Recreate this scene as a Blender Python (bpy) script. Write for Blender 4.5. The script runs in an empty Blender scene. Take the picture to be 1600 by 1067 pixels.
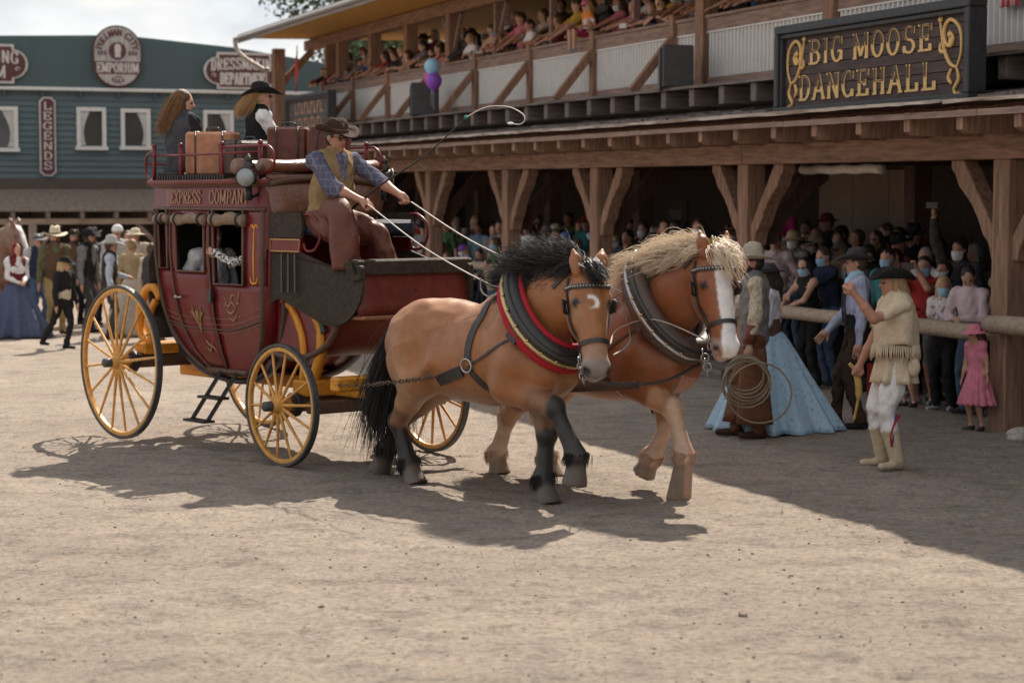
import bpy, bmesh, math, random
import numpy as np
from mathutils import Vector, Matrix, noise as mnoise
R = math.radians
rng = random.Random(7)
SC = bpy.context.scene
COL = SC.collection

# ------------------------------------------------------------------ camera, sky, sun, exposure
cam = bpy.data.cameras.new('camera')
cam_o = bpy.data.objects.new('camera', cam); COL.objects.link(cam_o)
cam.sensor_width = 36.0; cam.lens = 72.0; cam.clip_end = 2000.0; cam.clip_start = 0.1
cam_o.location = (0, 0, 2.25)
cam_o.rotation_euler = (R(90) - math.atan(221.5 / 3200.0), 0, 0)
cam.dof.use_dof = True; cam.dof.focus_distance = 16.0; cam.dof.aperture_fstop = 2.4
SC.camera = cam_o
# sun: a point 1 m up throws its shadow SHX, SHY metres along the ground
SHX, SHY = -0.27, -0.86
sun_el = math.atan2(1.0, math.hypot(SHX, SHY))
W = bpy.data.worlds.new('World'); SC.world = W; W.use_nodes = True
nt = W.node_tree; nt.nodes.clear()
n_out = nt.nodes.new('ShaderNodeOutputWorld'); n_bg = nt.nodes.new('ShaderNodeBackground')
n_sky = nt.nodes.new('ShaderNodeTexSky'); n_sky.sky_type = 'NISHITA'; n_sky.sun_disc = False
n_sky.sun_elevation = sun_el; n_sky.sun_rotation = math.atan2(-SHX, -SHY); n_sky.dust_density = 2.0
n_sky.altitude = 300
n_bg.inputs['Strength'].default_value = 0.10
# broken white cloud over the whole sky
n_tc = nt.nodes.new('ShaderNodeTexCoord'); n_map = nt.nodes.new('ShaderNodeMapping')
n_map.inputs['Scale'].default_value = (1.0, 1.0, 2.2)
n_no = nt.nodes.new('ShaderNodeTexNoise'); n_no.inputs['Scale'].default_value = 5.0
n_no.inputs['Detail'].default_value = 9.0; n_no.inputs['Roughness'].default_value = 0.55
n_rm = nt.nodes.new('ShaderNodeValToRGB'); n_rm.color_ramp.elements[0].position = 0.30; n_rm.color_ramp.elements[1].position = 0.50
n_no2 = nt.nodes.new('ShaderNodeTexNoise'); n_no2.inputs['Scale'].default_value = 11.0; n_no2.inputs['Detail'].default_value = 8.0
n_rm2 = nt.nodes.new('ShaderNodeValToRGB')
n_rm2.color_ramp.elements[0].position = 0.35; n_rm2.color_ramp.elements[0].color = (4.3, 4.6, 5.0, 1)
n_rm2.color_ramp.elements[1].position = 0.62; n_rm2.color_ramp.elements[1].color = (6.2, 6.15, 6.05, 1)
n_mx = nt.nodes.new('ShaderNodeMix'); n_mx.data_type = 'RGBA'
nt.links.new(n_tc.outputs['Generated'], n_map.inputs['Vector'])
for q in (n_no, n_no2): nt.links.new(n_map.outputs['Vector'], q.inputs['Vector'])
nt.links.new(n_no.outputs['Fac'], n_rm.inputs['Fac']); nt.links.new(n_no2.outputs['Fac'], n_rm2.inputs['Fac'])
nt.links.new(n_rm.outputs['Color'], n_mx.inputs['Factor'])
nt.links.new(n_sky.outputs['Color'], n_mx.inputs['A']); nt.links.new(n_rm2.outputs['Color'], n_mx.inputs['B'])
nt.links.new(n_mx.outputs['Result'], n_bg.inputs['Color']); nt.links.new(n_bg.outputs['Background'], n_out.inputs['Surface'])
sl = bpy.data.lights.new('sun', 'SUN'); sl.energy = 5.0; sl.angle = R(0.6); sl.color = (1.0, 0.915, 0.79)
so = bpy.data.objects.new('sun', sl); COL.objects.link(so)
so.rotation_euler = Vector((SHX, SHY, -1)).to_track_quat('-Z', 'Y').to_euler()
so.location = (5, 25, 30)
VS = SC.view_settings
SC.display_settings.display_device = 'sRGB'
VS.view_transform = 'Standard'; VS.look = 'None'; VS.gamma = 1.0; VS.use_curve_mapping = False; VS.exposure = 0.70
SC.render.engine = 'CYCLES'
SC.cycles.use_denoising = True
SC.cycles.max_bounces = 6; SC.cycles.diffuse_bounces = 3; SC.cycles.glossy_bounces = 3
SC.cycles.transparent_max_bounces = 8; SC.cycles.caustics_reflective = False; SC.cycles.caustics_refractive = False

# ------------------------------------------------------------------ materials
MATS = {}
def M(name, col, rough=0.75, var=0.14, scale=5.0, bump=0.25, bscale=60.0, metal=0.0, spec=0.3, coat=0.0,
      stretch=(1, 1, 1), col2=None, c2lo=0.45, c2hi=0.62, attr=None, sheen=0.0):
    if name in MATS: return MATS[name]
    m = bpy.data.materials.new(name); m.use_nodes = True
    t = m.node_tree; b = t.nodes['Principled BSDF']
    b.inputs['Roughness'].default_value = rough; b.inputs['Metallic'].default_value = metal
    b.inputs['Specular IOR Level'].default_value = spec
    if coat: b.inputs['Coat Weight'].default_value = coat; b.inputs['Coat Roughness'].default_value = 0.12
    if sheen: b.inputs['Sheen Weight'].default_value = sheen
    tc = t.nodes.new('ShaderNodeTexCoord'); mp = t.nodes.new('ShaderNodeMapping')
    mp.inputs['Scale'].default_value = stretch
    t.links.new(tc.outputs['Object'], mp.inputs['Vector'])
    n1 = t.nodes.new('ShaderNodeTexNoise'); n1.inputs['Scale'].default_value = scale; n1.inputs['Detail'].default_value = 6
    t.links.new(mp.outputs['Vector'], n1.inputs['Vector'])
    if attr:
        at_ = t.nodes.new('ShaderNodeAttribute'); at_.attribute_name = attr; base = at_.outputs['Color']
    else:
        rgb = t.nodes.new('ShaderNodeRGB'); rgb.outputs[0].default_value = (*col, 1); base = rgb.outputs[0]
    if col2:
        r2 = t.nodes.new('ShaderNodeValToRGB'); r2.color_ramp.elements[0].position = c2lo; r2.color_ramp.elements[1].position = c2hi
        t.links.new(n1.outputs['Fac'], r2.inputs['Fac'])
        mx = t.nodes.new('ShaderNodeMix'); mx.data_type = 'RGBA'
        t.links.new(r2.outputs['Color'], mx.inputs['Factor']); t.links.new(base, mx.inputs['A']); mx.inputs['B'].default_value = (*col2, 1)
        base = mx.outputs['Result']
    mr = t.nodes.new('ShaderNodeMapRange'); mr.inputs['From Min'].default_value = 0.3; mr.inputs['From Max'].default_value = 0.7
    mr.inputs['To Min'].default_value = 1 - var; mr.inputs['To Max'].default_value = 1 + var
    n2 = t.nodes.new('ShaderNodeTexNoise'); n2.inputs['Scale'].default_value = scale * 2.7; n2.inputs['Detail'].default_value = 7
    t.links.new(mp.outputs['Vector'], n2.inputs['Vector']); t.links.new(n2.outputs['Fac'], mr.inputs['Value'])
    mu = t.nodes.new('ShaderNodeMix'); mu.data_type = 'RGBA'; mu.blend_type = 'MULTIPLY'; mu.inputs['Factor'].default_value = 1
    t.links.new(base, mu.inputs['A']); t.links.new(mr.outputs['Result'], mu.inputs['B'])
    t.links.new(mu.outputs['Result'], b.inputs['Base Color'])
    if bump:
        n3 = t.nodes.new('ShaderNodeTexNoise'); n3.inputs['Scale'].default_value = bscale; n3.inputs['Detail'].default_value = 5
        t.links.new(mp.outputs['Vector'], n3.inputs['Vector'])
        bp = t.nodes.new('ShaderNodeBump'); bp.inputs['Strength'].default_value = bump; bp.inputs['Distance'].default_value = 0.02
        t.links.new(n3.outputs['Fac'], bp.inputs['Height']); t.links.new(bp.outputs['Normal'], b.inputs['Normal'])
    MATS[name] = m
    return m

def wood(name, col, axis='x', var=0.28, rough=0.8, bump=0.35, col2=None):
    st = {'x': (0.12, 1, 1), 'y': (1, 0.12, 1), 'z': (1, 1, 0.12)}[axis]
    return M(name, col, rough=rough, var=var, scale=9.0, bump=bump, bscale=45.0, stretch=st, col2=col2, spec=0.2)

def cloth(name, col, var=0.12, rough=0.9, col2=None, scale=7.0, c2lo=0.5, c2hi=0.56):
    return M(name, col, rough=rough, var=var, scale=scale, bump=0.9, bscale=14.0, spec=0.12, col2=col2, c2lo=c2lo, c2hi=c2hi)

# ------------------------------------------------------------------ mesh builder
def nrm(v):
    v = Vector(v); return v.normalized() if v.length > 1e-9 else Vector((0, 0, 1))

class MB:
    def __init__(s): s.v = []; s.f = []; s.m = []; s.sm = []
    def add(s, vs, fs, m=0, smooth=False):
        o = len(s.v); s.v.extend([tuple(p) for p in vs])
        for f in fs: s.f.append([o + i for i in f]); s.m.append(m); s.sm.append(smooth)
        return s
    BF = [(0, 3, 2, 1), (4, 5, 6, 7), (0, 1, 5, 4), (1, 2, 6, 5), (2, 3, 7, 6), (3, 0, 4, 7)]
    def box(s, x0, x1, y0, y1, z0, z1, m=0):
        return s.add([(x0, y0, z0), (x1, y0, z0), (x1, y1, z0), (x0, y1, z0), (x0, y0, z1), (x1, y0, z1), (x1, y1, z1), (x0, y1, z1)], s.BF, m)
    def bar(s, a, b, w, h, up=(0, 0, 1), m=0, w2=None, h2=None):
        a = Vector(a); b = Vector(b); d = (b - a).normalized(); up = Vector(up)
        sd = d.cross(up)
        if sd.length < 1e-4: sd = d.cross(Vector((1, 0, 0)))
        sd.normalize(); u = sd.cross(d).normalized()
        w2 = w if w2 is None else w2; h2 = h if h2 is None else h2
        P = []
        for p, ww, hh in ((a, w, h), (b, w2, h2)):
            for i, j in ((-1, -1), (1, -1), (1, 1), (-1, 1)): P.append(p + sd * (i * ww / 2) + u * (j * hh / 2))
        return s.add(P, [(0, 3, 2, 1), (4, 5, 6, 7), (0, 1, 5, 4), (1, 2, 6, 5), (2, 3, 7, 6), (3, 0, 4, 7)], m)
    def tube(s, pts, r, n=8, m=0, closed=False, caps=True, flat=None, smooth=True, up=None):
        """tube along pts; r a number or a list; flat=(axis, f) squeezes the section along an axis"""
        pts = [Vector(p) for p in pts]; k = len(pts)
        rs = [r] * k if not hasattr(r, '__len__') else list(r)
        prev = None; P = []
        for i, p in enumerate(pts):
            if closed: d = pts[(i + 1) % k] - pts[i - 1]
            else: d = pts[min(i + 1, k - 1)] - pts[max(i - 1, 0)]
            d = nrm(d)
            if up is not None:
                a = d.cross(Vector(up)); a = nrm(a) if a.length > 1e-4 else nrm(d.cross(Vector((1, 0, 0.01))))
            elif prev is None:
                a = d.cross(Vector((0, 0, 1)))
                if a.length < 0.1: a = d.cross(Vector((1, 0, 0)))
                a.normalize()
            else:
                a = prev - d * prev.dot(d); a = nrm(a)
            prev = a; b = d.cross(a)
            fa, fb = (1, 1) if flat is None else flat
            for j in range(n):
                t = 2 * math.pi * j / n + (math.pi / n if n == 4 else 0)
                P.append(p + (a * (math.cos(t) * fa) + b * (math.sin(t) * fb)) * rs[i])
        F = []
        for i in range(k if closed else k - 1):
            q = (i + 1) % k
            for j in range(n):
                j2 = (j + 1) % n; F.append((i * n + j, i * n + j2, q * n + j2, q * n + j))
        if caps and not closed:
            F.append(tuple(range(n - 1, -1, -1))); F.append(tuple((k - 1) * n + j for j in range(n)))
        return s.add(P, F, m, smooth)
    def lathe(s, prof, n=16, mat=None, m=0, smooth=True, sx=1, sy=1, fz=None, a0=0, a1=2 * math.pi):
        """profile of (radius, z) about z; fz(x, y, r, z) may bend z"""
        full = abs(a1 - a0 - 2 * math.pi) < 1e-6; c = n if full else n + 1
        P = []
        for r, z in prof:
            for j in range(c):
                t = a0 + (a1 - a0) * j / n; x = math.cos(t) * r * sx; y = math.sin(t) * r * sy
                zz = fz(x, y, r, z) if fz else z
                p = Vector((x, y, zz)); P.append(mat @ p if mat else p)
        F = []
        for i in range(len(prof) - 1):
            for j in range(n):
                j2 = (j + 1) % c; F.append((i * c + j, i * c + j2, (i + 1) * c + j2, (i + 1) * c + j))
        return s.add(P, F, m, smooth)
    def ball(s, c, r, n=12, k=8, m=0, mat=None):
        rx, ry, rz = (r, r, r) if not hasattr(r, '__len__') else r
        c = Vector(c); P = []
        for i in range(k + 1):
            a = math.pi * i / k
            for j in range(n):
                t = 2 * math.pi * j / n
                q = Vector((rx * math.sin(a) * math.cos(t), ry * math.sin(a) * math.sin(t), rz * math.cos(a)))
                if mat is not None: q = mat @ q
                P.append(c + q)
        F = [(i * n + j, (i + 1) * n + j, (i + 1) * n + (j + 1) % n, i * n + (j + 1) % n) for i in range(k) for j in range(n)]
        return s.add(P, F, m, True)
    def prism(s, poly, fn, d0, d1, m=0, smooth=False):
        """poly: 2-D outline; fn(u, v, d) -> point"""
        n = len(poly)
        P = [fn(u, v, d0) for u, v in poly] + [fn(u, v, d1) for u, v in poly]
        F = [tuple(range(n - 1, -1, -1)), tuple(range(n, 2 * n))]
        s.add(P, F, m, False)
        o = len(s.v) - 2 * n
        for i in range(n):
            j = (i + 1) % n; s.f.append([o + i, o + j, o + n + j, o + n + i]); s.m.append(m); s.sm.append(smooth)
        return s
    def grid(s, rows, m=0, smooth=True, skip=None):
        nr = len(rows); nc = len(rows[0]); P = [p for r in rows for p in r]; F = []
        for i in range(nr - 1):
            for j in range(nc - 1):
                if skip and skip(i, j): continue
                F.append((i * nc + j, i * nc + j + 1, (i + 1) * nc + j + 1, (i + 1) * nc + j))
        return s.add(P, F, m, smooth)
    def mesh(s, name, mats, fix=True):
        me = bpy.data.meshes.new(name); me.from_pydata(s.v, [], s.f)
        for m in (mats if isinstance(mats, (list, tuple)) else [mats]): me.materials.append(m)
        me.polygons.foreach_set('material_index', s.m); me.polygons.foreach_set('use_smooth', s.sm)
        if fix:
            bm = bmesh.new(); bm.from_mesh(me); bmesh.ops.recalc_face_normals(bm, faces=bm.faces); bm.to_mesh(me); bm.free()
        me.update()
        return me
    def build(s, name, mats, parent=None, fix=True, bevel=0.0, solid=0.0, **kw):
        return link(name, s.mesh(name, mats, fix), parent, bevel, solid, **kw)

def link(name, me, parent=None, bevel=0.0, solid=0.0, loc=None, rz=None, mat=None, label=None, cat=None, group=None, kind=None):
    o = bpy.data.objects.new(name, me); COL.objects.link(o)
    if parent is not None: o.parent = parent
    if mat is not None: o.matrix_local = mat
    else:
        if loc is not None: o.location = loc
        if rz is not None: o.rotation_euler = (0, 0, rz)
    if bevel:
        b = o.modifiers.new('edge', 'BEVEL'); b.width = bevel; b.segments = 1; b.limit_method = 'ANGLE'
    if solid:
        d = o.modifiers.new('skin', 'SOLIDIFY'); d.thickness = abs(solid); d.offset = -1 if solid > 0 else 1
    return tag(o, label, cat, group, kind)
def tag(o, label=None, cat=None, group=None, kind=None):
    if label: o['label'] = label
    if cat: o['category'] = cat
    if group: o['group'] = group
    if kind: o['kind'] = kind
    return o
def empty(name, loc=(0, 0, 0), rz=0.0, label=None, cat=None, group=None, mat=None):
    o = bpy.data.objects.new(name, None); COL.objects.link(o); o.empty_display_size = 0.2
    if mat is not None: o.matrix_world = mat
    else: o.location = loc; o.rotation_euler = (0, 0, rz)
    return tag(o, label, cat, group)
def box(name, x0, x1, y0, y1, z0, z1, mat, parent=None, bevel=0.0, **kw):
    return MB().box(x0, x1, y0, y1, z0, z1).build(name, mat, parent, fix=False, bevel=bevel, **kw)
def bez(p, q, r, s_, n=12):
    p, q, r, s_ = map(Vector, (p, q, r, s_)); out = []
    for i in range(n + 1):
        t = i / n; out.append(p * (1 - t) ** 3 + q * 3 * t * (1 - t) ** 2 + r * 3 * t * t * (1 - t) + s_ * t ** 3)
    return out
def spline(pts, sub=6, closed=False):
    """Catmull-Rom through pts"""
    P = [Vector(p) for p in pts]; n = len(P); out = []
    for i in range(n if closed else n - 1):
        g = lambda k: P[k % n] if closed else P[max(0, min(n - 1, k))]
        a, b, c, d = g(i - 1), g(i), g(i + 1), g(i + 2)
        for j in range(sub):
            t = j / sub
            out.append(0.5 * ((2 * b) + (c - a) * t + (2 * a - 5 * b + 4 * c - d) * t * t + (3 * b - a - 3 * c + d) * t ** 3))
    if not closed: out.append(P[-1])
    return out

# ------------------------------------------------------------------ slab-serif lettering built as thin raised strokes
def _arc(cx, cy, rx, ry, a0, a1, n=9):
    return [(cx + rx * math.cos(R(a0 + (a1 - a0) * i / n)), cy + ry * math.sin(R(a0 + (a1 - a0) * i / n))) for i in range(n + 1)]
GL = {
 'A': ([[(.08, 0), (.5, 1)], [(.5, 1), (.92, 0)], [(.25, .34), (.75, .34)]], [(.08, 0), (.92, 0)]),
 'B': ([[(.2, 0), (.2, 1)], [(.2, .97)] + _arc(.5, .755, .32, .215, 90, -90) + [(.2, .54)], [(.2, .5)] + _arc(.52, .265, .36, .235, 90, -90) + [(.2, .03)]], [(.14, 0), (.14, 1)]),
 'C': ([_arc(.5, .5, .4, .48, 45, 315, 16), [(.85, .98), (.85, .68)], [(.85, .02), (.85, .3)]], []),
 'D': ([[(.2, 0), (.2, 1)], [(.2, .97)] + _arc(.45, .5, .42, .47, 90, -90, 14) + [(.2, .03)]], [(.14, 0), (.14, 1)]),
 'E': ([[(.2, 0), (.2, 1)], [(.2, .96), (.85, .96)], [(.2, .5), (.62, .5)], [(.2, .04), (.85, .04)], [(.85, 1), (.85, .74)], [(.85, 0), (.85, .26)], [(.62, .62), (.62, .38)]], [(.14, 0), (.14, 1)]),
 'G': ([_arc(.5, .5, .4, .48, 45, 345, 18), [(.85, .98), (.85, .68)], [(.88, .42), (.88, .06)], [(.58, .42), (.98, .42)]], []),
 'H': ([[(.2, 0), (.2, 1)], [(.8, 0), (.8, 1)], [(.2, .5), (.8, .5)]], [(.2, 0), (.2, 1), (.8, 0), (.8, 1)]),
 'I': ([[(.5, 0), (.5, 1)]], [(.5, 0), (.5, 1)]),
 'K': ([[(.2, 0), (.2, 1)], [(.25, .42), (.85, 1)], [(.42, .6), (.88, 0)]], [(.2, 0), (.2, 1), (.85, 1), (.88, 0)]),
 'L': ([[(.25, 0), (.25, 1)], [(.25, .04), (.88, .04)], [(.88, 0), (.88, .32)]], [(.25, 1), (.18, 0)]),
 'M': ([[(.12, 0), (.12, 1)], [(.12, 1), (.5, .12)], [(.5, .12), (.88, 1)], [(.88, 0), (.88, 1)]], [(.12, 0), (.1, 1), (.88, 0), (.9, 1)]),
 'N': ([[(.16, 0), (.16, 1)], [(.16, 1), (.84, 0)], [(.84, 0), (.84, 1)]], [(.16, 0), (.12, 1), (.84, 1)]),
 'O': ([_arc(.5, .5, .4, .48, 0, 360, 22)], []),
 'P': ([[(.2, 0), (.2, 1)], [(.2, .97)] + _arc(.5, .72, .35, .25, 90, -90) + [(.2, .47)]], [(.2, 0), (.14, 1)]),
 'R': ([[(.2, 0), (.2, 1)], [(.2, .97)] + _arc(.5, .74, .34, .23, 90, -90) + [(.2, .51)], [(.5, .5), (.86, 0)]], [(.2, 0), (.14, 1), (.88, 0)]),
 'S': ([_arc(.5, .74, .34, .24, 40, 250, 10) + _arc(.5, .26, .36, .24, 80, -140, 12), [(.82, .98), (.82, .72)], [(.16, .02), (.16, .28)]], []),
 'T': ([[(.5, 0), (.5, 1)], [(.08, .96), (.92, .96)], [(.08, 1), (.08, .72)], [(.92, 1), (.92, .72)]], [(.5, 0)]),
 'U': ([[(.18, 1), (.18, .32)] + _arc(.5, .32, .32, .3, 180, 360, 10) + [(.82, 1)]], [(.18, 1), (.82, 1)]),
 'V': ([[(.08, 1), (.5, 0)], [(.5, 0), (.92, 1)]], [(.08, 1), (.92, 1)]),
 'X': ([[(.12, 0), (.88, 1)], [(.12, 1), (.88, 0)]], [(.12, 0), (.88, 0), (.12, 1), (.88, 1)]),
 'Y': ([[(.08, 1), (.5, .45)], [(.92, 1), (.5, .45)], [(.5, 0), (.5, .45)]], [(.08, 1), (.92, 1), (.5, 0)]),
}
def glyph(mb, ch, fn, w, h, pen=(.2, .085), depth=0.006, ser=.17, m=0, ymin=None, base=0.0):
    """fn(u, v, d): letter plane -> point, u to the right, v up, d out of the board"""
    if ch not in GL: return
    st, sf = GL[ch]; k = 0
    def seg(pl, pw, ph):
        nonlocal k
        L = []; Rr = []
        for i, p in enumerate(pl):
            a = pl[max(0, i - 1)]; b = pl[min(len(pl) - 1, i + 1)]
            if pl[0] == pl[-1] and len(pl) > 4:
                a = pl[i - 1] if i > 0 else pl[-2]; b = pl[i + 1] if i < len(pl) - 1 else pl[1]
            dx, dy = (b[0] - a[0]) * w, (b[1] - a[1]) * h; l = math.hypot(dx, dy) or 1
            nx, ny = -dy / l, dx / l
            L.append((p[0] * w + nx * pw * h * .5, p[1] * h + ny * ph * h * .5)); Rr.append((p[0] * w - nx * pw * h * .5, p[1] * h - ny * ph * h * .5))
        n = len(pl); d = base + depth + k * 0.0004; k += 1
        P = [fn(*q, d) for q in L] + [fn(*q, d) for q in Rr] + [fn(*q, base) for q in L] + [fn(*q, base) for q in Rr]
        F = []
        for i in range(n - 1):
            F.append((i, i + 1, n + i + 1, n + i)); F.append((i, 2 * n + i, 2 * n + i + 1, i + 1)); F.append((n + i, n + i + 1, 3 * n + i + 1, 3 * n + i))
        mb.add(P, F, m)
    for pl in st:
        if ymin is not None:
            q = [p for p in pl if p[1] >= ymin]
            if len(q) < 2:
                if len(pl) == 2 and max(pl[0][1], pl[1][1]) > ymin and abs(pl[0][1] - pl[1][1]) > .2:
                    a, b = sorted(pl, key=lambda p: p[1]); t = (ymin - a[1]) / (b[1] - a[1])
                    q = [(a[0] + (b[0] - a[0]) * t, ymin), b]
                else: continue
            pl = q
        seg(pl, pen[0], pen[1])
    if ymin is None:
        for x, y in sf:
            yy = .035 if y < .5 else .965
            s2 = ser * h / w
            seg([(x - s2, yy), (x + s2, yy)], pen[0], .075)
def word(mb, text, fn, u0, u1, v0, h, gap=.12, narrow=('I',), **kw):
    ws = [0.5 if c in narrow else (.45 if c == ' ' else (1.25 if c == 'M' else 1.0)) for c in text]
    tot = sum(ws) + gap * (len(text) - 1); unit = (u1 - u0) / tot; u = u0
    for c, w_ in zip(text, ws):
        glyph(mb, c, (lambda a, b, d, uu=u: fn(uu + a, v0 + b, d)), w_ * unit, h, **kw)
        u += (w_ + gap) * unit
# ================================================================== ground
def vnoise(X, Y, seed=0):
    xi = np.floor(X).astype(np.int64); yi = np.floor(Y).astype(np.int64); fx = X - xi; fy = Y - yi
    def h(a, b):
        n = (a * 374761393 + b * 668265263 + seed * 974711) & 0x7fffffff
        n = ((n ^ (n >> 13)) * 1274126177) & 0x7fffffff
        return ((n ^ (n >> 16)) & 0xffff) / 65535.0
    sx = fx * fx * (3 - 2 * fx); sy = fy * fy * (3 - 2 * fy)
    return (h(xi, yi) * (1 - sx) + h(xi + 1, yi) * sx) * (1 - sy) + (h(xi, yi + 1) * (1 - sx) + h(xi + 1, yi + 1) * sx) * sy
_hr = random.Random(41)
HOOFS = []
for _ in range(230):
    _y = 9.0 + 14 * _hr.random(); HOOFS.append(((_hr.random() - .5) * .5 * _y, _y, .055 + .02 * _hr.random()))
def ground_z(X, Y):
    Z = 0.020 * (vnoise(X * 1.3, Y * 1.3, 1) - .5) + 0.016 * (vnoise(X * 3.7, Y * 3.7, 2) - .5) + 0.015 * (vnoise(X * 8.3, Y * 8.3, 3) - .5) + 0.013 * (vnoise(X * 17, Y * 17, 4) - .5)
    c, s_ = math.cos(R(-49.52)), math.sin(R(-49.52)); dx, dy = X + 3.08, Y - 19.76; lx, ly = dx * c + dy * s_, -dx * s_ + dy * c      # ruts left behind the coach wheels
    for y0 in (-.8, .8): Z = Z - .022 * np.exp(-((ly - y0) / .035) ** 2) * (lx < 2.6) * (.5 + vnoise(lx * 3, ly * 0 + y0, 6))
    for hx, hy, hr in HOOFS: Z = Z - .020 * np.exp(-(((X - hx) ** 2 + (Y - hy) ** 2) / hr ** 2) ** 2)
    return Z
gx = np.concatenate([np.array([-600, -200, -80, -40, -25, -16, -12]), np.arange(-8, -5, .15), np.arange(-5, 5.5, .045), np.arange(5.5, 9, .2), np.array([12, 16, 25, 40, 80, 200, 600])])
gy = np.concatenate([np.array([-300, -80, -30, -10, 0, 4]), np.arange(7.5, 19.5, .045), np.arange(19.5, 22, .1), np.arange(22, 38, .3), np.array([40, 45, 55, 70, 100, 200, 500, 1200])])
GX, GY = np.meshgrid(gx, gy); GZ = ground_z(GX, GY)
GZ[(GX < -9) | (GX > 9) | (GY < 7) | (GY > 37)] = 0
gm = MB()
gm.v = list(zip(GX.ravel().tolist(), GY.ravel().tolist(), GZ.ravel().tolist()))
nc = len(gx)
gm.f = [[i * nc + j, i * nc + j + 1, (i + 1) * nc + j + 1, (i + 1) * nc + j] for i in range(len(gy) - 1) for j in range(nc - 1)]
gm.m = [0] * len(gm.f); gm.sm = [True] * len(gm.f)
def ground_mat():
    m = bpy.data.materials.new('trodden_sand'); m.use_nodes = True; t = m.node_tree; b = t.nodes['Principled BSDF']
    b.inputs['Roughness'].default_value = 0.95; b.inputs['Specular IOR Level'].default_value = 0.15
    tc = t.nodes.new('ShaderNodeTexCoord')
    def noise(sc, det=8, ro=.6, st=(1, 1, 1)):
        mp = t.nodes.new('ShaderNodeMapping'); mp.inputs['Scale'].default_value = st
        t.links.new(tc.outputs['Object'], mp.inputs['Vector'])
        n = t.nodes.new('ShaderNodeTexNoise'); n.inputs['Scale'].default_value = sc; n.inputs['Detail'].default_value = det; n.inputs['Roughness'].default_value = ro
        t.links.new(mp.outputs['Vector'], n.inputs['Vector']); return n.outputs['Fac']
    def ramp(f, stops):
        r = t.nodes.new('ShaderNodeValToRGB'); e = r.color_ramp.elements
        while len(e) < len(stops): e.new(0.5)
        for q, (p, c) in zip(e, stops): q.position = p; q.color = (*c, 1)
        t.links.new(f, r.inputs['Fac']); return r.outputs['Color']
    def mix(a, b_, f, mode='MIX'):
        x = t.nodes.new('ShaderNodeMix'); x.data_type = 'RGBA'; x.blend_type = mode
        t.links.new(a, x.inputs['A']); t.links.new(b_, x.inputs['B'])
        if isinstance(f, float): x.inputs['Factor'].default_value = f
        else: t.links.new(f, x.inputs['Factor'])
        return x.outputs['Result']
    big = ramp(noise(.35, 6), [(.3, (.288, .235, .195)), (.7, (.376, .312, .259))])
    mid = ramp(noise(3.2, 10, .74, (.7, 1, 1)), [(.34, (.66, .66, .67)), (.5, (1, 1, 1)), (.66, (1.13, 1.11, 1.08))])
    fine = ramp(noise(22, 10, .78), [(.34, (.52, .505, .495)), (.5, (1, 1, 1)), (.66, (1.3, 1.29, 1.27))])
    grit = ramp(noise(120, 3, .6), [(.27, (.42, .41, .4)), (.36, (1, 1, 1)), (.72, (1.1, 1.1, 1.1))])
    c = mix(big, mid, 1.0, 'MULTIPLY'); c = mix(c, fine, 1.0, 'MULTIPLY'); c = mix(c, grit, .8, 'MULTIPLY')
    t.links.new(c, b.inputs['Base Color'])
    h = mix(noise(9, 9, .75), noise(60, 6, .75), .5)
    bp = t.nodes.new('ShaderNodeBump'); bp.inputs['Strength'].default_value = .9; bp.inputs['Distance'].default_value = .06
    t.links.new(h, bp.inputs['Height']); t.links.new(bp.outputs['Normal'], b.inputs['Normal'])
    return m
GROUND_M = ground_mat()
gm.build('ground', GROUND_M, fix=False, kind='structure')
stone_m = M('stone', (.24, .19, .155), rough=.9, var=.3, scale=30)
pm = MB(); r_ = random.Random(3)
def pebble(mb, x, y, s, rr):
    a = rr.random() * 6.28; z = float(ground_z(np.array(x), np.array(y)))
    P = []
    for k in range(5):
        t = a + k * 1.2566; q = s * (.75 + .5 * rr.random()); P.append((x + math.cos(t) * q, y + math.sin(t) * q * .8, z - .2 * s + .25 * s * rr.random()))
    for k in range(5):
        t = a + .5 + k * 1.2566; q = s * (.4 + .4 * rr.random()); P.append((x + math.cos(t) * q, y + math.sin(t) * q * .8, z + s * (.5 + .3 * rr.random())))
    F = [(k, (k + 1) % 5, 5 + (k + 1) % 5, 5 + k) for k in range(5)] + [(5, 6, 7, 8, 9)]
    mb.add(P, F, 0, False)
for _ in range(2200):
    y = 8.5 + 16 * r_.random() ** 1.5; x = (r_.random() - .5) * .56 * y
    pebble(pm, x, y, .0035 + .010 * r_.random() ** 3.5, r_)
pm.build('gravel', stone_m, fix=False, kind='stuff', label='small grit and pebbles scattered over the sandy street', cat='gravel')
for (x, y, s) in [(-1.05, 11.17, .026), (-1.02, 13.95, .02), (1.25, 10.95, .030), (-.24, 10.37, .022), (1.19, 10.2, .018), (-2.72, 15.3, .022), (1.68, 12.2, .022), (-1.4, 12.4, .02),
                  (2.6, 13.4, .02), (.3, 13.1, .015), (.75, 12.5, .017), (-3.2, 12.0, .018), (2.2, 11.4, .018), (1.05, 14.2, .02), (.05, 12.0, .014)]:
    q = MB(); pebble(q, 0, 0, s, r_)
    q.build('loose_stone', stone_m, fix=False, loc=(x, y, float(ground_z(np.array(x), np.array(y)))), label='dark loose stone lying on the sandy street', cat='stone', group='loose stones on the street')

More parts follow.
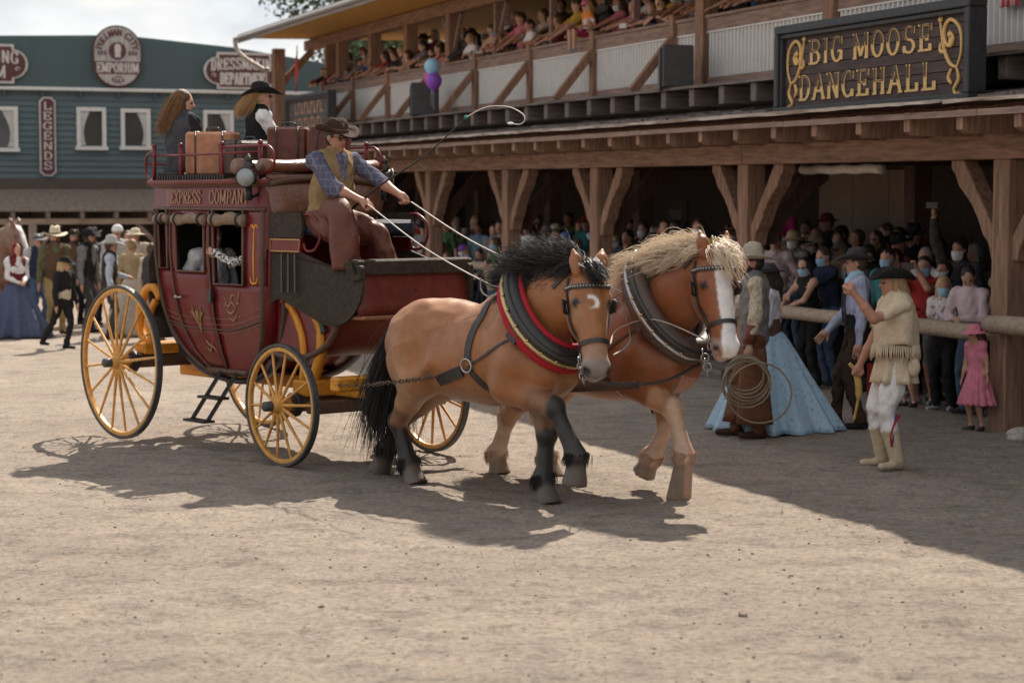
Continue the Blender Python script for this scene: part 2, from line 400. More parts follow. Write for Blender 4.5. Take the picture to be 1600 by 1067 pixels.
# ================================================================== the dance hall on the street's side
HALL = Matrix.Translation((4.855, 19.94, 0)) @ Matrix.Rotation(R(109.5), 4, 'Z') @ Matrix.Rotation(-.0065, 4, 'Y')
def hw(t, u, z): return HALL @ Vector((t, u, z))
hall = empty('dance_hall', mat=HALL, label='long two-storey timber hall with arcade, white gallery balustrade and big wooden sign', cat='building')
wb = wood('brown_timber', (.285, .168, .114), 'x', var=.34); wbz = wood('brown_timber_upright', (.285, .168, .114), 'z', var=.34)
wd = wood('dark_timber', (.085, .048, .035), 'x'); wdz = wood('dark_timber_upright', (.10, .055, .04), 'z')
wg = wood('weathered_grey_timber', (.20, .165, .145), 'x', col2=(.12, .095, .085)); wgy = wood('weathered_joist', (.19, .15, .13), 'y')
wrail = wood('rail_timber', (.28, .19, .155), 'x'); wlight = wood('pale_rough_board', (.46, .39, .33), 'x', col2=(.25, .18, .14))
white_p = M('white_sheet', (.66, .645, .625), rough=.5, var=.06, scale=2, bump=.05)
ochre = wood('ochre_soffit', (.62, .34, .10), 'x', var=.12); roofm = M('roof_felt', (.24, .22, .21), var=.2, scale=3)  # soffit boards: orange of the bounced sunlight is put into their colour
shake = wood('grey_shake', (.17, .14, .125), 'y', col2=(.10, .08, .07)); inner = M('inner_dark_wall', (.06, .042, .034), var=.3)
plaster = M('tan_door_panel', (.36, .26, .19), var=.1, scale=2)
T0, T1 = -14.0, 29.6
posts_t = [-9.6, -4.9, 0, 5.69, 10.62, 14.54, 18.81, 23.0, 27.2]
for t in posts_t:
    box('post', t - .14, t + .14, -.11, .14, -.25 if t < 5 else -.4, 2.64, wbz, hall, bevel=.012)
    if t > -1:
        if t == 0:
            MB().tube([(t, 0, -.04), (t, 0, .16)], .05, 10).build('post_foot', M('grey_steel', (.3, .29, .28), metal=.8, rough=.5), hall)
        # decorative knee braces: an S-curved outer edge, straight inner edge
        for sgn in (-1, 1):
            prof = [(.14, 1.66), (.14, 1.90), (.76, 2.64), (.98, 2.64), (.98, 2.55), (.90, 2.49), (.84, 2.38), (.70, 2.28), (.60, 2.20), (.48, 2.06), (.38, 1.90), (.28, 1.82), (.22, 1.66)]
            MB().prism(prof, lambda a, b, d, t=t, s=sgn: (t + s * a, d, b), -.09, .09).build('knee_brace', wbz, hall, bevel=.01)
        prof = [(-.14, 1.66), (-.14, 1.9), (-.8, 2.64), (-1.05, 2.64), (-1.0, 2.45), (-.72, 2.25), (-.45, 1.95), (-.28, 1.66)]
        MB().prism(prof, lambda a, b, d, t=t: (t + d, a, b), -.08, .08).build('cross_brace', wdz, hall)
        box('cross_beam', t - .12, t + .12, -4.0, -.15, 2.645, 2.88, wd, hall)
        box('inner_post', t - .13, t + .13, -2.45, -2.2, -.2, 2.64, wdz, hall)
bl = [T0, -4.9, 5.69, 14.54, 23.0, T1 + 1.5]
for a, b in zip(bl[:-1], bl[1:]): box('beam', a + .004, b - .004, -.15, .15, 2.642, 2.892, wb, hall, bevel=.012)
k = 0; t = -13.9
while t < 30:
    MB().prism([(.98, 3.085), (-.6, 3.30), (-.6, 3.12), (.1, 3.02), (.13, 2.90), (.16, 2.862), (.90, 2.862), (.98, 2.90)], lambda a, b, d, t=t: (t + d, a, b), -.055, .055).build('rafter', wbz, hall)
    t += .95
# grey fascia plank, bark-edged eave boards
rb = random.Random(11)
a = T0
while a < 30.5:
    L = 3.6 + rb.random() * 1.2
    box('fascia_plank', a, a + L - .01, .985, 1.02, 3.01 + rb.random() * .012, 3.075, wrail, hall); a += L
a = T0
while a < 30.5:
    L = 2.6 + rb.random() * 1.6; n = 14; up = []; lo = []
    o = rb.random() * .02
    for i in range(n + 1):
        x = a + L * i / n; up.append((x, 3.168 + o * .5 + rb.random() * .006)); lo.append((x, 3.132 + o * .5 + rb.random() * .014))
    MB().prism(lo + up[::-1], lambda p, q, d: (p, d, q + (1.06 - d) * .11), .62, 1.06 + rb.random() * .03).build('eave_board', wlight, hall); a += L - .002
# shingle courses up the porch roof
rs = random.Random(5); far = MB(); cnt = 0
box('roof_deck', T0, 30.4, -.6, .6, 3.17, 3.19, wd, hall)
for c in range(4):
    u_lo = .80 - c * .36; z_lo = 3.185 + c * .042
    t = T0 + rs.random() * .3
    while t < 30:
        w_ = .26 + rs.random() * .2; dz = rs.random() * .02; ul = u_lo + rs.random() * .06
        P = [(t, ul, z_lo + dz), (t + w_ - .012, ul, z_lo + dz), (t + w_ - .012, ul - .48, z_lo + .06), (t, ul - .48, z_lo + .06)]
        Q = P + [(x, y, z + .03) for x, y, z in P]
        if -2.0 < t < 20.5 and cnt < 290:
            MB().add(Q, MB.BF).build('shingle', shake, hall, fix=False); cnt += 1
        else: far.add(Q, MB.BF)
        t += w_
far.build('shingle_field', shake, hall, fix=False, kind='stuff')
# gallery: ledge, joists, boards, corrugated panels, rails, posts
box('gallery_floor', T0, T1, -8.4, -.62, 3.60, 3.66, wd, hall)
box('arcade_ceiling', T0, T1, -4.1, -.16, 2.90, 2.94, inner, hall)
a = T0
while a < T1:
    box('ledge_plank', a, min(a + 4.2, T1) - .01, -.60, .20, 3.632, 3.668, wg, hall); a += 4.2
t = -13.5
while t < 29:
    box('joist', t - .075, t + .075, -.58, .15, 3.40, 3.628, wgy, hall, bevel=.01); t += .9
box('joist_backing', T0, T1, -.62, -.585, 3.3, 3.62, inner, hall)
bal = [-9, -4.2, .2, 4.73, 8.38, 9.31, 12.34, 15.18, 18.07, 21.0, 23.76, 26.48, 29.2]
big = {4.73, 8.38, .2, -4.2, -9}
for i, t in enumerate(bal):
    hwid = .13 if t in big else .075
    top = 5.62 if (t in big) else 4.75
    box('gallery_post', t - hwid, t + hwid, -.72, -.49, 3.50, top, wbz, hall, bevel=.008)
    if t not in (4.73, 8.38, .2) :
        MB().bar((t, .08, 3.70), (t, -.52, 4.43), .11, .12, up=(1, 0, 0)).build('strut', wbz, hall)
    if i + 1 < len(bal):
        t2 = bal[i + 1]; h2 = .13 if t2 in big else .075
        x0, x1 = t + hwid + .003, t2 - h2 - .003
        box('bottom_board', x0, x1, -.60, -.555, 3.67, 3.835, wrail, hall)
        box('top_board', x0, x1, -.64, -.55, 4.46, 4.63, wrail, hall)
        box('rail_cap', x0, x1, -.70, -.52, 4.632, 4.672, wrail, hall)
        n = int((x1 - x0) / .027); pr = []
        for j in range(n + 1):
            x = x0 + (x1 - x0) * j / n; s4 = j % 4
            pr.append((x, -.625 if s4 in (0, 1) else -.565))
        rows = [[(x, y, 3.838) for x, y in pr], [(x, y, 4.457) for x, y in pr]]
        MB().grid(rows, smooth=False).build('balustrade_sheet', white_p, hall, solid=.004)
        box('white_trim', x0, x1, -.565, -.55, 4.435, 4.458, white_p, hall)
for t, thin in ((29.5, 0), (28.4, 0), (25.7, 0), (23.0, 0), (20.2, 0), (17.64, 1), (14.81, 1), (11.3, 1)):
    w2 = .05 if thin else .12
    box('upper_post', t - w2, t + w2, -.80 - w2, -.80 + w2, 3.66, 5.62, wrail if thin else wbz, hall)
    if t in (20.2, 17.64):
        for s in (1, -1):
            if t == 17.64 and s == 1: continue
            MB().bar((t + s * .05, -.8, 4.85), (t + s * .55, -.8, 5.6), .07, .07).build('upper_brace', wrail, hall)
# end post, brace and downpipe at the far corner
box('corner_post', 30.85, 31.13, -.05, .22, -.3, 5.62, wbz, hall, bevel=.01)
MB().bar((31, .1, 4.7), (31, -.75, 5.6), .14, .16).build('corner_brace', wbz, hall)
MB().tube(spline([(31.35, 1.06, 5.82), (31.33, 1.02, 5.62), (31.2, .85, 5.40), (31.1, .42, 5.12), (31.1, .34, 4.98), (31.1, .34, 3.0)], 5), .05, 8).build('downpipe', M('zinc', (.42, .36, .33), metal=.5, rough=.5), hall)
box('upper_beam', T0, 31.6, -.92, -.68, 5.622, 5.86, wb, hall, bevel=.01)
# upper roof: soffit boards, felt, fascia
def roofpt(t, u, dz=0): return (t, u, 5.84 + (1.0 - u) * .015 + dz) if u > -4.2 else (t, u, 5.84 + (1.0 + 4.2) * .015 - (-4.2 - u) * .10 + dz)
sb = MB(); us = np.linspace(.90, -4.2, 34)
for ua, ub in zip(us[:-1], us[1:]):
    q = MB(); P = [roofpt(T0, ua, .02), roofpt(31.3, ua, .02), roofpt(31.3, ub + .008, .02), roofpt(T0, ub + .008, .02)]
    q.add(P + [(x, y, z + .03) for x, y, z in P], MB.BF); q.build('soffit_board', ochre, hall, fix=False)
q = MB()
P = [roofpt(T0, .93, .055), roofpt(31.45, .93, .055), roofpt(31.45, -4.2, .055), roofpt(T0, -4.2, .055)]; q.add(P + [(x, y, z + .06) for x, y, z in P], MB.BF)
P = [roofpt(T0, -4.2, .055), roofpt(31.45, -4.2, .055), roofpt(31.45, -9.6, .055), roofpt(T0, -9.6, .055)]; q.add(P + [(x, y, z + .06) for x, y, z in P], MB.BF)
q.build('roof', roofm, hall)
box('roof_fascia', T0, 31.47, .935, .97, 5.76, 5.96, M('grey_fascia', (.36, .32, .30), var=.15, stretch=(.1, 1, 1)), hall)
MB().tube([(T0, 1.03, 5.86), (31.5, 1.03, 5.86)], .05, 8).build('gutter', M('zinc2', (.40, .37, .35), metal=.4, rough=.5), hall)
# inside: back walls, doors
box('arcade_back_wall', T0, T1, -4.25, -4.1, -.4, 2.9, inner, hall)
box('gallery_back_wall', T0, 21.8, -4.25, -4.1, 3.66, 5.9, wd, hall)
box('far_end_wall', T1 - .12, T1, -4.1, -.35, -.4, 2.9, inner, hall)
box('end_wall', T0 - .1, T0, -8.4, -.3, 0, 5.8, wd, hall)
for x0 in (8.35, 9.43, 10.51):
    box('back_panel', x0, x0 + 1.06, -4.095, -4.05, .1, 2.62, plaster, hall)
for x0 in (13.0, 16.6, 20.3):
    box('back_door', x0, x0 + .9, -4.095, -4.06, .1, 2.1, wdz, hall)
    box('door_window', x0 + .15, x0 + .75, -4.058, -4.04, 1.2, 1.95, M('dim_glass', (.05, .05, .05), rough=.1, var=0, bump=0, spec=.5), hall)
aw = MB(); aw.tube([(x, -.42 + .01 * math.sin(x * 7), 2.575 + .008 * math.sin(x * 11)) for x in np.linspace(3.26, 5.2, 14)], .055, 10)
aw.build('rolled_awning', cloth('canvas', (.62, .55, .47)), hall)
# boardwalk kerb along the arcade
for i in range(8):
    box('boardwalk_kerb', 5.9 + i * 3.0, 5.9 + i * 3.0 + 2.99, -.28 + .05, .30, -.12, .10 + .012 * i, wg, hall)
box('boardwalk', 5.9, T1, -4.05, -.232, -.3, .098, wd, hall); hall.children[-1].rotation_euler = (0, .0065 * .6, 0)
# hitching rails: peeled logs
logm = wood('peeled_log', (.36, .28, .205), 'x', var=.25)
def log(a, b, r0, r1, lab):
    a = hw(*a); b = hw(*b); n = 9; rr = random.Random(a[0])
    pts = [a.lerp(b, i / n) + Vector((0, 0, .012 * (rr.random() - .5))) for i in range(n + 1)]
    MB().tube(pts, [r0 + (r1 - r0) * i / n + .006 * (rr.random() - .5) for i in range(n + 1)], 14).build('rail_log', logm, label=lab, cat='rail', group='hitching rails of the arcade')
log((.15, .04, .93), (5.75, .04, .87), .085, .075, 'peeled log rail spanning behind the man in fringed buckskin')
log((-3.2, .26, 1.09), (-.03, .26, 1.05), .095, .09, 'thick peeled log rail end fixed to the front of the arcade post with steel foot')
log((5.9, .04, .95), (10.5, .04, .98), .08, .075, 'peeled log rail between arcade posts behind the chestnut horse')
log((10.7, .04, .99), (18.7, .04, 1.02), .08, .075, 'peeled log rail in front of seated spectators behind the black maned horse')
for i, (x, y) in enumerate(((4.86, 19.36), (4.72, 19.0))):
    q = MB(); k_ = 1 - .35 * i; q.ball((0, 0, .03), (.17 * k_, .11 * k_, .07 * k_), 10, 6); q.build('kerb_stone', M('pale_rock', (.42, .37, .33), var=.2, scale=12), loc=(x, y, 0), label=('larger', 'smaller')[i] + ' pale rounded rock by the arcade post with steel foot', cat='rock', group='rocks at the post foot')

# ---- big hall sign
def sign_frame(o, x0, x1, z0, z1, d, m, mat):
    for nm, a in (('frame_top', (x0, x1, -.10, d, z1 - .09, z1)), ('frame_bottom', (x0, x1, -.10, d, z0, z0 + .07)), ('frame_side', (x0, x0 + .09, -.10, d, z0 + .072, z1 - .092)), ('frame_side', (x1 - .09, x1, -.10, d, z0 + .072, z1 - .092))):
        box(nm, *a, mat, o, bevel=.01)
    for nm, a in (('moulding', (x0 + .093, x1 - .093, 0.0, d - .03, z1 - .14, z1 - .093)), ('moulding', (x0 + .093, x0 + .135, 0.0, d - .03, z0 + .072, z1 - .142)), ('moulding', (x1 - .135, x1 - .093, 0.0, d - .03, z0 + .072, z1 - .142))):
        box(nm, *a, mat, o, bevel=.008)
blackp = M('black_paint', (.035, .036, .038), rough=.5, var=.2); gold = M('gold_paint', (.62, .40, .16), rough=.55, var=.15, scale=14, bump=.1)
boardm = wood('dark_sign_board', (.075, .056, .054), 'x', var=.25); darkin = M('dark_inline', (.085, .06, .05), var=.1, bump=0)
SG = HALL @ Matrix.Translation((0, .8, 0))
sign = empty('hall_sign', mat=SG, label='large dark plank sign reading BIG MOOSE DANCEHALL in gold letters', cat='sign')
sx0, sx1, sz0, sz1 = -.60, 3.37, 3.17, 4.125
sign_frame(sign, sx0, sx1, sz0, sz1, .10, 0, blackp)
nb = 7
for i in range(nb):
    z0 = sz0 + .07 + (sz1 - sz0 - .17) * i / nb; z1 = sz0 + .07 + (sz1 - sz0 - .17) * (i + 1) / nb
    box('plank', sx0 + .09, sx1 - .09, -.06, .012 + .003 * (i % 3), z0, z1 - .008, boardm, sign)
sfn = lambda u, v, d: (3.37 - u * .937, .02 + d, sz0 + v * .945)          # u runs from the far end, as read from the street
for tx, u0, u1, v0, h in (('BIG MOOSE', .74, 3.42, .535, .275), ('DANCEHALL', .50, 3.50, .135, .285)):
    ws = [0.5 if c == 'I' else (.45 if c == ' ' else (1.25 if c == 'M' else 1.0)) for c in tx]; unit = (u1 - u0) / (sum(ws) + .22 * (len(tx) - 1)); u = u0
    for c, w_ in zip(tx, ws):
        mb = MB(); g_ = lambda a, b, d, uu=u: sfn(uu + a, v0 + b, d)
        glyph(mb, c, g_, w_ * unit, h, pen=(.22, .09), ser=.16); glyph(mb, c, g_, w_ * unit, h, pen=(.11, .03), m=1, ymin=.5, base=.010, depth=.003)
        if c != ' ': mb.build('letter', [gold, darkin], sign)
        u += (w_ + .22) * unit
def scroll(cx, cz, f, nm):
    mb = MB(); g = lambda pts: [sfn(cx + f * a, cz + b, .006) for a, b in pts]
    cv = [[(-.12, -.26), (-.2, -.1), (-.17, .12), (0, .22), (.12, .14), (.10, .0), (.0, -.04), (-.05, .03), (.0, .09)],
          [(-.12, -.26), (0, -.22), (.1, -.1), (.16, .06), (.2, .2)], [(-.12, -.26), (-.16, -.38), (-.08, -.48), (-.16, -.56)],
          [(-.02, -.27), (.03, -.36), (-.03, -.42)], [(.1, -.1), (.19, -.08), (.19, 0)]]
    for c in cv:
        p = spline([(a, b, 0) for a, b in c], 6); mb.tube(g([(q.x, q.y) for q in p]), [.012 + .010 * math.sin(math.pi * i / (len(p) - 1)) for i in range(len(p))], 6, flat=(1, 1))
    for c in [(.2, .2), (.02, .04), (-.16, -.57)]:
        for ang in (-40, 0, 40):
            d = (math.sin(R(ang)) * .06, math.cos(R(ang)) * .08)
            mb.tube(g([c, (c[0] + d[0] * .5, c[1] + d[1] * .5), (c[0] + d[0], c[1] + d[1])]), [.012, .018, .002], 6)
    mb.ball(sfn(cx, cz, .006), (.045, .01, .05), 10, 6); mb.build(nm, gold, sign)
scroll(.42, .60, 1, 'scroll_ornament'); scroll(3.78, .60, -1, 'scroll_ornament')
# ---- a second plank sign farther along the porch roof
s2 = empty('porch_sign', mat=HALL @ Matrix.Translation((0, .3, 0)), label='dark framed sign with faded gold lettering at the far end of the porch roof', cat='sign')
sign_frame(s2, 25.1, 29.1, 3.45, 4.40, .10, 0, M('slate_paint', (.06, .058, .06), rough=.5, var=.2))
for i in range(6):
    box('plank', 25.19, 29.01, -.06, .012 + .003 * (i % 2), 3.52 + i * .13, 3.52 + (i + 1) * .13 - .006, M('slate_board', (.10, .085, .082), var=.25), s2)
mb = MB(); f2 = lambda u, v, d: (29.1 - u, .02 + d, 3.45 + v); dimg = M('faded_gold', (.42, .25, .15), var=.3)
rg = random.Random(4)
for v0, n in ((.50, 9), (.16, 9)):
    for i in range(n):
        u0 = .75 + i * .29; mb.prism([(u0, v0), (u0 + .07, v0), (u0 + .07, v0 + .26), (u0, v0 + .26)], f2, .0, .006)
        mb.prism([(u0 + .09, v0 + .02 + .2 * (i % 2)), (u0 + .2, v0 + .02 + .2 * (i % 2)), (u0 + .2, v0 + .08 + .2 * (i % 2)), (u0 + .09, v0 + .08 + .2 * (i % 2))], f2, .0, .007)
mb.build('lettering', dimg, s2)
# ---- loudspeakers and balloons on the porch roof
spk = M('speaker_grey', (.075, .074, .078), rough=.6, var=.1); grl = M('speaker_grille', (.03, .03, .032), rough=.7, bscale=200)
def loudspeaker(t, u, z, w, d, h, rz, lab):
    o = empty('loudspeaker', mat=HALL @ Matrix.Translation((t, u, z)) @ Matrix.Rotation(R(rz), 4, 'Z'), label=lab, cat='speaker')
    MB().prism([(-w / 2, -d / 2), (w / 2, -d / 2), (w / 2 * .75, d / 2), (-w / 2 * .75, d / 2)], lambda a, b, c: (a, -b, c), 0, h).build('cabinet', spk, o, bevel=.02)
    box('grille', -w / 2 + .03, w / 2 - .03, d / 2 + .001, d / 2 + .012, .04, h - .04, grl, o)
    for zz in (h * .3, h * .62):
        mb = MB(); mb.lathe([(.0, .012), (w * .2, .012), (w * .3, .02), (w * .33, .016)], 16, Matrix.Translation((0, d / 2 + .006, zz)) @ Matrix.Rotation(R(-90), 4, 'X')); mb.build('cone', spk, o)
loudspeaker(8.0, .0, 3.672, .62, .42, .56, -20, 'dark grey loudspeaker standing on the porch roof beside the big hall sign')
loudspeaker(19.4, .0, 3.672, .62, .5, .60, -20, 'dark grey loudspeaker on the porch roof below the balloons')
for t, u, z, c, nm in ((18.14, .25, 4.50, (.30, .55, .72), 'pale blue'), (18.05, .25, 4.24, (.25, .08, .48), 'purple'), (18.5, .15, 4.31, (.50, .05, .25), 'magenta')):
    o = empty('balloon', mat=HALL @ Matrix.Translation((t, u, z)), label=nm + ' balloon tied above the porch roof loudspeaker', cat='balloon', group='balloons')
    q = MB(); q.lathe([(0, .155), (.07, .14), (.125, .09), (.148, .02), (.135, -.06), (.085, -.13), (.02, -.17), (.022, -.185), (0, -.18)], 18); q.build('skin', M('balloon ' + nm, c, rough=.35, var=.03, bump=0), o)
    MB().tube([(0, 0, -.18), (.02, .01, -.35), (.0, 0, -.5)], .003, 4).build('string', white_p, o)
# flag hanging at the gallery's near corner and red banner at its far end
fl = MB(); fl.grid([[(.62 + .03 * i, -.44 + .03 * math.sin(i * .9), 4.9 - .09 * j) for i in range(14)] for j in range(9)])
o = fl.build('flag', M('red_white_stripe', (.55, .05, .06), var=.1, col2=(.75, .72, .7), scale=9, stretch=(4, 1, .1)), mat=HALL, solid=.003, label='red and white striped flag hanging on the gallery balustrade', cat='flag')
fl = MB(); fl.grid([[(28.75 + .05 * j * .3 + .02 * i, .16 + .02 * math.sin(i + j), 5.55 - .13 * j) for i in range(6)] for j in range(9)])
fl.build('banner', cloth('red_cloth', (.62, .05, .06)), mat=HALL, solid=.003, label='red banner hanging from the far end of the gallery', cat='banner')

# ================================================================== teal store at the end of the street
ST = Matrix.Translation((-9.99, 52.05, -.675)) @ Matrix.Rotation(R(20), 4, 'Z') @ Matrix.Scale(1.3, 4)
store = empty('teal_store', mat=ST, label='teal clapboard store with false front, white windows and shingled porch', cat='building')
teal = M('teal_paint', (.104, .138, .148), rough=.65, var=.10, scale=1.2, bump=.08, stretch=(.3, 1, 1)); teal2 = M('teal_front_board', (.070, .104, .106), rough=.65, var=.06, scale=.8, bump=.05)
trimw = M('white_trim_paint', (.66, .64, .61), rough=.5, var=.07); gdark = M('window_glass', (.030, .028, .026), rough=.08, var=0, bump=0, spec=.6)
XL, XR = -12.0, 4.15
box('wall_core', XL, XR, .05, 6, 0, 4.36, teal, store)
for i in range(15):
    z0 = 2.66 + i * .115
    MB().add([(XL, .045, z0), (XR, .045, z0), (XR, .045, z0 + .118), (XL, .045, z0 + .118), (XL, .008, z0), (XR, .008, z0), (XR, .034, z0 + .118), (XL, .034, z0 + .118)], [(4, 5, 6, 7), (0, 1, 5, 4), (3, 2, 6, 7)]).build('siding_board', teal, store)
MB().prism([(XL, 4.40), (XR, 4.40), (XR, 4.25), (9, 4.6), (4.0, 5.0), (2.3, 5.24), (.1, 5.43), (-2.2, 5.36), (-6, 5.0)] if False else [(XL, 4.405), (XR, 4.405), (XR, 4.97), (4.0, 5.0), (2.3, 5.245), (.1, 5.425), (-2.2, 5.355), (-6.0, 5.05), (XL, 4.6)], lambda a, b, d: (a, d, b), -.06, .06).build('false_front', teal2, store)
box('cornice', XL, XR, -.12, .045, 4.335, 4.40, trimw, store, bevel=.01)
for i in range(9):
    box('bracket', -3.6 + i * .72, -3.56 + i * .72, -.08, .006, 4.22, 4.333, teal2, store)
curt = cloth('net_curtain', (.55, .53, .50)); sillm = trimw
def window(x0, x1, z0, z1, side):
    w = empty('window', label=None); w.parent = store; w.location = (0, 0, 0)
    fw = .075
    for nm, a in (('frame_top', (x0, x1, -.05, .0, z1 - fw, z1)), ('sill', (x0 - .03, x1 + .03, -.075, .0, z0 - .02, z0 + fw * .7)), ('frame_side', (x0, x0 + fw, -.05, .0, z0 + fw * .7 + .002, z1 - fw - .002)), ('frame_side', (x1 - fw, x1, -.05, .0, z0 + fw * .7 + .002, z1 - fw - .002))):
        box(nm, *a, trimw, w)
    box('pane', x0 + fw, x1 - fw, -.006, -.001, z0 + fw * .7, z1 - fw, M('clear_glass', (.07, .068, .062), rough=.05, var=0, bump=0, spec=.5), w)
    rows = []
    for i in range(9):
        v = i / 8; z = z1 - fw - (z1 - z0 - 2 * fw) * v
        wd_ = (x1 - x0 - 2 * fw) * (.44 - .30 * math.sin(v * 2.4))
        rows.append([((x0 + fw + wd_ * j / 8) if side < 0 else (x1 - fw - wd_ * j / 8), -.016 + .006 * math.sin(j * 2.2), z) for j in range(9)])
    MB().grid(rows).build('curtain', curt, w)
for a in ((-.78, -.215, 3.225, 4.03, -1), (.07, .645, 3.235, 4.015, 1), (1.69, 2.295, 3.21, 4.01, 1), (-2.55, -1.89, 3.18, 4.02, 1), (3.42, 3.98, 3.2, 4.0, -1)): window(*a)
# porch in front: band, shingled roof, rafters, beam, posts with braces
box('wall_band', XL, XR, -.01, .05, 2.30, 2.655, M('brown_band', (.10, .075, .06), var=.15), store)
sm = MB(); r5 = random.Random(9)
for c in range(9):
    t = XL
    while t < XR:
        w_ = .12 + .1 * r5.random(); y = -2.35 + c * .265 + .03 * r5.random(); z = 2.03 + c * .045
        sm.add([(t, y, z), (t + w_ - .008, y, z), (t + w_ - .008, y + .33, z + .056), (t, y + .33, z + .056), (t, y, z + .03), (t + w_ - .008, y, z + .03), (t + w_ - .008, y + .33, z + .075), (t, y + .33, z + .075)], MB.BF); t += w_
sm.build('porch_shingles', M('porch_shingle', (.20, .155, .125), var=.35, scale=8), store, fix=False, kind='stuff')
box('porch_beam', XL, XR, -2.2, -2.05, 1.80, 1.90, wood('pale_beam', (.36, .27, .21), 'x'), store)
for i in range(26): box('porch_rafter', -11.6 + i * .62, -11.53 + i * .62, -2.36, -.1, 1.902, 2.02, wgy, store)
for x in (-11.5, -9.1, -6.7, -4.3, -1.9, .5, 2.9):
    box('porch_post', x - .07, x + .07, -2.19, -2.06, 0, 1.80, wood('pale_post', (.33, .25, .2), 'z'), store)
    for s in (-1, 1): MB().bar((x + s * .06, -2.12, 1.35), (x + s * .5, -2.12, 1.80), .07, .08).build('porch_brace', wrail, store)
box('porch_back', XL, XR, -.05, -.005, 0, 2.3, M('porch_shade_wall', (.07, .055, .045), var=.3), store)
# ---- store signs
maroon = M('maroon_paint', (.105, .040, .042), rough=.6, var=.15); pale = wood('pale_sign_wood', (.42, .38, .35), 'z', var=.3); stp = M('pale_paint', (.56, .51, .47), rough=.6, var=.12)
def roundrect(hw_, hh, r, n=8):
    P = []
    for cx, cy, a0 in ((hw_ - r, hh - r, 0), (-hw_ + r, hh - r, 90), (-hw_ + r, -hh + r, 180), (hw_ - r, -hh + r, 270)):
        for i in range(n + 1): a = R(a0 + 90 * i / n); P.append((cx + r * math.cos(a), cy + r * math.sin(a)))
    return P
def face(x, z, y0): return lambda a, b, d: (x + a, y0 - d, z + b)
em = empty('emporium_sign', mat=ST @ Matrix.Translation((0, -.1, 0)), label='tall oval sign reading PULLMAN CITY EMPORIUM with dark round portrait', cat='sign')
f = face(0, 5.01, 0)
MB().prism(roundrect(.47, .595, .469, 14), f, 0, .05).build('back_plate', maroon, em)
MB().prism(roundrect(.44, .565, .439, 14), f, .052, .066).build('face_board', pale, em)
MB().prism([(-.452, -.34), (.452, -.34), (.46, -.10), (-.46, -.10)], f, .068, .076).build('name_band', maroon, em)
MB().prism(_arc(0, .10, .17, .17, 0, 350, 28), f, .068, .074).build('portrait_disc', maroon, em)
MB().prism([(-.05, -.02), (.06, -.02), (.055, .06), (.075, .14), (.05, .22), (-.01, .245), (-.055, .2), (-.05, .1)], f, .076, .080).build('portrait', stp, em)
mb = MB(); word(mb, 'EMPORIUM', lambda a, b, d: f(a, b, .076 + d), -.40, .40, -.315, .19, gap=.2, pen=(.17, .08), ser=.08)
word(mb, 'STV', lambda a, b, d: f(a, b, .068 + d), -.09, .09, -.49, .08, pen=(.2, .1)); mb.build('lettering', stp, em)
mb = MB(); tx = 'PULLMAN CITY'
for i, c in enumerate(tx):
    a = R(168 - 156 * i / (len(tx) - 1)); cxx, czz = .355 * math.cos(a), .10 + .355 * math.sin(a); ra = a - R(90)
    glyph(mb, c, lambda p, q, d, ra=ra, cxx=cxx, czz=czz: f(cxx + (p - .045) * math.cos(ra) - (q - .065) * math.sin(ra), czz + (p - .045) * math.sin(ra) + (q - .065) * math.cos(ra), .068 + d), .09, .13, pen=(.22, .12), ser=.12)
for s in (-1, 1):
    for k in range(3): mb.prism([(s * .22 + s * k * .06, .02), (s * .255 + s * k * .06, .02), (s * .255 + s * k * .06, .10), (s * .22 + s * k * .06, .10)], f, .068, .072)
MB.build(mb, 'arched_lettering', maroon, em)
MB().prism(_arc(0, -.45, .125, .065, 0, 350, 20), f, .067, .0675).build('badge', maroon, em)
def shaped_sign(x, z, hw_, hh, lines, lab, nm):
    o = empty(nm, mat=ST @ Matrix.Translation((0, -.1, 0)), label=lab, cat='sign'); g = face(x, z, 0)
    def outline(e):
        P = []
        for sx, sy in ((1, 1), (-1, 1), (-1, -1), (1, -1)):
            seq = [(hw_ * .66 + e, hh + e), (hw_ * .66 + e, hh * .78 + e * .5)] + [(hw_ * .66 + (hw_ * .34 + e) * math.sin(R(t)), (hh * .78 + e * .5) * math.cos(R(t))) for t in (25, 45, 65, 82)]
            if (sx, sy) in ((1, 1), (-1, -1)): seq = seq[::-1]
            P += [(sx * a, sy * b) for a, b in seq]
        return P
    MB().prism(outline(.035), g, 0, .05).build('border', stp, o)
    MB().prism(outline(-.01), g, .052, .06).build('face_board', maroon, o)
    mb = MB()
    for (tx, u0, u1, v0, h, arch) in lines:
        word(mb, tx, lambda a, b, d, ar=arch: g(a, b - ar * (a / hw_) ** 2, .061 + d), u0, u1, v0, h, gap=.22, pen=(.17, .085), ser=.075)
    mb.build('lettering', stp, o)
    for s in (-1, 1):
        q = MB(); q.tube([g(s * (hw_ * .78 + .05 * (1 - i / 14) * math.cos(i * .5)), -.10 + .05 * (1 - i / 14) * math.sin(i * .5), .066) for i in range(13)], .010, 6); q.build('curl', stp, o)
shaped_sign(2.49, 4.78, .77, .325, [('DRESSMAKING', -.66, .66, .03, .23, .06), ('DEPARTMENT', -.48, .48, -.275, .24, 0)], 'maroon scroll-ended sign reading DRESSMAKING DEPARTMENT on the teal front', 'dressmaking_sign')
shaped_sign(-2.50, 4.82, .77, .335, [('.....ING', -.62, .62, .03, .23, .05), ('...M', -.38, .38, -.275, .24, 0)], 'maroon sign with letters ING and M cut by the picture edge on the teal front', 'store_sign')
lg = empty('legends_sign', mat=ST @ Matrix.Translation((0, -.02, 0)), label='narrow upright maroon sign reading LEGENDS down the teal wall', cat='sign'); g = face(-1.335, 3.455, 0)
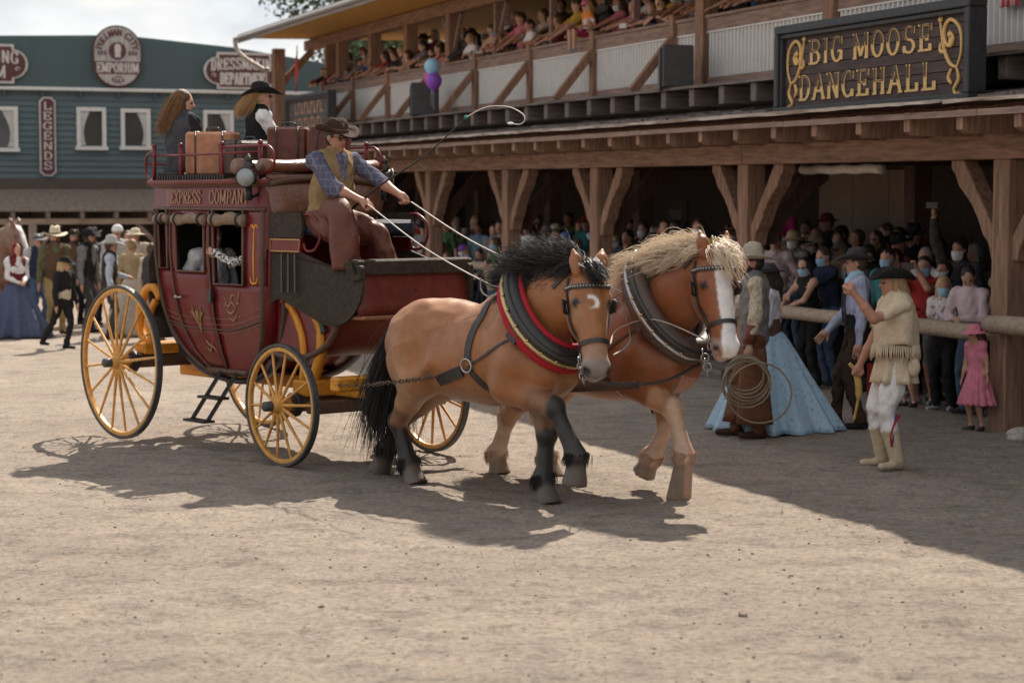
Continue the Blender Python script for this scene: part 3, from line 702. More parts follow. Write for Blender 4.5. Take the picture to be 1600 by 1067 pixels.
def notch(a, b, r): return [(a, -b + r), (a, b - r), (a - r * .6, b - r * .6), (a - r, b), (-a + r, b), (-a + r * .6, b - r * .6), (-a, b - r), (-a, -b + r), (-a + r * .6, -b + r * .6), (-a + r, -b), (a - r, -b), (a - r * .6, -b + r * .6)]
MB().prism(notch(.155, .755, .07), g, 0, .03).build('border', stp, lg); MB().prism(notch(.125, .725, .06), g, .032, .04).build('face_board', maroon, lg)
mb = MB()
for i, c in enumerate('LEGENDS'): glyph(mb, c, lambda a, b, d, i=i: g(a - .085, .51 - i * .19 + b, .041 + d), .17, .15, pen=(.24, .12), ser=.12)
mb.build('lettering', stp, lg)

# ================================================================== trees beyond the roofs
bark = M('bark', (.09, .065, .05), var=.3, scale=6)
def leafmat(nm, c): return M(nm, c, rough=.6, var=.35, scale=1.5, bump=0, spec=.3)
def tree(loc, h, cr, seed, lab, n=5200, leaf=.13, lm=None, cz=.62):
    o = empty('broadleaf_tree', loc, label=lab, cat='tree', group='trees beyond the roofs'); rr = random.Random(seed); mb = MB()
    mb.tube([(0, 0, -.2), (.1, .05, h * .25), (0, .1, h * .5), (.1, 0, h * .8)], [.28, .22, .15, .05], 8)
    cl = []
    for i in range(16):
        a = rr.random() * 6.28; e = rr.uniform(-.5, 1.2); d = cr * (.45 + .45 * rr.random())
        c = Vector((math.cos(a) * math.cos(e) * d, math.sin(a) * math.cos(e) * d, h * cz + math.sin(e) * d * .9)); cl.append((c, cr * (.28 + .25 * rr.random())))
        mb.tube([(0, .05, h * (.25 + .3 * rr.random())), c * .5 + Vector((0, 0, h * .22)), c], [.09, .05, .015], 5)
    mb.build('trunk', bark, o)
    lv = MB()
    for i in range(n):
        c, q = cl[rr.randrange(len(cl))]
        v = Vector((rr.gauss(0, 1), rr.gauss(0, 1), rr.gauss(0, .8))).normalized() * (q * (.55 + .55 * rr.random() ** .5)); p = c + v
        a = Vector((rr.gauss(0, 1), rr.gauss(0, 1), rr.gauss(0, 1))).normalized(); b = a.cross(Vector((rr.gauss(0, 1), rr.gauss(0, 1), rr.gauss(0, 1)))).normalized()
        s = leaf * (.6 + .8 * rr.random()); lv.add([p - a * s, p + b * s * .5, p + a * s, p - b * s * .5], [(0, 1, 2, 3)])
    lv.build('crown', lm or leafmat('leaf_green', (.055, .085, .035)), o, fix=False)
tree((-4.4, 66, 0), 15, 4.4, 1, 'dark green tree rising above the roof of the dance hall', cz=.71, n=16000, leaf=.10)
tree((-4.0, 61, 0), 8.8, 2.5, 2, 'low green tree seen through the open far end of the gallery', n=6500, leaf=.09, lm=leafmat('leaf_mid', (.075, .11, .04)))
tree((1.5, 63, 0), 9.0, 3.4, 4, 'green tree behind the dance hall, mostly hidden by gallery posts', n=3600, lm=leafmat('leaf_mid', (.075, .11, .04)))
# ================================================================== organic bodies: smooth unions of tapered limbs, meshed by surface nets
class SDF:
    def __init__(s): s.p = []
    def cap(s, a, b, ra, rb=None, tag=0, k=.03, flat=None, bias=0.0):
        """tapered limb from a to b; flat=(axis, f): section squeezed by f along axis"""
        s.p.append(('c', np.array(a, float), np.array(b, float), ra, ra if rb is None else rb, tag, k, flat, bias)); return s
    def ell(s, c, r, tag=0, k=.03, rot=None, bias=0.0):
        r = (r, r, r) if not hasattr(r, '__len__') else r
        s.p.append(('e', np.array(c, float), np.array(r, float), None if rot is None else np.array(rot, float), 0, tag, k, None, bias)); return s
    def sub(s, c, r, tag=0, k=.01, rot=None):
        r = (r, r, r) if not hasattr(r, '__len__') else r
        s.p.append(('s', np.array(c, float), np.array(r, float), None if rot is None else np.array(rot, float), 0, tag, k, None, 0.0)); return s
    @staticmethod
    def dist(q, P):
        if q[0] == 'c':
            a, b, ra, rb, fl = q[1], q[2], q[3], q[4], q[7]
            ab = b - a; L2 = max(float(ab @ ab), 1e-9)
            w = P - a; t = np.clip((w @ ab) / L2, 0, 1)
            w = w - t[..., None] * ab
            if fl is not None:
                ax = np.array(fl[0], float); ax /= np.linalg.norm(ax); c = w @ ax
                d2 = (w * w).sum(-1) + c * c * (1 / fl[1] ** 2 - 1)
                return np.sqrt(d2) * (fl[1] if fl[1] < 1 else 1) - (ra + (rb - ra) * t) * (fl[1] if fl[1] < 1 else 1)
            return np.sqrt((w * w).sum(-1)) - (ra + (rb - ra) * t)
        w = P - q[1]
        if q[3] is not None: w = w @ q[3]
        n = w / q[2]; k0 = np.sqrt((n * n).sum(-1)); m = w / (q[2] * q[2]); k1 = np.sqrt((m * m).sum(-1)) + 1e-9
        return k0 * (k0 - 1) / k1
    @staticmethod
    def bbox(q):
        if q[0] == 'c':
            r = max(q[3], q[4]) * (max(1, q[7][1]) if q[7] else 1)
            return np.minimum(q[1], q[2]) - r, np.maximum(q[1], q[2]) + r
        r = q[2] if q[3] is None else np.full(3, q[2].max())
        return q[1] - r, q[1] + r
    def eval(s, P):
        P = np.asarray(P, float); D = np.full(P.shape[:-1], 9.0)
        for q in s.p:
            d = s.dist(q, P); k = q[6]
            if q[0] == 's':
                h = np.clip(.5 - .5 * (D + d) / k, 0, 1); D = D + (-d - D) * h + k * h * (1 - h)
            else:
                h = np.clip(.5 + .5 * (D - d) / k, 0, 1); D = D + (d - D) * h - k * h * (1 - h)
        return D
    def mesh(s, vox):
        lo = np.min([s.bbox(q)[0] for q in s.p], 0) - 3 * vox; hi = np.max([s.bbox(q)[1] for q in s.p], 0) + 3 * vox
        n = np.ceil((hi - lo) / vox).astype(int) + 1
        D = np.full(n, 1.0, np.float32); B = np.full(n, 9.0, np.float32); T = np.zeros(n, np.int16)
        ax = [lo[i] + vox * np.arange(n[i]) for i in range(3)]
        for q in s.p:
            a, b = s.bbox(q); k = q[6]; g = k + 2.5 * vox
            i0 = np.maximum(((a - g - lo) / vox).astype(int), 0); i1 = np.minimum(((b + g - lo) / vox).astype(int) + 2, n)
            sl_ = tuple(slice(i0[i], i1[i]) for i in range(3))
            P = np.stack(np.meshgrid(*[ax[i][sl_[i]] for i in range(3)], indexing='ij'), -1)
            d = s.dist(q, P); Ds = D[sl_]
            if q[0] == 's':
                h = np.clip(.5 - .5 * (Ds + d) / k, 0, 1); D[sl_] = Ds + (-d - Ds) * h + k * h * (1 - h)
                m_ = (d < vox * 1.2); Ts = T[sl_]; Ts[m_] = q[5]; Bs = B[sl_]; Bs[m_] = -9
            else:
                h = np.clip(.5 + .5 * (Ds - d) / k, 0, 1); D[sl_] = Ds + (d - Ds) * h - k * h * (1 - h)
                dd = d + q[8]; Bs = B[sl_]; m_ = dd < Bs; Bs[m_] = dd[m_]; Ts = T[sl_]; Ts[m_] = q[5]
        return surface_nets(D, T, lo, vox)
def surface_nets(D, T, lo, vox):
    S = D < 0
    c = [S[i:S.shape[0] - 1 + i, j:S.shape[1] - 1 + j, k:S.shape[2] - 1 + k] for i in (0, 1) for j in (0, 1) for k in (0, 1)]
    sm_ = sum(x.astype(np.int8) for x in c); act = np.argwhere((sm_ > 0) & (sm_ < 8))
    idx = np.full(sm_.shape, -1, np.int64); idx[tuple(act.T)] = np.arange(len(act))
    off = [(i, j, k) for i in (0, 1) for j in (0, 1) for k in (0, 1)]
    V = np.stack([D[act[:, 0] + o[0], act[:, 1] + o[1], act[:, 2] + o[2]] for o in off], 1)
    TT = np.stack([T[act[:, 0] + o[0], act[:, 1] + o[1], act[:, 2] + o[2]] for o in off], 1)
    acc = np.zeros((len(act), 3)); cn = np.zeros(len(act))
    for a in range(8):
        for b in range(a + 1, 8):
            oa, ob = np.array(off[a]), np.array(off[b])
            if np.abs(oa - ob).sum() != 1: continue
            va, vb = V[:, a], V[:, b]; m = (va < 0) != (vb < 0)
            t = np.where(m, va / np.where(m, va - vb, 1), 0)
            acc += np.where(m[:, None], oa + t[:, None] * (ob - oa), 0); cn += m
    pos = lo + (act + acc / cn[:, None]) * vox
    vt = TT[np.arange(len(act)), np.argmin(np.abs(V), 1)]
    F = []
    for axn in range(3):
        o = [0, 0, 0]; o[axn] = 1
        A = S[:S.shape[0] - o[0], :S.shape[1] - o[1], :S.shape[2] - o[2]]; Bq = S[o[0]:, o[1]:, o[2]:]
        e = np.argwhere(A != Bq); u, v = [(1, 2), (2, 0), (0, 1)][axn]
        e = e[(e[:, u] > 0) & (e[:, v] > 0)]
        inside = A[tuple(e.T)]
        def at_(du, dv):
            q = e.copy(); q[:, u] -= du; q[:, v] -= dv; return idx[tuple(q.T)]
        Q = np.stack([at_(1, 1), at_(0, 1), at_(0, 0), at_(1, 0)], 1)
        Q[~inside] = Q[~inside][:, ::-1]; F.append(Q)
    F = np.concatenate(F); F = F[(F >= 0).all(1)]
    ft = vt[F]; s_ = np.sort(ft, 1); ftag = np.where(s_[:, 1] == s_[:, 2], s_[:, 1], s_[:, 1])
    return pos, F, ftag, vt
def relax(pos, F, it=2, lam=.5):
    n = len(pos)
    for _ in range(it):
        acc = np.zeros_like(pos); cn = np.zeros(n)
        for a, b in ((0, 1), (1, 2), (2, 3), (3, 0)):
            np.add.at(acc, F[:, a], pos[F[:, b]]); np.add.at(acc, F[:, b], pos[F[:, a]]); np.add.at(cn, F[:, a], 1); np.add.at(cn, F[:, b], 1)
        pos = pos * (1 - lam) + lam * acc / np.maximum(cn, 1)[:, None]
    return pos
def np_mesh(name, pos, F, mats, mi, smooth=True, color=None):
    me = bpy.data.meshes.new(name); nv, nf = len(pos), len(F)
    me.vertices.add(nv); me.vertices.foreach_set('co', np.ascontiguousarray(pos, np.float32).ravel())
    me.loops.add(nf * 4); me.loops.foreach_set('vertex_index', np.ascontiguousarray(F, np.int32).ravel())
    me.polygons.add(nf); me.polygons.foreach_set('loop_start', np.arange(0, nf * 4, 4, dtype=np.int32))
    me.polygons.foreach_set('loop_total', np.full(nf, 4, np.int32))
    for m in mats: me.materials.append(m)
    me.polygons.foreach_set('material_index', np.ascontiguousarray(mi, np.int32)); me.polygons.foreach_set('use_smooth', np.full(nf, smooth))
    if color is not None:
        ca = me.color_attributes.new('coat', 'FLOAT_COLOR', 'POINT')
        ca.data.foreach_set('color', np.ascontiguousarray(np.concatenate([color, np.ones((nv, 1))], 1), np.float32).ravel())
    me.update(calc_edges=True); me.validate()
    return me
def sdf_obj(name, sdf, vox, mats, parent=None, it=1, color=None, **kw):
    """mats: list indexed by tag"""
    pos, F, ft, vt = sdf.mesh(vox); pos = relax(pos, F, it)
    return link(name, np_mesh(name, pos, F, mats, ft, color=None if color is None else color(pos)), parent, **kw)
def two_bone(a, c, l1, l2, hint):
    """joint between a and c for bone lengths l1, l2 bending towards hint; c is pulled in when out of reach"""
    a = Vector(a); c = Vector(c); d = c - a; L = d.length
    if L > (l1 + l2) * .995: c = a + d * ((l1 + l2) * .995 / L); d = c - a; L = d.length
    x = (l1 * l1 - l2 * l2 + L * L) / (2 * L); h = math.sqrt(max(l1 * l1 - x * x, 0)); u = d / L
    p = Vector(hint) - u * u.dot(Vector(hint)); p = nrm(p)
    return a + u * x + p * h, c
# ================================================================== the two draught horses
def vnormals(pos, F):
    n = np.cross(pos[F[:, 2]] - pos[F[:, 0]], pos[F[:, 3]] - pos[F[:, 1]]); N = np.zeros_like(pos)
    for i in range(4): np.add.at(N, F[:, i], n)
    return N / (np.linalg.norm(N, axis=1, keepdims=True) + 1e-12)
coat_m = M('horse_coat', (1, 1, 1), rough=.38, var=.15, scale=5, bump=.22, bscale=130, spec=.45, attr='coat', sheen=.12)
leather_k = M('black_leather', (.030, .026, .024), rough=.42, var=.2, scale=20, bump=.2, bscale=120, spec=.5)
leather_b = M('brown_leather', (.085, .055, .042), rough=.5, var=.25, scale=16, bump=.25, bscale=110, spec=.45)
steel = M('worn_steel', (.42, .40, .38), rough=.32, metal=.9, var=.2, scale=20, bump=.1); brass = M('brass', (.50, .36, .18), rough=.3, metal=.9, var=.15)
redpad = M('red_felt', (.36, .012, .022), rough=.8, var=.12, scale=14, bump=.3, bscale=90)
def ribbon(mb, pts, nor, w, th=.006, m=0, closed=False):
    pts = [Vector(p) for p in pts]; nor = [nrm(n) for n in nor]; k = len(pts); P = []
    ws = [w] * k if not hasattr(w, '__len__') else w
    for i in range(k):
        d = nrm(pts[(i + 1) % k] - pts[i - 1]) if closed else nrm(pts[min(i + 1, k - 1)] - pts[max(i - 1, 0)])
        s = nrm(d.cross(nor[i])); n = nor[i]
        P += [pts[i] - s * ws[i] / 2, pts[i] + s * ws[i] / 2, pts[i] + s * ws[i] / 2 + n * th, pts[i] - s * ws[i] / 2 + n * th]
    F = []
    for i in range(k if closed else k - 1):
        q = (i + 1) % k
        for j in range(4): F.append((i * 4 + j, i * 4 + (j + 1) % 4, q * 4 + (j + 1) % 4, q * 4 + j))
    if not closed: F += [(0, 1, 2, 3), ((k - 1) * 4 + 3, (k - 1) * 4 + 2, (k - 1) * 4 + 1, (k - 1) * 4)]
    mb.add(P, F, m, False)
def cast(S, o, d, far=1.2):
    """surface point of S going from o (inside) along d"""
    o = np.array(o, float); d = np.array(d, float); d /= np.linalg.norm(d)
    ts = np.linspace(0, far, 140); v = S.eval(o + ts[:, None] * d); i = np.argmax(v > 0)
    a, b = ts[max(i - 1, 0)], ts[i]
    for _ in range(8):
        m = (a + b) / 2
        if S.eval((o + m * d)[None])[0] > 0: b = m
        else: a = m
    return o + b * d
def grad(S, p, e=.006):
    p = np.array(p, float); Q = np.array([p + e * v for v in np.eye(3)] + [p - e * v for v in np.eye(3)]); f = S.eval(Q); return Vector(f[:3] - f[3:])
def strap(S, cast_list, w, mat, name, parent, th=.008, closed=False, off=.004, sub=4):
    pts = [cast(S, o, d) for o, d in cast_list]
    pts = [np.array(p) for p in spline(pts, sub, closed)]
    nn = [nrm(grad(S, p)) for p in pts]; mb = MB(); ribbon(mb, [Vector(p) + n * off for p, n in zip(pts, nn)], nn, w, th, closed=closed)
    return mb.build(name, mat, parent)
def ring(mb, c, r, rt, nrml, n=16, m=0, k=6):
    z = nrm(nrml); x = nrm(z.cross(Vector((.3, .2, .9)))); y = z.cross(x); c = Vector(c)
    mb.tube([c + x * (r * math.cos(2 * math.pi * i / n)) + y * (r * math.sin(2 * math.pi * i / n)) for i in range(n)], rt, k, m, closed=True)
def hairs(name, roots, mat, parent, n, length, flow, seed, r0=.0045, curl=.10, clump=18, segs=7, droop=.0, spread=.16):
    """strands from a root curve; flow(t, rnd) -> direction"""
    rr = random.Random(seed); mb = MB(); C = spline(roots, 10); K = len(C) - 1
    cl = [(rr.random(), Vector((rr.gauss(0, 1), rr.gauss(0, 1), rr.gauss(0, 1))) * spread, .75 + .5 * rr.random()) for _ in range(clump)]
    for i in range(n):
        ci = cl[rr.randrange(clump)]; t = min(1, max(0, ci[0] + rr.gauss(0, .045))); q = t * K; j = min(int(q), K - 1); p = C[j].lerp(C[j + 1], q - j) + Vector((rr.gauss(0, .008), rr.gauss(0, .014), rr.gauss(0, .006)))
        d = nrm(Vector(flow(t)) + ci[1] + Vector((rr.gauss(0, 1), rr.gauss(0, 1), rr.gauss(0, 1))) * .07); L = length(t) * ci[2] * (.7 + .5 * rr.random())
        side = nrm(d.cross(Vector((0, 0, 1)))); w = curl * rr.gauss(0, 1); w2 = curl * rr.gauss(0, .6); pts = []
        for s_ in range(segs):
            v = s_ / (segs - 1); pts.append(p + d * (L * v) + side * (w * L * math.sin(v * 2.6)) + Vector((0, 0, 1)) * (w2 * L * math.sin(v * 3.0) - droop * L * v * v))
        r = r0 * (.7 + .6 * rr.random()); mb.tube(pts, [r * (1 - .75 * (s_ / (segs - 1)) ** 1.5) for s_ in range(segs)], 3, caps=False)
    return mb.build(name, mat, parent, fix=False)

HS = (1.14, 1.26, 1.20)
def make_horse(cfg):
    o = empty('draught_horse', cfg['loc'], R(cfg['head']), cfg['label'], 'horse', cfg.get('group', 'team of two draught horses'))
    S = SDF(); K = .10
    S.ell((-.12, 0, 1.055), (.66, .315, .365), 0, K); S.ell((.15, 0, 1.06), (.45, .30, .37), 0, K)
    S.ell((.50, 0, 1.08), (.37, .265, .34), 0, K)
    for s in (-1, 1):
        S.ell((.66, s * .10, 1.0), (.235, .165, .22), 0, .08)
        S.ell((-.60, s * .10, 1.19), (.33, .215, .275), 0, K); S.ell((-.74, s * .13, 1.02), (.21, .17, .29), 0, .08)
        S.ell((.46, s * .205, 1.14), (.17, .10, .30), 0, .07)
    for s in (-1, 1): S.cap((-.30, s * .285, 1.0), (-.50, s * .225, .82), .05, .07, 0, .06); S.ell((.62, s * .21, .93), (.10, .06, .16), 0, .05)
    S.ell((.30, 0, 1.38), (.30, .13, .185), 0, K); S.ell((-.35, 0, 1.27), (.35, .25, .21), 0, K)
    fy = ((0, 1, 0), .62)
    S.cap((.50, 0, 1.27), (.76, -.01, 1.50), .315, .245, 0, .09, fy); S.cap((.76, -.01, 1.50), cfg['neck'], .245, .165, 0, .06, fy)
    # head
    P = Vector(cfg['poll']); yw = R(cfg['yaw']); tl = R(cfg['tilt'])
    hx = Vector((math.sin(tl) * math.cos(yw), math.sin(tl) * math.sin(yw), -math.cos(tl))); hz = Vector((math.cos(tl) * math.cos(yw), math.cos(tl) * math.sin(yw), math.sin(tl))); hy = hz.cross(hx)
    HM = Matrix(((hx.x, hy.x, hz.x, P.x), (hx.y, hy.y, hz.y, P.y), (hx.z, hy.z, hz.z, P.z), (0, 0, 0, 1)))
    Rm = np.array(HM.to_3x3()); hp = lambda *q: HM @ Vector([a * b for a, b in zip(q, HS)])
    E = lambda c, r, tag=0, k=.04: S.ell(hp(*c), [a * b for a, b in zip(r, HS)], tag, k, rot=Rm)
    hk_ = HS[1]
    S.cap(cfg['neck'], hp(.10, 0, -.12), .175, .15, 0, .05, fy)
    E((.11, 0, -.075), (.16, .118, .125)); S.cap(hp(.12, 0, -.045), hp(.50, 0, -.065), .130, .090, 0, .03)
    E((.24, .052, -.13), (.17, .065, .125), 0, .03); E((.24, -.052, -.13), (.17, .065, .125), 0, .03)
    S.cap(hp(.28, 0, -.19), hp(.55, 0, -.13), .08, .067, 0, .04)
    S.cap(hp(.25, 0, -.03), hp(.56, 0, -.055), .100, .084, 0, .03)
    E((.615, 0, -.075), (.085, .082, .082), 3, .04); E((.63, .035, -.05), (.055, .045, .05), 3, .025); E((.63, -.035, -.05), (.055, .045, .05), 3, .025)
    E((.625, 0, -.15), (.065, .052, .045), 3, .03)
    for s in (-1, 1):
        E((.175, s * .098, -.018), (.06, .028, .035), 0, .025); E((.205, s * .094, -.008), (.030, .022, .022), 4, .006)
        S.sub(hp(.655, s * .066, -.045), (.028, .020, .024), 4, .012, rot=Rm)
        a, b = hp(.01, s * .07, .02), hp(-.135, s * .088, .035)
        S.cap(a, a.lerp(b, .55), .044, .042, 0, .02); S.cap(a.lerp(b, .5), b, .042, .012, 0, .015)
    # legs
    for L in cfg['fore']:
        e, kn, ft, hf = [Vector(q) for q in L]; s = 1 if e.y > 0 else -1
        S.cap((.58, s * .20, 1.06), e, .155, .135, 0, .07); S.cap(e, e.lerp(kn, .5), .140, .108, 0, .05); S.cap(e.lerp(kn, .5), kn, .108, .078, 5, .03)
        S.ell(kn, (.082, .078, .088), 1, .03); S.cap(kn, kn.lerp(ft, .55), .066, .055, 1, .025); S.cap(kn.lerp(ft, .5), ft, .056, .080, 1, .025)
        S.ell(ft - nrm(Vector((1, 0, .2))) * .028, (.078, .074, .09), 1, .03)
        hv = nrm(hf - ft); S.cap(ft, ft + hv * .07, .058, .060, 1, .025); hoof(S, ft + hv * .06, hf, hv)
    for L in cfg['hind']:
        st, hk, ft, hf = [Vector(q) for q in L]; s = 1 if st.y > 0 else -1
        S.cap((-.62, s * .15, 1.12), st, .215, .165, 0, .08); S.cap(st, st.lerp(hk, .55), .158, .100, 0, .06); S.cap(st.lerp(hk, .55), hk, .100, .066, 5, .03)
        S.ell(hk + Vector((-.022, 0, .015)), (.080, .066, .088), 1, .03); S.cap(hk, hk.lerp(ft, .6), .066, .056, 1, .025); S.cap(hk.lerp(ft, .5), ft, .057, .080, 1, .025)
        S.ell(ft - Vector((.03, 0, 0)), (.078, .072, .09), 1, .03)
        hv = nrm(hf - ft); S.cap(ft, ft + hv * .07, .058, .062, 1, .025); hoof(S, ft + hv * .06, hf, hv)
    pos, F, ftag, vt = S.mesh(cfg.get('vox', .0125)); pos = relax(pos, F, 2)
    nv0 = vnormals(pos, F); fl_ = vnoise(pos[:, 0] * 5.2 + pos[:, 1] * 2 + 11, pos[:, 2] * 4.4 - pos[:, 0] * 1.5 + pos[:, 1] * 6 + 40, 12) - .5 + .5 * (vnoise(pos[:, 0] * 12 + 5, pos[:, 2] * 10 + pos[:, 1] * 9 + 8, 13) - .5)
    pos = pos + nv0 * (fl_ * np.where(vt == 0, .024, .014) * (((pos - np.array(P)) @ Rm)[:, 0] < -.02))[:, None]
    # coat colours by region, softened over the surface
    pal = np.array(cfg['pal']); C = pal[vt].copy()
    hl = (pos - np.array(P)) @ Rm / np.array(HS)
    cfg['paint'](pos, hl, C, vt)
    C = relax(C, F, cfg.get('soft', 4)); C[vt == 4] = pal[4]
    if cfg.get('mark'): cfg['mark'](pos, hl, C); C = relax(C, F, 1)
    link('body', np_mesh('body', pos, F, [coat_m], np.zeros(len(F), np.int32), color=C), o)
    return o, S, HM, Rm
def hoof(S, top, bot, hv):
    top, bot = Vector(top), Vector(bot); n = nrm(bot - top); L = max(.06, (bot - top).length)
    S.cap(top + n * .0, top + n * (L + .02), .070, .098, 2, .014)
    S.sub(bot + n * .16, .165 if abs(n.z) > .75 else .162, 2, .008)
    c = top + n * (L + .075); 
    S.sub(c, (.11, .11, .085) if abs(n.z) > .8 else .085, 2, .008) if False else None
NB = dict(pal=[(.285, .108, .033), (.020, .016, .014), (.105, .078, .060), (.20, .165, .145), (.012, .010, .010), (.20, .09, .042)],
          loc=(-.21, 15.67, 0), head=-47, poll=(1.17, -.05, 1.735), neck=(1.02, -.02, 1.62), yaw=-30, tilt=24,
          label='stocky bay horse with black mane and red padded collar, nearest the street camera side' .replace(', nearest the street camera side', ''),
          fore=[((.47, -.18, .87), (.92, -.15, .735), (1.12, -.11, .385), (1.095, -.11, .20)), ((.50, .16, .87), (.637, .05, .50), (.640, .02, .165), (.69, .02, .0))],
          hind=[((-.56, -.17, .86), (-.945, -.08, .47), (-.845, -.05, .155), (-.765, -.05, .0)), ((-.66, .15, .82), (-1.09, .07, .455), (-1.24, .05, .215), (-1.33, .05, .045))])
def paint_n(pos, hl, C, vt):
    b = vt == 0
    low = np.clip((.95 - pos[:, 2]) / .25, 0, 1) * b * (np.abs(pos[:, 1]) < .30) * (pos[:, 0] < .5); C += low[:, None] * np.array([.05, .045, .03])
    fl = np.exp(-((pos[:, 0] + .62) ** 2 / .02 + (pos[:, 2] - .85) ** 2 / .06)) * b; C += fl[:, None] * np.array([.10, .09, .06])
    mz = (hl[:, 0] > .50) & (hl[:, 0] < .60) & (np.abs(hl[:, 1]) < .14) & (np.abs(hl[:, 2]) < .25); C[mz] = C[mz] * .5 + np.array([.34, .25, .19]) * .5
    ck = np.exp(-((hl[:, 0] - .24) ** 2 / .006 + (np.abs(hl[:, 1]) - .10) ** 2 / .0015 + (hl[:, 2] + .03) ** 2 / .002)); C += ck[:, None] * np.array([.1, .09, .07])
    C *= (.9 + .2 * vnoise(pos[:, 0] * 5 + 20, pos[:, 2] * 5 + pos[:, 1] * 3 + 9, 5))[:, None]
def mark_n(pos, hl, C):
    f = hl[:, 2] > -.02
    d = np.abs(np.hypot(hl[:, 0] - .235, hl[:, 1] + .025) - .042); m = f & (d < .013) & (hl[:, 1] > -.035) & (hl[:, 1] < .04) & (hl[:, 0] < .27); C[m] = (.75, .70, .66)
NB.update(fl=.15, paint=paint_n, mark=mark_n, label='stocky bay horse with black mane and red padded collar')
FB = dict(pal=[(.235, .072, .021), (.50, .34, .235), (.22, .155, .105), (.30, .20, .16), (.012, .010, .010), (.38, .19, .095)],
          loc=(.73, 16.07, 0), head=-47, poll=(1.18, -.05, 1.85), neck=(1.01, -.02, 1.72), yaw=-25, tilt=24,
          fore=[((.47, -.18, .87), (.83, -.12, .685), (.915, -.07, .325), (.85, -.06, .0)), ((.46, .16, .87), (.60, .08, .52), (.46, .06, .26), (.38, .06, .14))],
          hind=[((-.60, -.17, .84), (-1.03, -.09, .44), (-1.19, -.06, .145), (-1.16, -.06, .0)), ((-.50, .16, .86), (-.83, .09, .47), (-.70, .05, .15), (-.64, .05, .0))])
def paint_f(pos, hl, C, vt):
    b = vt == 0
    low = np.clip((.9 - pos[:, 2]) / .25, 0, 1) * b * (pos[:, 0] < .5); C += low[:, None] * np.array([.05, .03, .02])
    C *= (.88 + .24 * vnoise(pos[:, 0] * 4 + 20, pos[:, 2] * 4 + pos[:, 1] * 3 + 9, 6))[:, None]
def mark_f(pos, hl, C):
    hw_ = np.interp(hl[:, 0], [-.02, .08, .3, .5, .62, .70], [.0, .05, .055, .045, .06, .05])
    m = (hl[:, 2] > -.06) & (np.abs(hl[:, 1] - .012) < hw_) & (hl[:, 0] > -.02) & (hl[:, 0] < .72); C[m] = (.74, .69, .66)
    pk = (hl[:, 0] > .64) & (hl[:, 2] < .02) & (np.abs(hl[:, 1]) < .12) & ~m; C[pk] = C[pk] * .5 + np.array([.55, .30, .23]) * .5
FB.update(tail=.42, paint=paint_f, mark=mark_f, label='chestnut horse with blond mane and broad white blaze')

def mane_tail(o, cfg, col, nm, seed, up, ML):
    hm = M(nm, col, rough=.42, var=.3, scale=30, bump=0, spec=.4)
    Pp = Vector(cfg['poll']); nk = Vector(cfg['neck'])
    crest = [(.36, 0, 1.56), (.56, 0, 1.66 + (nk.z - 1.63) * .6), (.80, -.01, 1.735 + (nk.z - 1.63) * .9), (Pp.x - .06, Pp.y, Pp.z + .055)]
    hairs('mane', crest, hm, o, 4200, lambda t: ML * (.75 + .5 * math.sin(t * 3)), lambda t: (-.95, -.10, up + .2 * math.sin(t * 9)), seed, r0=.0027, curl=.11, clump=90, segs=9, droop=.40, spread=.22)
    hairs('mane', [Vector(c) - Vector((0, .0, .03)) for c in crest], hm, o, 1500, lambda t: .17, lambda t: (-.55, -.75, .25), seed + 1, r0=.003, curl=.18, clump=40, segs=7, droop=.5)
    hd = [(Pp.x - .03, Pp.y + .05, Pp.z + .05), (Pp.x + .02, Pp.y - .02, Pp.z + .06), (Pp.x + .02, Pp.y - .07, Pp.z + .04)]
    hairs('forelock', hd, hm, o, 800, lambda t: cfg.get('fl', .21), lambda t: (.62, -.28 + .5 * t, .10), seed + 2, r0=.003, curl=.2, clump=14, segs=8, droop=.75)
    tl = [(-.90, 0, 1.36), (-.95, 0, 1.33), (-.985, 0, 1.27)]
    hairs('tail', tl, hm, o, 3000, lambda t: cfg.get('tail', .60), lambda t: (-.24, .0, -.50), seed + 3, r0=.0034, curl=.10, clump=60, segs=12, droop=.55, spread=.06)
    fmat = M(nm + '_feather', tuple(cfg['pal'][1]), rough=.6, var=.3, scale=30, bump=0)
    for L in cfg['fore'] + cfg['hind']:
        ft, hf = Vector(L[2]), Vector(L[3]); d = nrm(hf - ft); rr_ = .075
        c0 = ft - d * .03; x_ = nrm(d.cross(Vector((0, 1, 0)))); 
        hairs('feather', [c0 + x_ * (rr_ * math.cos(a)) + Vector((0, 1, 0)) * (rr_ * math.sin(a)) for a in np.linspace(0, 6.28, 9)], fmat, o, 420, lambda t: .085, lambda t: tuple(d + Vector((-.25, 0, 0))), seed + 9, r0=.0026, curl=.10, clump=40, segs=5, droop=.05, spread=.10)
    return hm
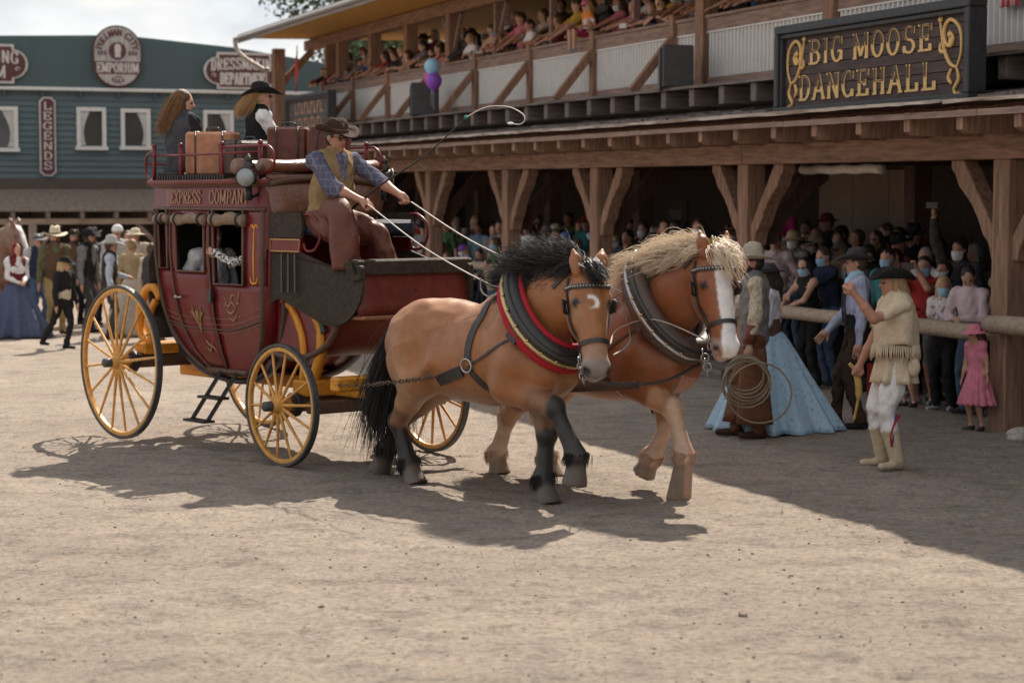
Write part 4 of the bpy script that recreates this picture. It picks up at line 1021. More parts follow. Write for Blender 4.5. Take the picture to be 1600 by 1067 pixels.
def harness(o, S, HM, Rm, cfg, pad):
    nk = Vector(cfg['neck']); dz = (nk.z - 1.63)
    top = Vector((.395, 0, 1.69 + dz * .9)); bot = Vector((.965, -.01, 1.10 + dz * .3)); c = (top + bot) / 2; e1 = (top - bot).normalized(); ax = Vector((e1.z, 0, -e1.x)).normalized()   # forward along the neck
    if ax.x < 0: ax = -ax
    a = (top - bot).length / 2
    def loop(da, grow, n=40):
        out = []
        for i in range(n):
            t = 2 * math.pi * i / n; w = (.265 - .055 * math.cos(t)) + grow
            out.append(c + ax * da + e1 * ((a + grow) * math.cos(t)) + Vector((0, 1, 0)) * (w * math.sin(t)))
        return out
    lk = leather_k if pad else leather_b
    col = MB(); col.tube(loop(0, 0), .088, 10, closed=True, flat=(1, .85)); cm = col.build('collar', lk, o)
    if pad:
        q = MB(); q.tube(loop(-.075, .028), .052, 10, closed=True); q.build('collar_pad', redpad, cm)
        q = MB(); q.tube(loop(.078, -.035), .026, 8, closed=True); q.build('collar_pad', redpad, cm)
    else:
        q = MB(); q.tube(loop(-.07, .02), .055, 10, closed=True); q.build('collar_rim', leather_b, cm)
    q = MB(); q.tube(loop(-.02, .075), .019, 8, closed=True); q.build('hame', brass if pad else steel, cm)
    q = MB(); q.tube(loop(.03, .062), .024, 8, closed=True); q.build('hame_strap', leather_k, cm)
    q = MB(); lp = loop(.0, .085)
    for i in list(range(3, 17)) + list(range(23, 37)):
        if i % 2: q.ball(lp[i], .012, 8, 5)
    q.build('stud', brass, cm, kind='stuff')
    for s in (-1, 1):
        q = MB(); q.tube([top + Vector((0, s * .05, .03)), top + Vector((-.01, s * .06, .06)), top + Vector((-.02, s * .05, .09))], [.022, .018, .012], 8); q.build('hame_tip', steel, cm)
    q = MB(); 
    for k in range(5): ring(q, bot + Vector((.09 + .012 * k, -.02 + .012 * (k % 2), -.02 - .035 * k)), .03, .006, (1, (-1) ** k * .8, .2))
    q.build('hame_chain', steel, cm)
    sd = -1
    # girth strap, belly strap, back pad
    ctr = lambda x, z=1.08: (x, 0, z)
    strap(S, [(ctr(.18 - .02 * k / 6), (0, -math.sin(R(k * 16)), math.cos(R(k * 16)))) for k in range(-6, 7)], .062, lk, 'back_strap', o)
    for s in (-1, 1):
        strap(S, [(ctr(.16 + .10 * k), (.0, s * math.cos(R(15 + 22 * k)), -math.sin(R(15 + 22 * k)))) for k in np.linspace(0, 3.2, 8)], .05, lk, 'belly_strap', o)
        pr_ = cast(S, ctr(.16), (0, s * .97, -.22)); g = nrm(grad(S, pr_)); q = MB(); ring(q, Vector(pr_) + g * .02, .052, .008, g); q.build('harness_ring', steel, o)
        pc = c - e1 * .10 + Vector((0, s * .33, 0)) - ax * .05
        pl = [Vector(cast(S, (pc.x * (1 - t) + .16 * t, 0, pc.z * (1 - t) + 1.0 * t), (0, s, 0))) for t in np.linspace(0.15, .93, 6)]
        nn = [nrm(grad(S, p)) for p in pl]; q = MB(); ribbon(q, [p + n * .006 for p, n in zip(pl, nn)], nn, .018, .008); q.build('side_strap', lk, o)
        q = MB(); d = Vector((0, s, 0)); b = pc + d * .0
        q.bar(b + Vector((-.06, 0, -.06)), b + Vector((.02, 0, .05)), .11, .03, up=(0, 1, 0)); q.build('tug_buckle', lk, o)
    # trace pad on the flank
    for s in (-1, 1):
        pl = [Vector(cast(S, (x, 0, .965 - .024 * i), (0, s, 0))) for i, x in enumerate(np.linspace(.10, -.22, 5))]; nn = [nrm(grad(S, p)) for p in pl]
        q = MB(); ribbon(q, [p + n * .008 for p, n in zip(pl, nn)], nn, .085, .014); q.build('trace_pad', lk, o)
    # bridle
    hp = lambda *q_: HM @ Vector([a * b for a, b in zip(q_, HS)]); hd = lambda *q_: HM.to_3x3() @ Vector(q_)
    def hloop(x0, tilt, name, w, mat, a0=-180, a1=180, zc=-.09, n=20):
        L = []
        for i in range(n + (0 if a1 - a0 >= 360 else 1)):
            t = R(a0 + (a1 - a0) * i / n); L.append((hp(x0, 0, zc), hd(tilt * math.cos(t), math.sin(t), math.cos(t))))
        return strap(S, L, w, mat, name, br, closed=(a1 - a0 >= 360), off=.003, sub=2)
    br = MB(); q0 = hp(.0, 0, .0); br = empty('bridle'); br.parent = o
    hloop(.475, .0, 'noseband', .032, leather_k); 
    hloop(.085, .25, 'browband', .034, leather_k, -95, 95)
    mb = MB(); 
    for i in range(25):
        t = R(-80 + 160 * i / 24); p = Vector(cast(S, hp(.085, 0, -.09), hd(.25 * math.cos(t), math.sin(t), math.cos(t)))); g = nrm(grad(S, p)); mb.ball(p + g * .014, .0095, 6, 4)
    mb.build('browband_bead', steel, br, kind='stuff')
    hloop(-.005, -.45, 'headpiece', .03, leather_k, -115, 115, zc=-.10)
    for s in (-1, 1):
        L = [(hp(x, 0, z), hd(0, s, .08)) for x, z in ((.03, -.06), (.10, -.075), (.20, -.095), (.32, -.105), (.44, -.10), (.53, -.105))]
        strap(S, L, .026, leather_k, 'cheek_strap', br, off=.004)
        p = Vector(cast(S, hp(.535, 0, -.115), hd(0, s, 0))); g = nrm(grad(S, p)); q = MB(); ring(q, p + g * .015, .034, .006, g); ring(q, p + g * .018 + hd(.06, 0, -.01), .026, .005, g + hd(0, 0, .4)); q.build('bit_ring', steel, br)
        # blinker: a stiff leather cup standing off the cheek beside the eye
        e = hp(.205, s * .118, -.105); rows = []
        for i in range(6):
            rows.append([e + hd(-.055 + .11 * j / 5, s * (.0 + .045 * i / 5 + .01 * math.sin(j / 5 * math.pi)), -.0 + .075 * (i / 5) * (1 - .5 * abs(j / 2.5 - 1) ** 2)) for j in range(6)])
        MB().grid(rows).build('blinker', leather_k, br, solid=.007)
    return c, e1, ax
for cfg, col, nm, seed, up, ML, pad in ((NB, (.018, .015, .014), 'black_horsehair', 21, .85, .36, True), (FB, (.72, .58, .42), 'blond_horsehair', 31, .46, .31, False)):
    o_, S_, HM_, Rm_ = make_horse(cfg); mane_tail(o_, cfg, col, nm, seed, up, ML); cfg['ring'] = harness(o_, S_, HM_, Rm_, cfg, pad); cfg['o'] = o_; cfg['S'] = S_; cfg['HM'] = HM_
    cfg['W'] = Matrix.Translation(cfg['loc']) @ Matrix.Rotation(R(cfg['head']), 4, 'Z')
# ================================================================== people
SKIN = [M('skin_a', (.46, .245, .165), rough=.5, var=.06, bump=.03, spec=.35), M('skin_b', (.40, .20, .13), rough=.5, var=.06, bump=.03, spec=.35), M('skin_c', (.52, .29, .20), rough=.5, var=.06, bump=.03, spec=.35)]
HAIRC = dict(dark=(.022, .016, .013), brown=(.075, .040, .022), fair=(.30, .19, .095), blond=(.48, .33, .16), grey=(.30, .28, .27), red=(.19, .075, .03))
HM_ = {k: M('hair_' + k, c, rough=.5, var=.35, scale=40, bump=.5, bscale=120, spec=.35, stretch=(1, 1, .15)) for k, c in HAIRC.items()}
eye_m = M('eye_dark', (.03, .022, .018), rough=.3, var=0, bump=0); lip_m = M('lip', (.36, .14, .11), rough=.5, var=.05, bump=0)
CC = dict(black=(.022, .021, .022), charcoal=(.055, .052, .052), grey=(.20, .19, .185), lightgrey=(.40, .39, .38), white=(.70, .68, .66), cream=(.58, .49, .36), tan=(.42, .31, .20), beige=(.46, .38, .30), brown=(.115, .065, .042), darkbrown=(.05, .03, .022),
          navy=(.030, .036, .065), blue=(.07, .12, .27), denim=(.075, .105, .165), lightblue=(.30, .43, .56), skyblue=(.34, .55, .68), teal=(.05, .17, .18), green=(.06, .13, .06), olive=(.12, .115, .06), lime=(.36, .55, .06), yellow=(.56, .36, .06), orange=(.62, .22, .06), neon=(.80, .14, .09),
          red=(.34, .035, .035), maroon=(.15, .025, .032), pink=(.60, .20, .27), magenta=(.36, .03, .13), purple=(.17, .07, .30), palepink=(.58, .45, .47), lilac=(.38, .30, .48), plaid=(.30, .25, .25), rust=(.26, .085, .04))
def CM(n):
    if not isinstance(n, str): return n
    if n == 'plaid': return cloth('cloth_plaid', CC[n], col2=(.10, .06, .07), scale=22)
    if n == 'floral': return cloth('cloth_floral', (.62, .58, .57), col2=(.30, .16, .18), scale=24, c2lo=.55, c2hi=.58)
    if n == 'leopard': return cloth('cloth_leopard', (.66, .61, .56), col2=(.06, .05, .045), scale=46, c2lo=.50, c2hi=.53)
    return cloth('cloth_' + n, CC[n])
HATS = {}
def hat_mesh(kind, col, band=None):
    key = (kind, col, band)
    if key in HATS: return HATS[key]
    mb = MB(); n = 28
    if kind in ('cowboy', 'tall', 'bolero', 'upturned'):
        ch = {'cowboy': .125, 'tall': .165, 'bolero': .10, 'upturned': .10}[kind]; br = {'cowboy': .20, 'tall': .235, 'bolero': .185, 'upturned': .195}[kind]; cu = {'cowboy': .055, 'tall': .035, 'bolero': .02, 'upturned': .085}[kind]
        b = .052
        def fz(x, y, r, z):
            if r > .108: q = ((r - .105) / (br - .105)); return z + cu * q * q * (y / r) ** 2 * 1.3 - .025 * q * (x / r) ** 2 * (1 if x > 0 else .5)
            if z > b + ch * .6: return z - .035 * math.exp(-(y / .028) ** 2) * (1 if x > -.06 else .5) - (.012 if x > .03 else 0)
            return z
        mb.lathe([(.0, b + ch * .96), (.03, b + ch * .98), (.06, b + ch), (.083, b + ch * .93), (.095, b + ch * .65), (.103, b + ch * .25), (.107, b + .004), (.14, b), (br * .85, b), (br, b + .002), (br + .001, b - .006), (br * .85, b - .009), (.14, b - .009), (.102, b - .008)], n, sx=1.09, sy=.93, fz=fz)
        mb.lathe([(.106, b + .006), (.109, b + .008), (.1065, b + .030), (.103, b + .032)], n, m=1, sx=1.09, sy=.93)
    elif kind == 'cap':
        mb.lathe([(.0, .148), (.05, .140), (.085, .112), (.101, .07), (.104, .035)], 20, sx=1.08, sy=.93)
        rows = [[((.085 + .10 * j / 4) * math.cos(a) * 1.08, (.085 + .02 * j / 4) * math.sin(a), .045 - .012 * j / 4 - .02 * (a / 1.1) ** 2) for a in np.linspace(-1.05, 1.05, 9)] for j in range(5)]
        mb.grid(rows); mb.grid([[(x, y, z - .006) for x, y, z in r] for r in rows])
    elif kind == 'round':     # crocheted or knitted cap, bonnet
        mb.lathe([(.0, .150), (.05, .143), (.088, .115), (.106, .07), (.110, .03), (.107, .018)], 20, sx=1.06, sy=.95)
    elif kind == 'scarf':     # headscarf tied at the nape
        mb.lathe([(.0, .150), (.05, .143), (.088, .115), (.110, .06), (.112, .0), (.098, -.06), (.085, -.10)], 20, sx=1.05, sy=.95, a0=R(62), a1=R(298))
    elif kind in ('sun', 'straw'):
        mb.lathe([(.0, .145), (.05, .140), (.088, .112), (.103, .06), (.108, .045), (.16, .030), (.20, .024), (.20, .018), (.108, .038)], 24, sx=1.05, sy=.97)
    elif kind == 'bun':
        mb.ball((-.09, 0, .09), (.05, .055, .05), 12, 8)
    me = mb.mesh('hat', [CM(col), CM(band or ('darkbrown' if col != 'darkbrown' else 'black'))]); HATS[key] = me; return me
def mask_mesh(col):
    key = ('mask', col)
    if key in HATS: return HATS[key]
    rows = []
    for i in range(7):
        z = -.112 + .104 * i / 6; rows.append([])
        for j in range(11):
            a = R(-72 + 14.4 * j); b = .014 * math.exp(-(a / .35) ** 2) * (1 - abs(i - 4) / 5); k = 1 - .16 * max(0, (3 - i) / 3)
            rows[-1].append((.022 + (.092 * k + b) * math.cos(a), .080 * k * math.sin(a), z + .003 * math.cos(i * 3.1)))
    mb = MB(); mb.grid(rows)
    for s in (-1, 1): mb.tube([(.05, s * .078, -.03), (.02, s * .082, -.012), (-.006, s * .086, .0)], .003, 4)
    me = mb.mesh('face_mask', [M('mask_' + col, dict(blue=(.30, .50, .62), white=(.66, .66, .66), black=(.03, .03, .03), grey=(.3, .3, .3))[col], rough=.8, var=.04, bump=.3, bscale=40)]); HATS[key] = me; return me
def glasses_mesh(dark):
    key = ('glasses', dark)
    if key in HATS: return HATS[key]
    mb = MB()
    for s in (-1, 1):
        if dark: mb.ball((.098, s * .034, .006), (.008, .028, .020), 12, 6)
        else: ring(mb, (.100, s * .034, .004), .022, .0035, (1, s * .2, 0), 14)
        mb.tube([(.095, s * .060, .010), (.03, s * .084, .008), (-.01, s * .084, .0)], .003, 4)
    mb.tube([(.100, -.014, .010), (.106, 0, .012), (.100, .014, .010)], .003, 4)
    me = mb.mesh('glasses', [M('dark_lens', (.015, .013, .013), rough=.15, var=0, bump=0, spec=.6)]); HATS[key] = me; return me

def hand(S, w, d, n, s, grip, sc, tag=0):
    """w wrist, d along the hand, n palm normal, s = +1 left / -1 right"""
    w = Vector(w); d = nrm(d); n = nrm(Vector(n) - d * d.dot(Vector(n))); sd = d.cross(n)
    q = lambda a, b, c: w + (d * a + sd * b + n * c) * sc
    S.cap(q(.0, 0, 0), q(.045, 0, 0), .027 * sc, .036 * sc, tag, .012); S.cap(q(.045, .022, 0), q(.075, .026, 0), .019 * sc, .017 * sc, tag, .012); S.cap(q(.045, -.022, 0), q(.072, -.026, 0), .019 * sc, .017 * sc, tag, .012)
    for i, (o, L) in enumerate(((-.032, .88), (-.011, 1.0), (.011, 1.04), (.032, .92))):
        b = q(.083, o, 0)
        if grip == 'fist':
            m1 = q(.105 + .006 * L, o, .022); m2 = q(.085, o, .048); e = q(.058, o, .040)
        elif grip == 'rail':
            m1 = q(.083 + .028 * L, o, .008); m2 = q(.083 + .045 * L, o, .030); e = q(.083 + .048 * L, o, .052)
        else:
            m1 = q(.083 + .036 * L, o * 1.08, .006); m2 = q(.083 + .060 * L, o * 1.12, .018); e = q(.083 + .078 * L, o * 1.12, .032)
        S.cap(b, m1, .0098 * sc, .0092 * sc, tag, .005); S.cap(m1, m2, .0092 * sc, .0086 * sc, tag, .004); S.cap(m2, e, .0086 * sc, .0076 * sc, tag, .004)
    t = 1 if s > 0 else -1
    a = q(.020, t * .028, .010); 
    if grip == 'fist': b, c = q(.058, t * .048, .034), q(.082, t * .022, .052)
    else: b, c = q(.055, t * .055, .020), q(.085, t * .062, .034)
    S.cap(a, b, .015 * sc, .0115 * sc, tag, .010); S.cap(b, c, .0115 * sc, .009 * sc, tag, .005)

NP = [0]
def person(pos, yaw, H=1.75, sex='m', lean=4, twist=0, pel=None, hands=None, elb=None, legs=None, kneeh=None, head=(0, 0), top='navy', bottom='denim', shoe='darkbrown', skin=0, hair='dark', cut='short', sleeve='long', short=False,
           vest=None, belt=None, vox=.02, detail=False, hat=None, mask=None, glasses=None, beard=None, skirt=None, label='', group=None, fat=1.0, base=None, grips=('open', 'open'), palm=None, loose=0.0, scarf=None, headscale=1.0, boots=None, nolegs=False, name='person', legw=1.0):
    s = H / 1.75; S = SDF(); f = sex == 'f'
    V = lambda x, y, z: Vector((x * s, y * s, z * s))
    pz = .93 if pel is None else pel[2] / s
    p0 = V(0, 0, pz) if pel is None else Vector(pel)
    Rt = Matrix.Rotation(R(twist), 3, 'Z') @ Matrix.Rotation(R(lean), 3, 'Y')
    tp = lambda x, y, z: p0 + Rt @ V(x, y, z)
    sw = (.165 if f else .185) * (.93 if H < 1.4 else 1)
    X = Rt @ Vector((1, 0, 0))
    # torso
    S.ell(p0 + V(0, 0, .0), (.115 * s * fat, (.165 if f else .155) * s * fat, .125 * s), 3, .05)
    S.cap(tp(0, 0, .06), tp(.005, 0, .20), (.140 if not f else .130) * s * fat, (.145 if not f else .125) * s * fat, 2, .05, (X, .74))
    S.cap(tp(.005, 0, .20), tp(.0, 0, .40), (.150 if not f else .130) * s * fat, (.165 if not f else .145) * s, 2, .05, (X, .70))
    S.cap(tp(-.01, sw * .8, .455), tp(-.01, -sw * .8, .455), .066 * s, .066 * s, 2, .04)
    if f and H > 1.5:
        for q in (-1, 1): S.ell(tp(.085, q * .065, .315), (.062 * s, .062 * s, .065 * s), 2, .04)
    if loose: S.cap(tp(0, 0, -.06), tp(0, 0, .12), (.17 + loose) * s, (.15 + loose * .6) * s, 2, .04, (X, .78))
    if vest is not None:
        S.cap(tp(.0, 0, .02), tp(.005, 0, .20), .152 * s * fat, .158 * s * fat, 7, .03, (X, .76), bias=-.012); S.cap(tp(.005, 0, .20), tp(-.004, 0, .41), .160 * s * fat, .166 * s, 7, .03, (X, .73), bias=-.012)
        for q in (-1, 1): S.cap(tp(.02, q * .09, .36), tp(-.02, q * .10, .50), .055 * s, .050 * s, 7, .03, bias=-.012)
        S.cap(tp(.088, 0, .50), tp(.112, 0, .25), .034 * s, .012 * s, 2, .012, bias=-.020)
    if belt is not None: S.cap(tp(0, 0, .075), tp(0, 0, .10), .150 * s * fat, .150 * s * fat, 8, .015, (X, .76), bias=-.01)
    # neck, head
    nb = tp(-.01, 0, .50); hy, hpit = head
    hc = tp(.018, 0, .50) + Vector((0, 0, .150 * s * (1 if H > 1.4 else .92))) + X * (.03 * s * math.sin(R(lean)) )
    hs = .92 * (.45 + .55 * s) * headscale
    Rh = Matrix.Rotation(R(hy), 3, 'Z') @ Matrix.Rotation(R(hpit), 3, 'Y')
    Rn = np.array(Rh); h = lambda x, y, z: hc + Rh @ (Vector((x, y, z)) * hs)
    E = lambda c, r, tag, k=.02, b=0.0: S.ell(h(*c), [q * hs for q in r], tag, k, rot=Rn, bias=b)
    S.cap(nb - Vector((0, 0, .03 * s)), h(-.02, 0, -.05), (.062 if not f else .050) * s, .054 * hs, 0, .03)
    E((-.005, 0, .03), (.098, .077, .10), 0); E((.028, 0, -.03), (.068, .064, .085), 0); S.cap(h(.022, 0, -.072), h(.062, 0, -.098), .046 * hs, .027 * hs, 0, .02)
    S.cap(h(.090, 0, .012), h(.114, 0, -.030), .010 * hs, .0155 * hs, 0, .012); S.cap(h(.082, -.036, .024), h(.082, .036, .024), .016 * hs, .016 * hs, 0, .015)
    for q in (-1, 1):
        S.ell(h(.089, q * .032, .004), [.010 * hs, .014 * hs, .0085 * hs], 5, .004, rot=Rn, bias=-.003); E((-.005, q * .078, -.005), (.022, .010, .032), 0, .008)
    S.cap(h(.092, -.022, -.058), h(.092, .022, -.058), .0085 * hs, .0085 * hs, 6, .004, bias=-.003)
    if hair:
        if cut != 'bald':
            E((-.022, 0, .046), (.098, .086, .098), 1, .012, -.004); E((-.045, 0, .0), (.075, .083, .085), 1, .02, -.003)
        if cut == 'long':
            S.cap(h(-.05, .02, .04), h(-.085, .03, -.10), .072 * hs, .070 * hs, 1, .03); S.cap(h(-.085, 0, -.08), h(-.10, .0, -.26), .080 * hs, .045 * hs, 1, .03)
            for q in (-1, 1): S.cap(h(-.01, q * .078, .02), h(-.02, q * .085, -.17), .030 * hs, .022 * hs, 1, .02)
        elif cut == 'pony': S.cap(h(-.10, 0, .05), h(-.15, 0, -.08), .030 * hs, .020 * hs, 1, .02); S.cap(h(-.15, 0, -.08), h(-.14, 0, -.18), .024 * hs, .008 * hs, 1, .02)
        elif cut == 'bob':
            for q in (-1, 1): S.cap(h(-.01, q * .075, .03), h(-.005, q * .082, -.09), .034 * hs, .030 * hs, 1, .02)
            S.cap(h(-.07, 0, 0), h(-.08, 0, -.10), .075 * hs, .06 * hs, 1, .02)
    if beard: 
        S.cap(h(.035, 0, -.085), h(.066, 0, -.112), .048 * hs, .030 * hs, 9, .015, bias=-.004)
        for q in (-1, 1): S.cap(h(.02, q * .058, -.03), h(.05, q * .035, -.095), .018 * hs, .024 * hs, 9, .015, bias=-.004)
        S.cap(h(.100, -.02, -.043), h(.100, .02, -.043), .009 * hs, .009 * hs, 9, .006, bias=-.003)
    if scarf is not None: S.cap(tp(.03, 0, .475), tp(.01, 0, .53), .075 * s, .066 * s, 10, .02, bias=-.01); S.cap(tp(.075, 0, .47), tp(.115, 0, .38), .05 * s, .018 * s, 10, .02, bias=-.01)
    # arms
    hands = hands or ((.06, .27, .80), (.06, -.27, .80)); elb = elb or ((-.6, .45, -.8), (-.6, -.45, -.8))
    for q, ht, eh, gr, pn in ((1, hands[0], elb[0], grips[0], None if not palm else palm[0]), (-1, hands[1], elb[1], grips[1], None if not palm else palm[1])):
        sh = tp(-.005, q * sw, .455); el, wr = two_bone(sh, V(*ht), .295 * s, .265 * s, eh)
        big = 1.0 if not f else .84; th = 2 if sleeve in ('long', 'short', 'half') else 0; fo = 2 if sleeve == 'long' else 0; pad = .008 if th == 2 else 0; pf = .008 if fo == 2 else 0
        S.ell(sh, (.066 * big + pad) * s, th, .03)
        m = sh.lerp(el, .62) if sleeve == 'short' else el
        S.cap(sh, m, (.056 * big + pad) * s, (.050 * big + pad * 1.3) * s, th, .02)
        if sleeve == 'short': S.cap(m, el, .046 * big * s, .043 * big * s, 0, .012)
        fm = el.lerp(wr, .22) if sleeve == 'half' else None
        if fm is not None: S.cap(el, fm, .052 * big * s, .056 * big * s, 2, .012)
        S.cap(el, el.lerp(wr, .45), (.044 * big + pf) * s, (.043 * big + pf) * s, fo, .02); S.cap(el.lerp(wr, .45), wr, (.043 * big + pf) * s, (.028 * big + pf * 1.2) * s, fo, .015)
        d = nrm(wr - el)
        if detail: hand(S, wr, d, pn or (0, -q, -.2), q, gr, s * (1 if not f else .9))
        else: S.cap(wr, wr + d * .06 * s, .028 * s, .036 * s, 0, .01, (Vector((0, 1, 0)), .6)); S.cap(wr + d * .06 * s, wr + d * .135 * s + Vector((0, 0, -.015)), .030 * s, .016 * s, 0, .01)
    # legs
    if not nolegs:
        legs = legs or ((.0, .10, .085), (.02, -.10, .085)); kneeh = kneeh or ((1, .05, 0), (1, -.05, 0))
        for q, at, kh in ((1, legs[0], kneeh[0]), (-1, legs[1], kneeh[1])):
            hp_ = p0 + V(0, q * .088, -.03); kn, an = two_bone(hp_, V(*at[:3]), .43 * s, .415 * s, kh)
            lt = 0 if (skirt is not None or short) else 3
            S.cap(hp_, hp_.lerp(kn, .6), .092 * s * fat * legw ** .5, .076 * s * fat * legw, 3, .04); S.cap(hp_.lerp(kn, .6), kn, (.074 * legw if lt == 3 else .064) * s, .060 * s * legw, 3 if short else lt, .02)
            cf = boots is not None
            S.cap(kn, kn.lerp(an, .35), .060 * s * legw, (.062 * legw if lt == 3 else .054) * s, 3 if cf else lt, .02); S.cap(kn.lerp(an, .35), an, (.062 * legw if lt == 3 else .054) * s, (.050 * legw if lt == 3 else .036) * s, 11 if cf else lt, .02)
            fd = Vector(at[3:5] + (0,)) if len(at) >= 5 else Vector((1, q * .25, 0)); fd = nrm(fd); drop = at[5] if len(at) > 5 else 0.0
            he = an + Vector((0, 0, -.048 * s)) - fd * .035 * s; to = an + fd * (.165 * s) + Vector((0, 0, -.055 * s - drop))
            S.cap(he, an + Vector((0, 0, -.01)), .040 * s, .044 * s, 4, .02); S.cap(he, to, .036 * s, .030 * s, 4, .02)
    mats = [SKIN[skin], HM_[hair or 'dark'], CM(top), CM(bottom), CM(shoe), eye_m, lip_m, CM(vest or 'black'), CM(belt or 'darkbrown'), HM_[beard or 'brown'], CM(scarf or 'skyblue'), CM(boots or 'tan')]
    NP[0] += 1
    Wm = Matrix.Translation(pos) @ Matrix.Rotation(R(yaw), 4, 'Z')
    pos_, F_, ft_, vt_ = S.mesh(vox); pos_ = relax(pos_, F_, 1)
    # soften the seams between garments, then press folds into the cloth
    nt_ = 12; oh = np.zeros((len(pos_), nt_)); oh[np.arange(len(pos_)), vt_] = 1
    keep = np.isin(vt_, (5, 6)); oh = relax(oh, F_, 3); v2 = np.where(keep, vt_, oh[:, [i for i in range(nt_)]].argmax(1))
    cl_ = np.isin(v2, (2, 3, 7)) * 1.0; nv_ = vnormals(pos_, F_)
    fo_ = vnoise(pos_[:, 0] * 6 / s + pos_[:, 2] * 9 / s + 31, pos_[:, 1] * 11 / s + pos_[:, 2] * 4 / s + 17, 8) - .5 + .6 * (vnoise(pos_[:, 0] * 19 + pos_[:, 2] * 13 + 3, pos_[:, 1] * 23 - pos_[:, 2] * 9 + 77, 9) - .5)
    pos_ = pos_ + nv_ * (fo_ * cl_ * .028 * s)[:, None]
    fv = v2[F_]; sv = np.sort(fv, 1); ft_ = sv[:, 1]
    o = link(name, np_mesh(name, pos_, F_, mats, ft_), mat=Wm, label=label, cat='person', group=group)
    HMm = Matrix.Translation(hc) @ Rh.to_4x4() @ Matrix.Scale(hs, 4)
    if hat: link('hat', hat_mesh(*hat), o, mat=HMm)
    if mask: link('face_mask', mask_mesh(mask), o, mat=HMm)
    if glasses: link('glasses', glasses_mesh(glasses == 'dark'), o, mat=HMm)
    if skirt is not None: make_skirt(o, p0, s, *skirt)
    return o, HMm, S, Wm
def make_skirt(o, p0, s, col, zlo, rlo, folds=11, rows=14, zt=.08, sweep=0.0, ruffle=None):
    z1 = p0.z + zt * s; G = []; n = 72; rr = random.Random(int(rlo * 1000))
    ph = [rr.random() * 6.28 for _ in range(3)]
    for i in range(rows + 1):
        v = i / rows; z = z1 + (zlo - z1) * v; r = .135 * s + (rlo - .135 * s) * v ** .85; G.append([])
        for j in range(n + 1):
            t = 2 * math.pi * j / n; a = .20 * v * (.6 * math.sin(folds * t + ph[0]) + .4 * math.sin((folds + 5) * t + ph[1] + v))
            if ruffle: a += .04 * math.sin(40 * t) * (v % .5)
            rz = r * (1 + a); G[-1].append((p0.x + rz * math.cos(t) * .92 - sweep * v * v, p0.y + rz * math.sin(t), z))
    return MB().grid(G).build('skirt', CM(col), o, solid=.004)
# ================================================================== the stagecoach
CO = Matrix.Translation((-3.08, 19.76, 0)) @ Matrix.Rotation(R(-49.52), 4, 'Z')
coach = empty('stagecoach', mat=CO, label='maroon stagecoach with orange wheels, roof luggage and EXPRESS COMPANY lettering', cat='stagecoach')
red = M('coach_red', (.135, .008, .010), rough=.40, var=.18, scale=3, bump=.05, bscale=20, coat=.22, spec=.28, col2=(.155, .062, .045), c2lo=.56, c2hi=.92); red2 = M('coach_red_worn', (.135, .028, .021), rough=.5, var=.2, scale=6, bump=.1)
brn = M('coach_brown_trim', (.10, .055, .036), rough=.45, var=.2, scale=12, bump=.1); org = wood('orange_wood', (.60, .245, .028), 'x', var=.2, rough=.45, bump=.12); orgz = wood('orange_wood_upright', (.60, .245, .028), 'z', var=.2, rough=.45, bump=.12)
spk_m = M('spoke_orange', (.60, .30, .075), rough=.42, var=.2, scale=9, bump=.08); iron = M('tyre_iron', (.085, .082, .080), rough=.5, metal=.4, var=.25, scale=10); blk = M('black_iron', (.022, .021, .021), rough=.45, var=.2)
lth = M('boot_leather', (.040, .028, .020), rough=.7, var=.3, scale=7, bump=.4, bscale=30, spec=.2); lth_b = M('cushion_leather', (.15, .062, .036), rough=.34, var=.25, scale=8, bump=.3, bscale=40, spec=.5); tanl = M('tan_rolled_leather', (.23, .15, .10), rough=.6, var=.25, scale=12, bump=.4, bscale=50)
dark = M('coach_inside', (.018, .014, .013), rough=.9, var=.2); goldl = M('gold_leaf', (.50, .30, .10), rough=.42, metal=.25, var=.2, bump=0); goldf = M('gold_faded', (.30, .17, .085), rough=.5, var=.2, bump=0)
orgp = M('orange_paint', (.72, .30, .03), rough=.45, var=.1, bump=0)
ZT = [.68, .72, .80, .90, 1.05, 1.25, 1.5, 1.8, 2.17, 2.40]
XR_ = [1.05, .95, .80, .68, .55, .46, .40, .34, .30, .28]; XF_ = [1.62, 1.74, 1.88, 1.99, 2.09, 2.15, 2.18, 2.18, 2.16, 2.15]
HWZ = ([.66, .9, 1.2, 1.5, 1.75, 2.17, 2.40], [.45, .53, .59, .615, .615, .585, .565])
def side(u, z, out, sy):
    a, b = np.interp(z, ZT, XR_), np.interp(z, ZT, XF_); return (float(a + (b - a) * u), sy * float(np.interp(z, *HWZ) + out), float(z))
UX = lambda x: (x - .38) / 1.80
def patch(name, u0, u1, z0, z1, mat, parent, sy, out=0.0, th=.03, nu=6, nz=14, z0f=None):
    rows = []
    for i in range(nz + 1):
        rows.append([])
        for j in range(nu + 1):
            u = u0 + (u1 - u0) * j / nu; zl = z0 if z0f is None else z0f(u); z = zl + (z1 - zl) * i / nz
            rows[-1].append(side(u, z, out, sy))
    o = MB().grid(rows).build(name, mat, parent, fix=False)
    # inner skin for thickness
    d = o.modifiers.new('skin', 'SOLIDIFY'); d.thickness = th; d.offset = -1 if sy < 0 else 1
    return o
def band(name, pts, mat, parent, r, flat=(1, 1), n=6): q = MB(); q.tube(pts, r, n, flat=flat); return q.build(name, mat, parent)
uD0, uD1 = UX(.655), UX(1.295); uW0, uW1 = UX(.745), UX(1.225); uF0, uF1 = UX(1.37), UX(1.85); uQ0, uQ1 = UX(.45), UX(.60)
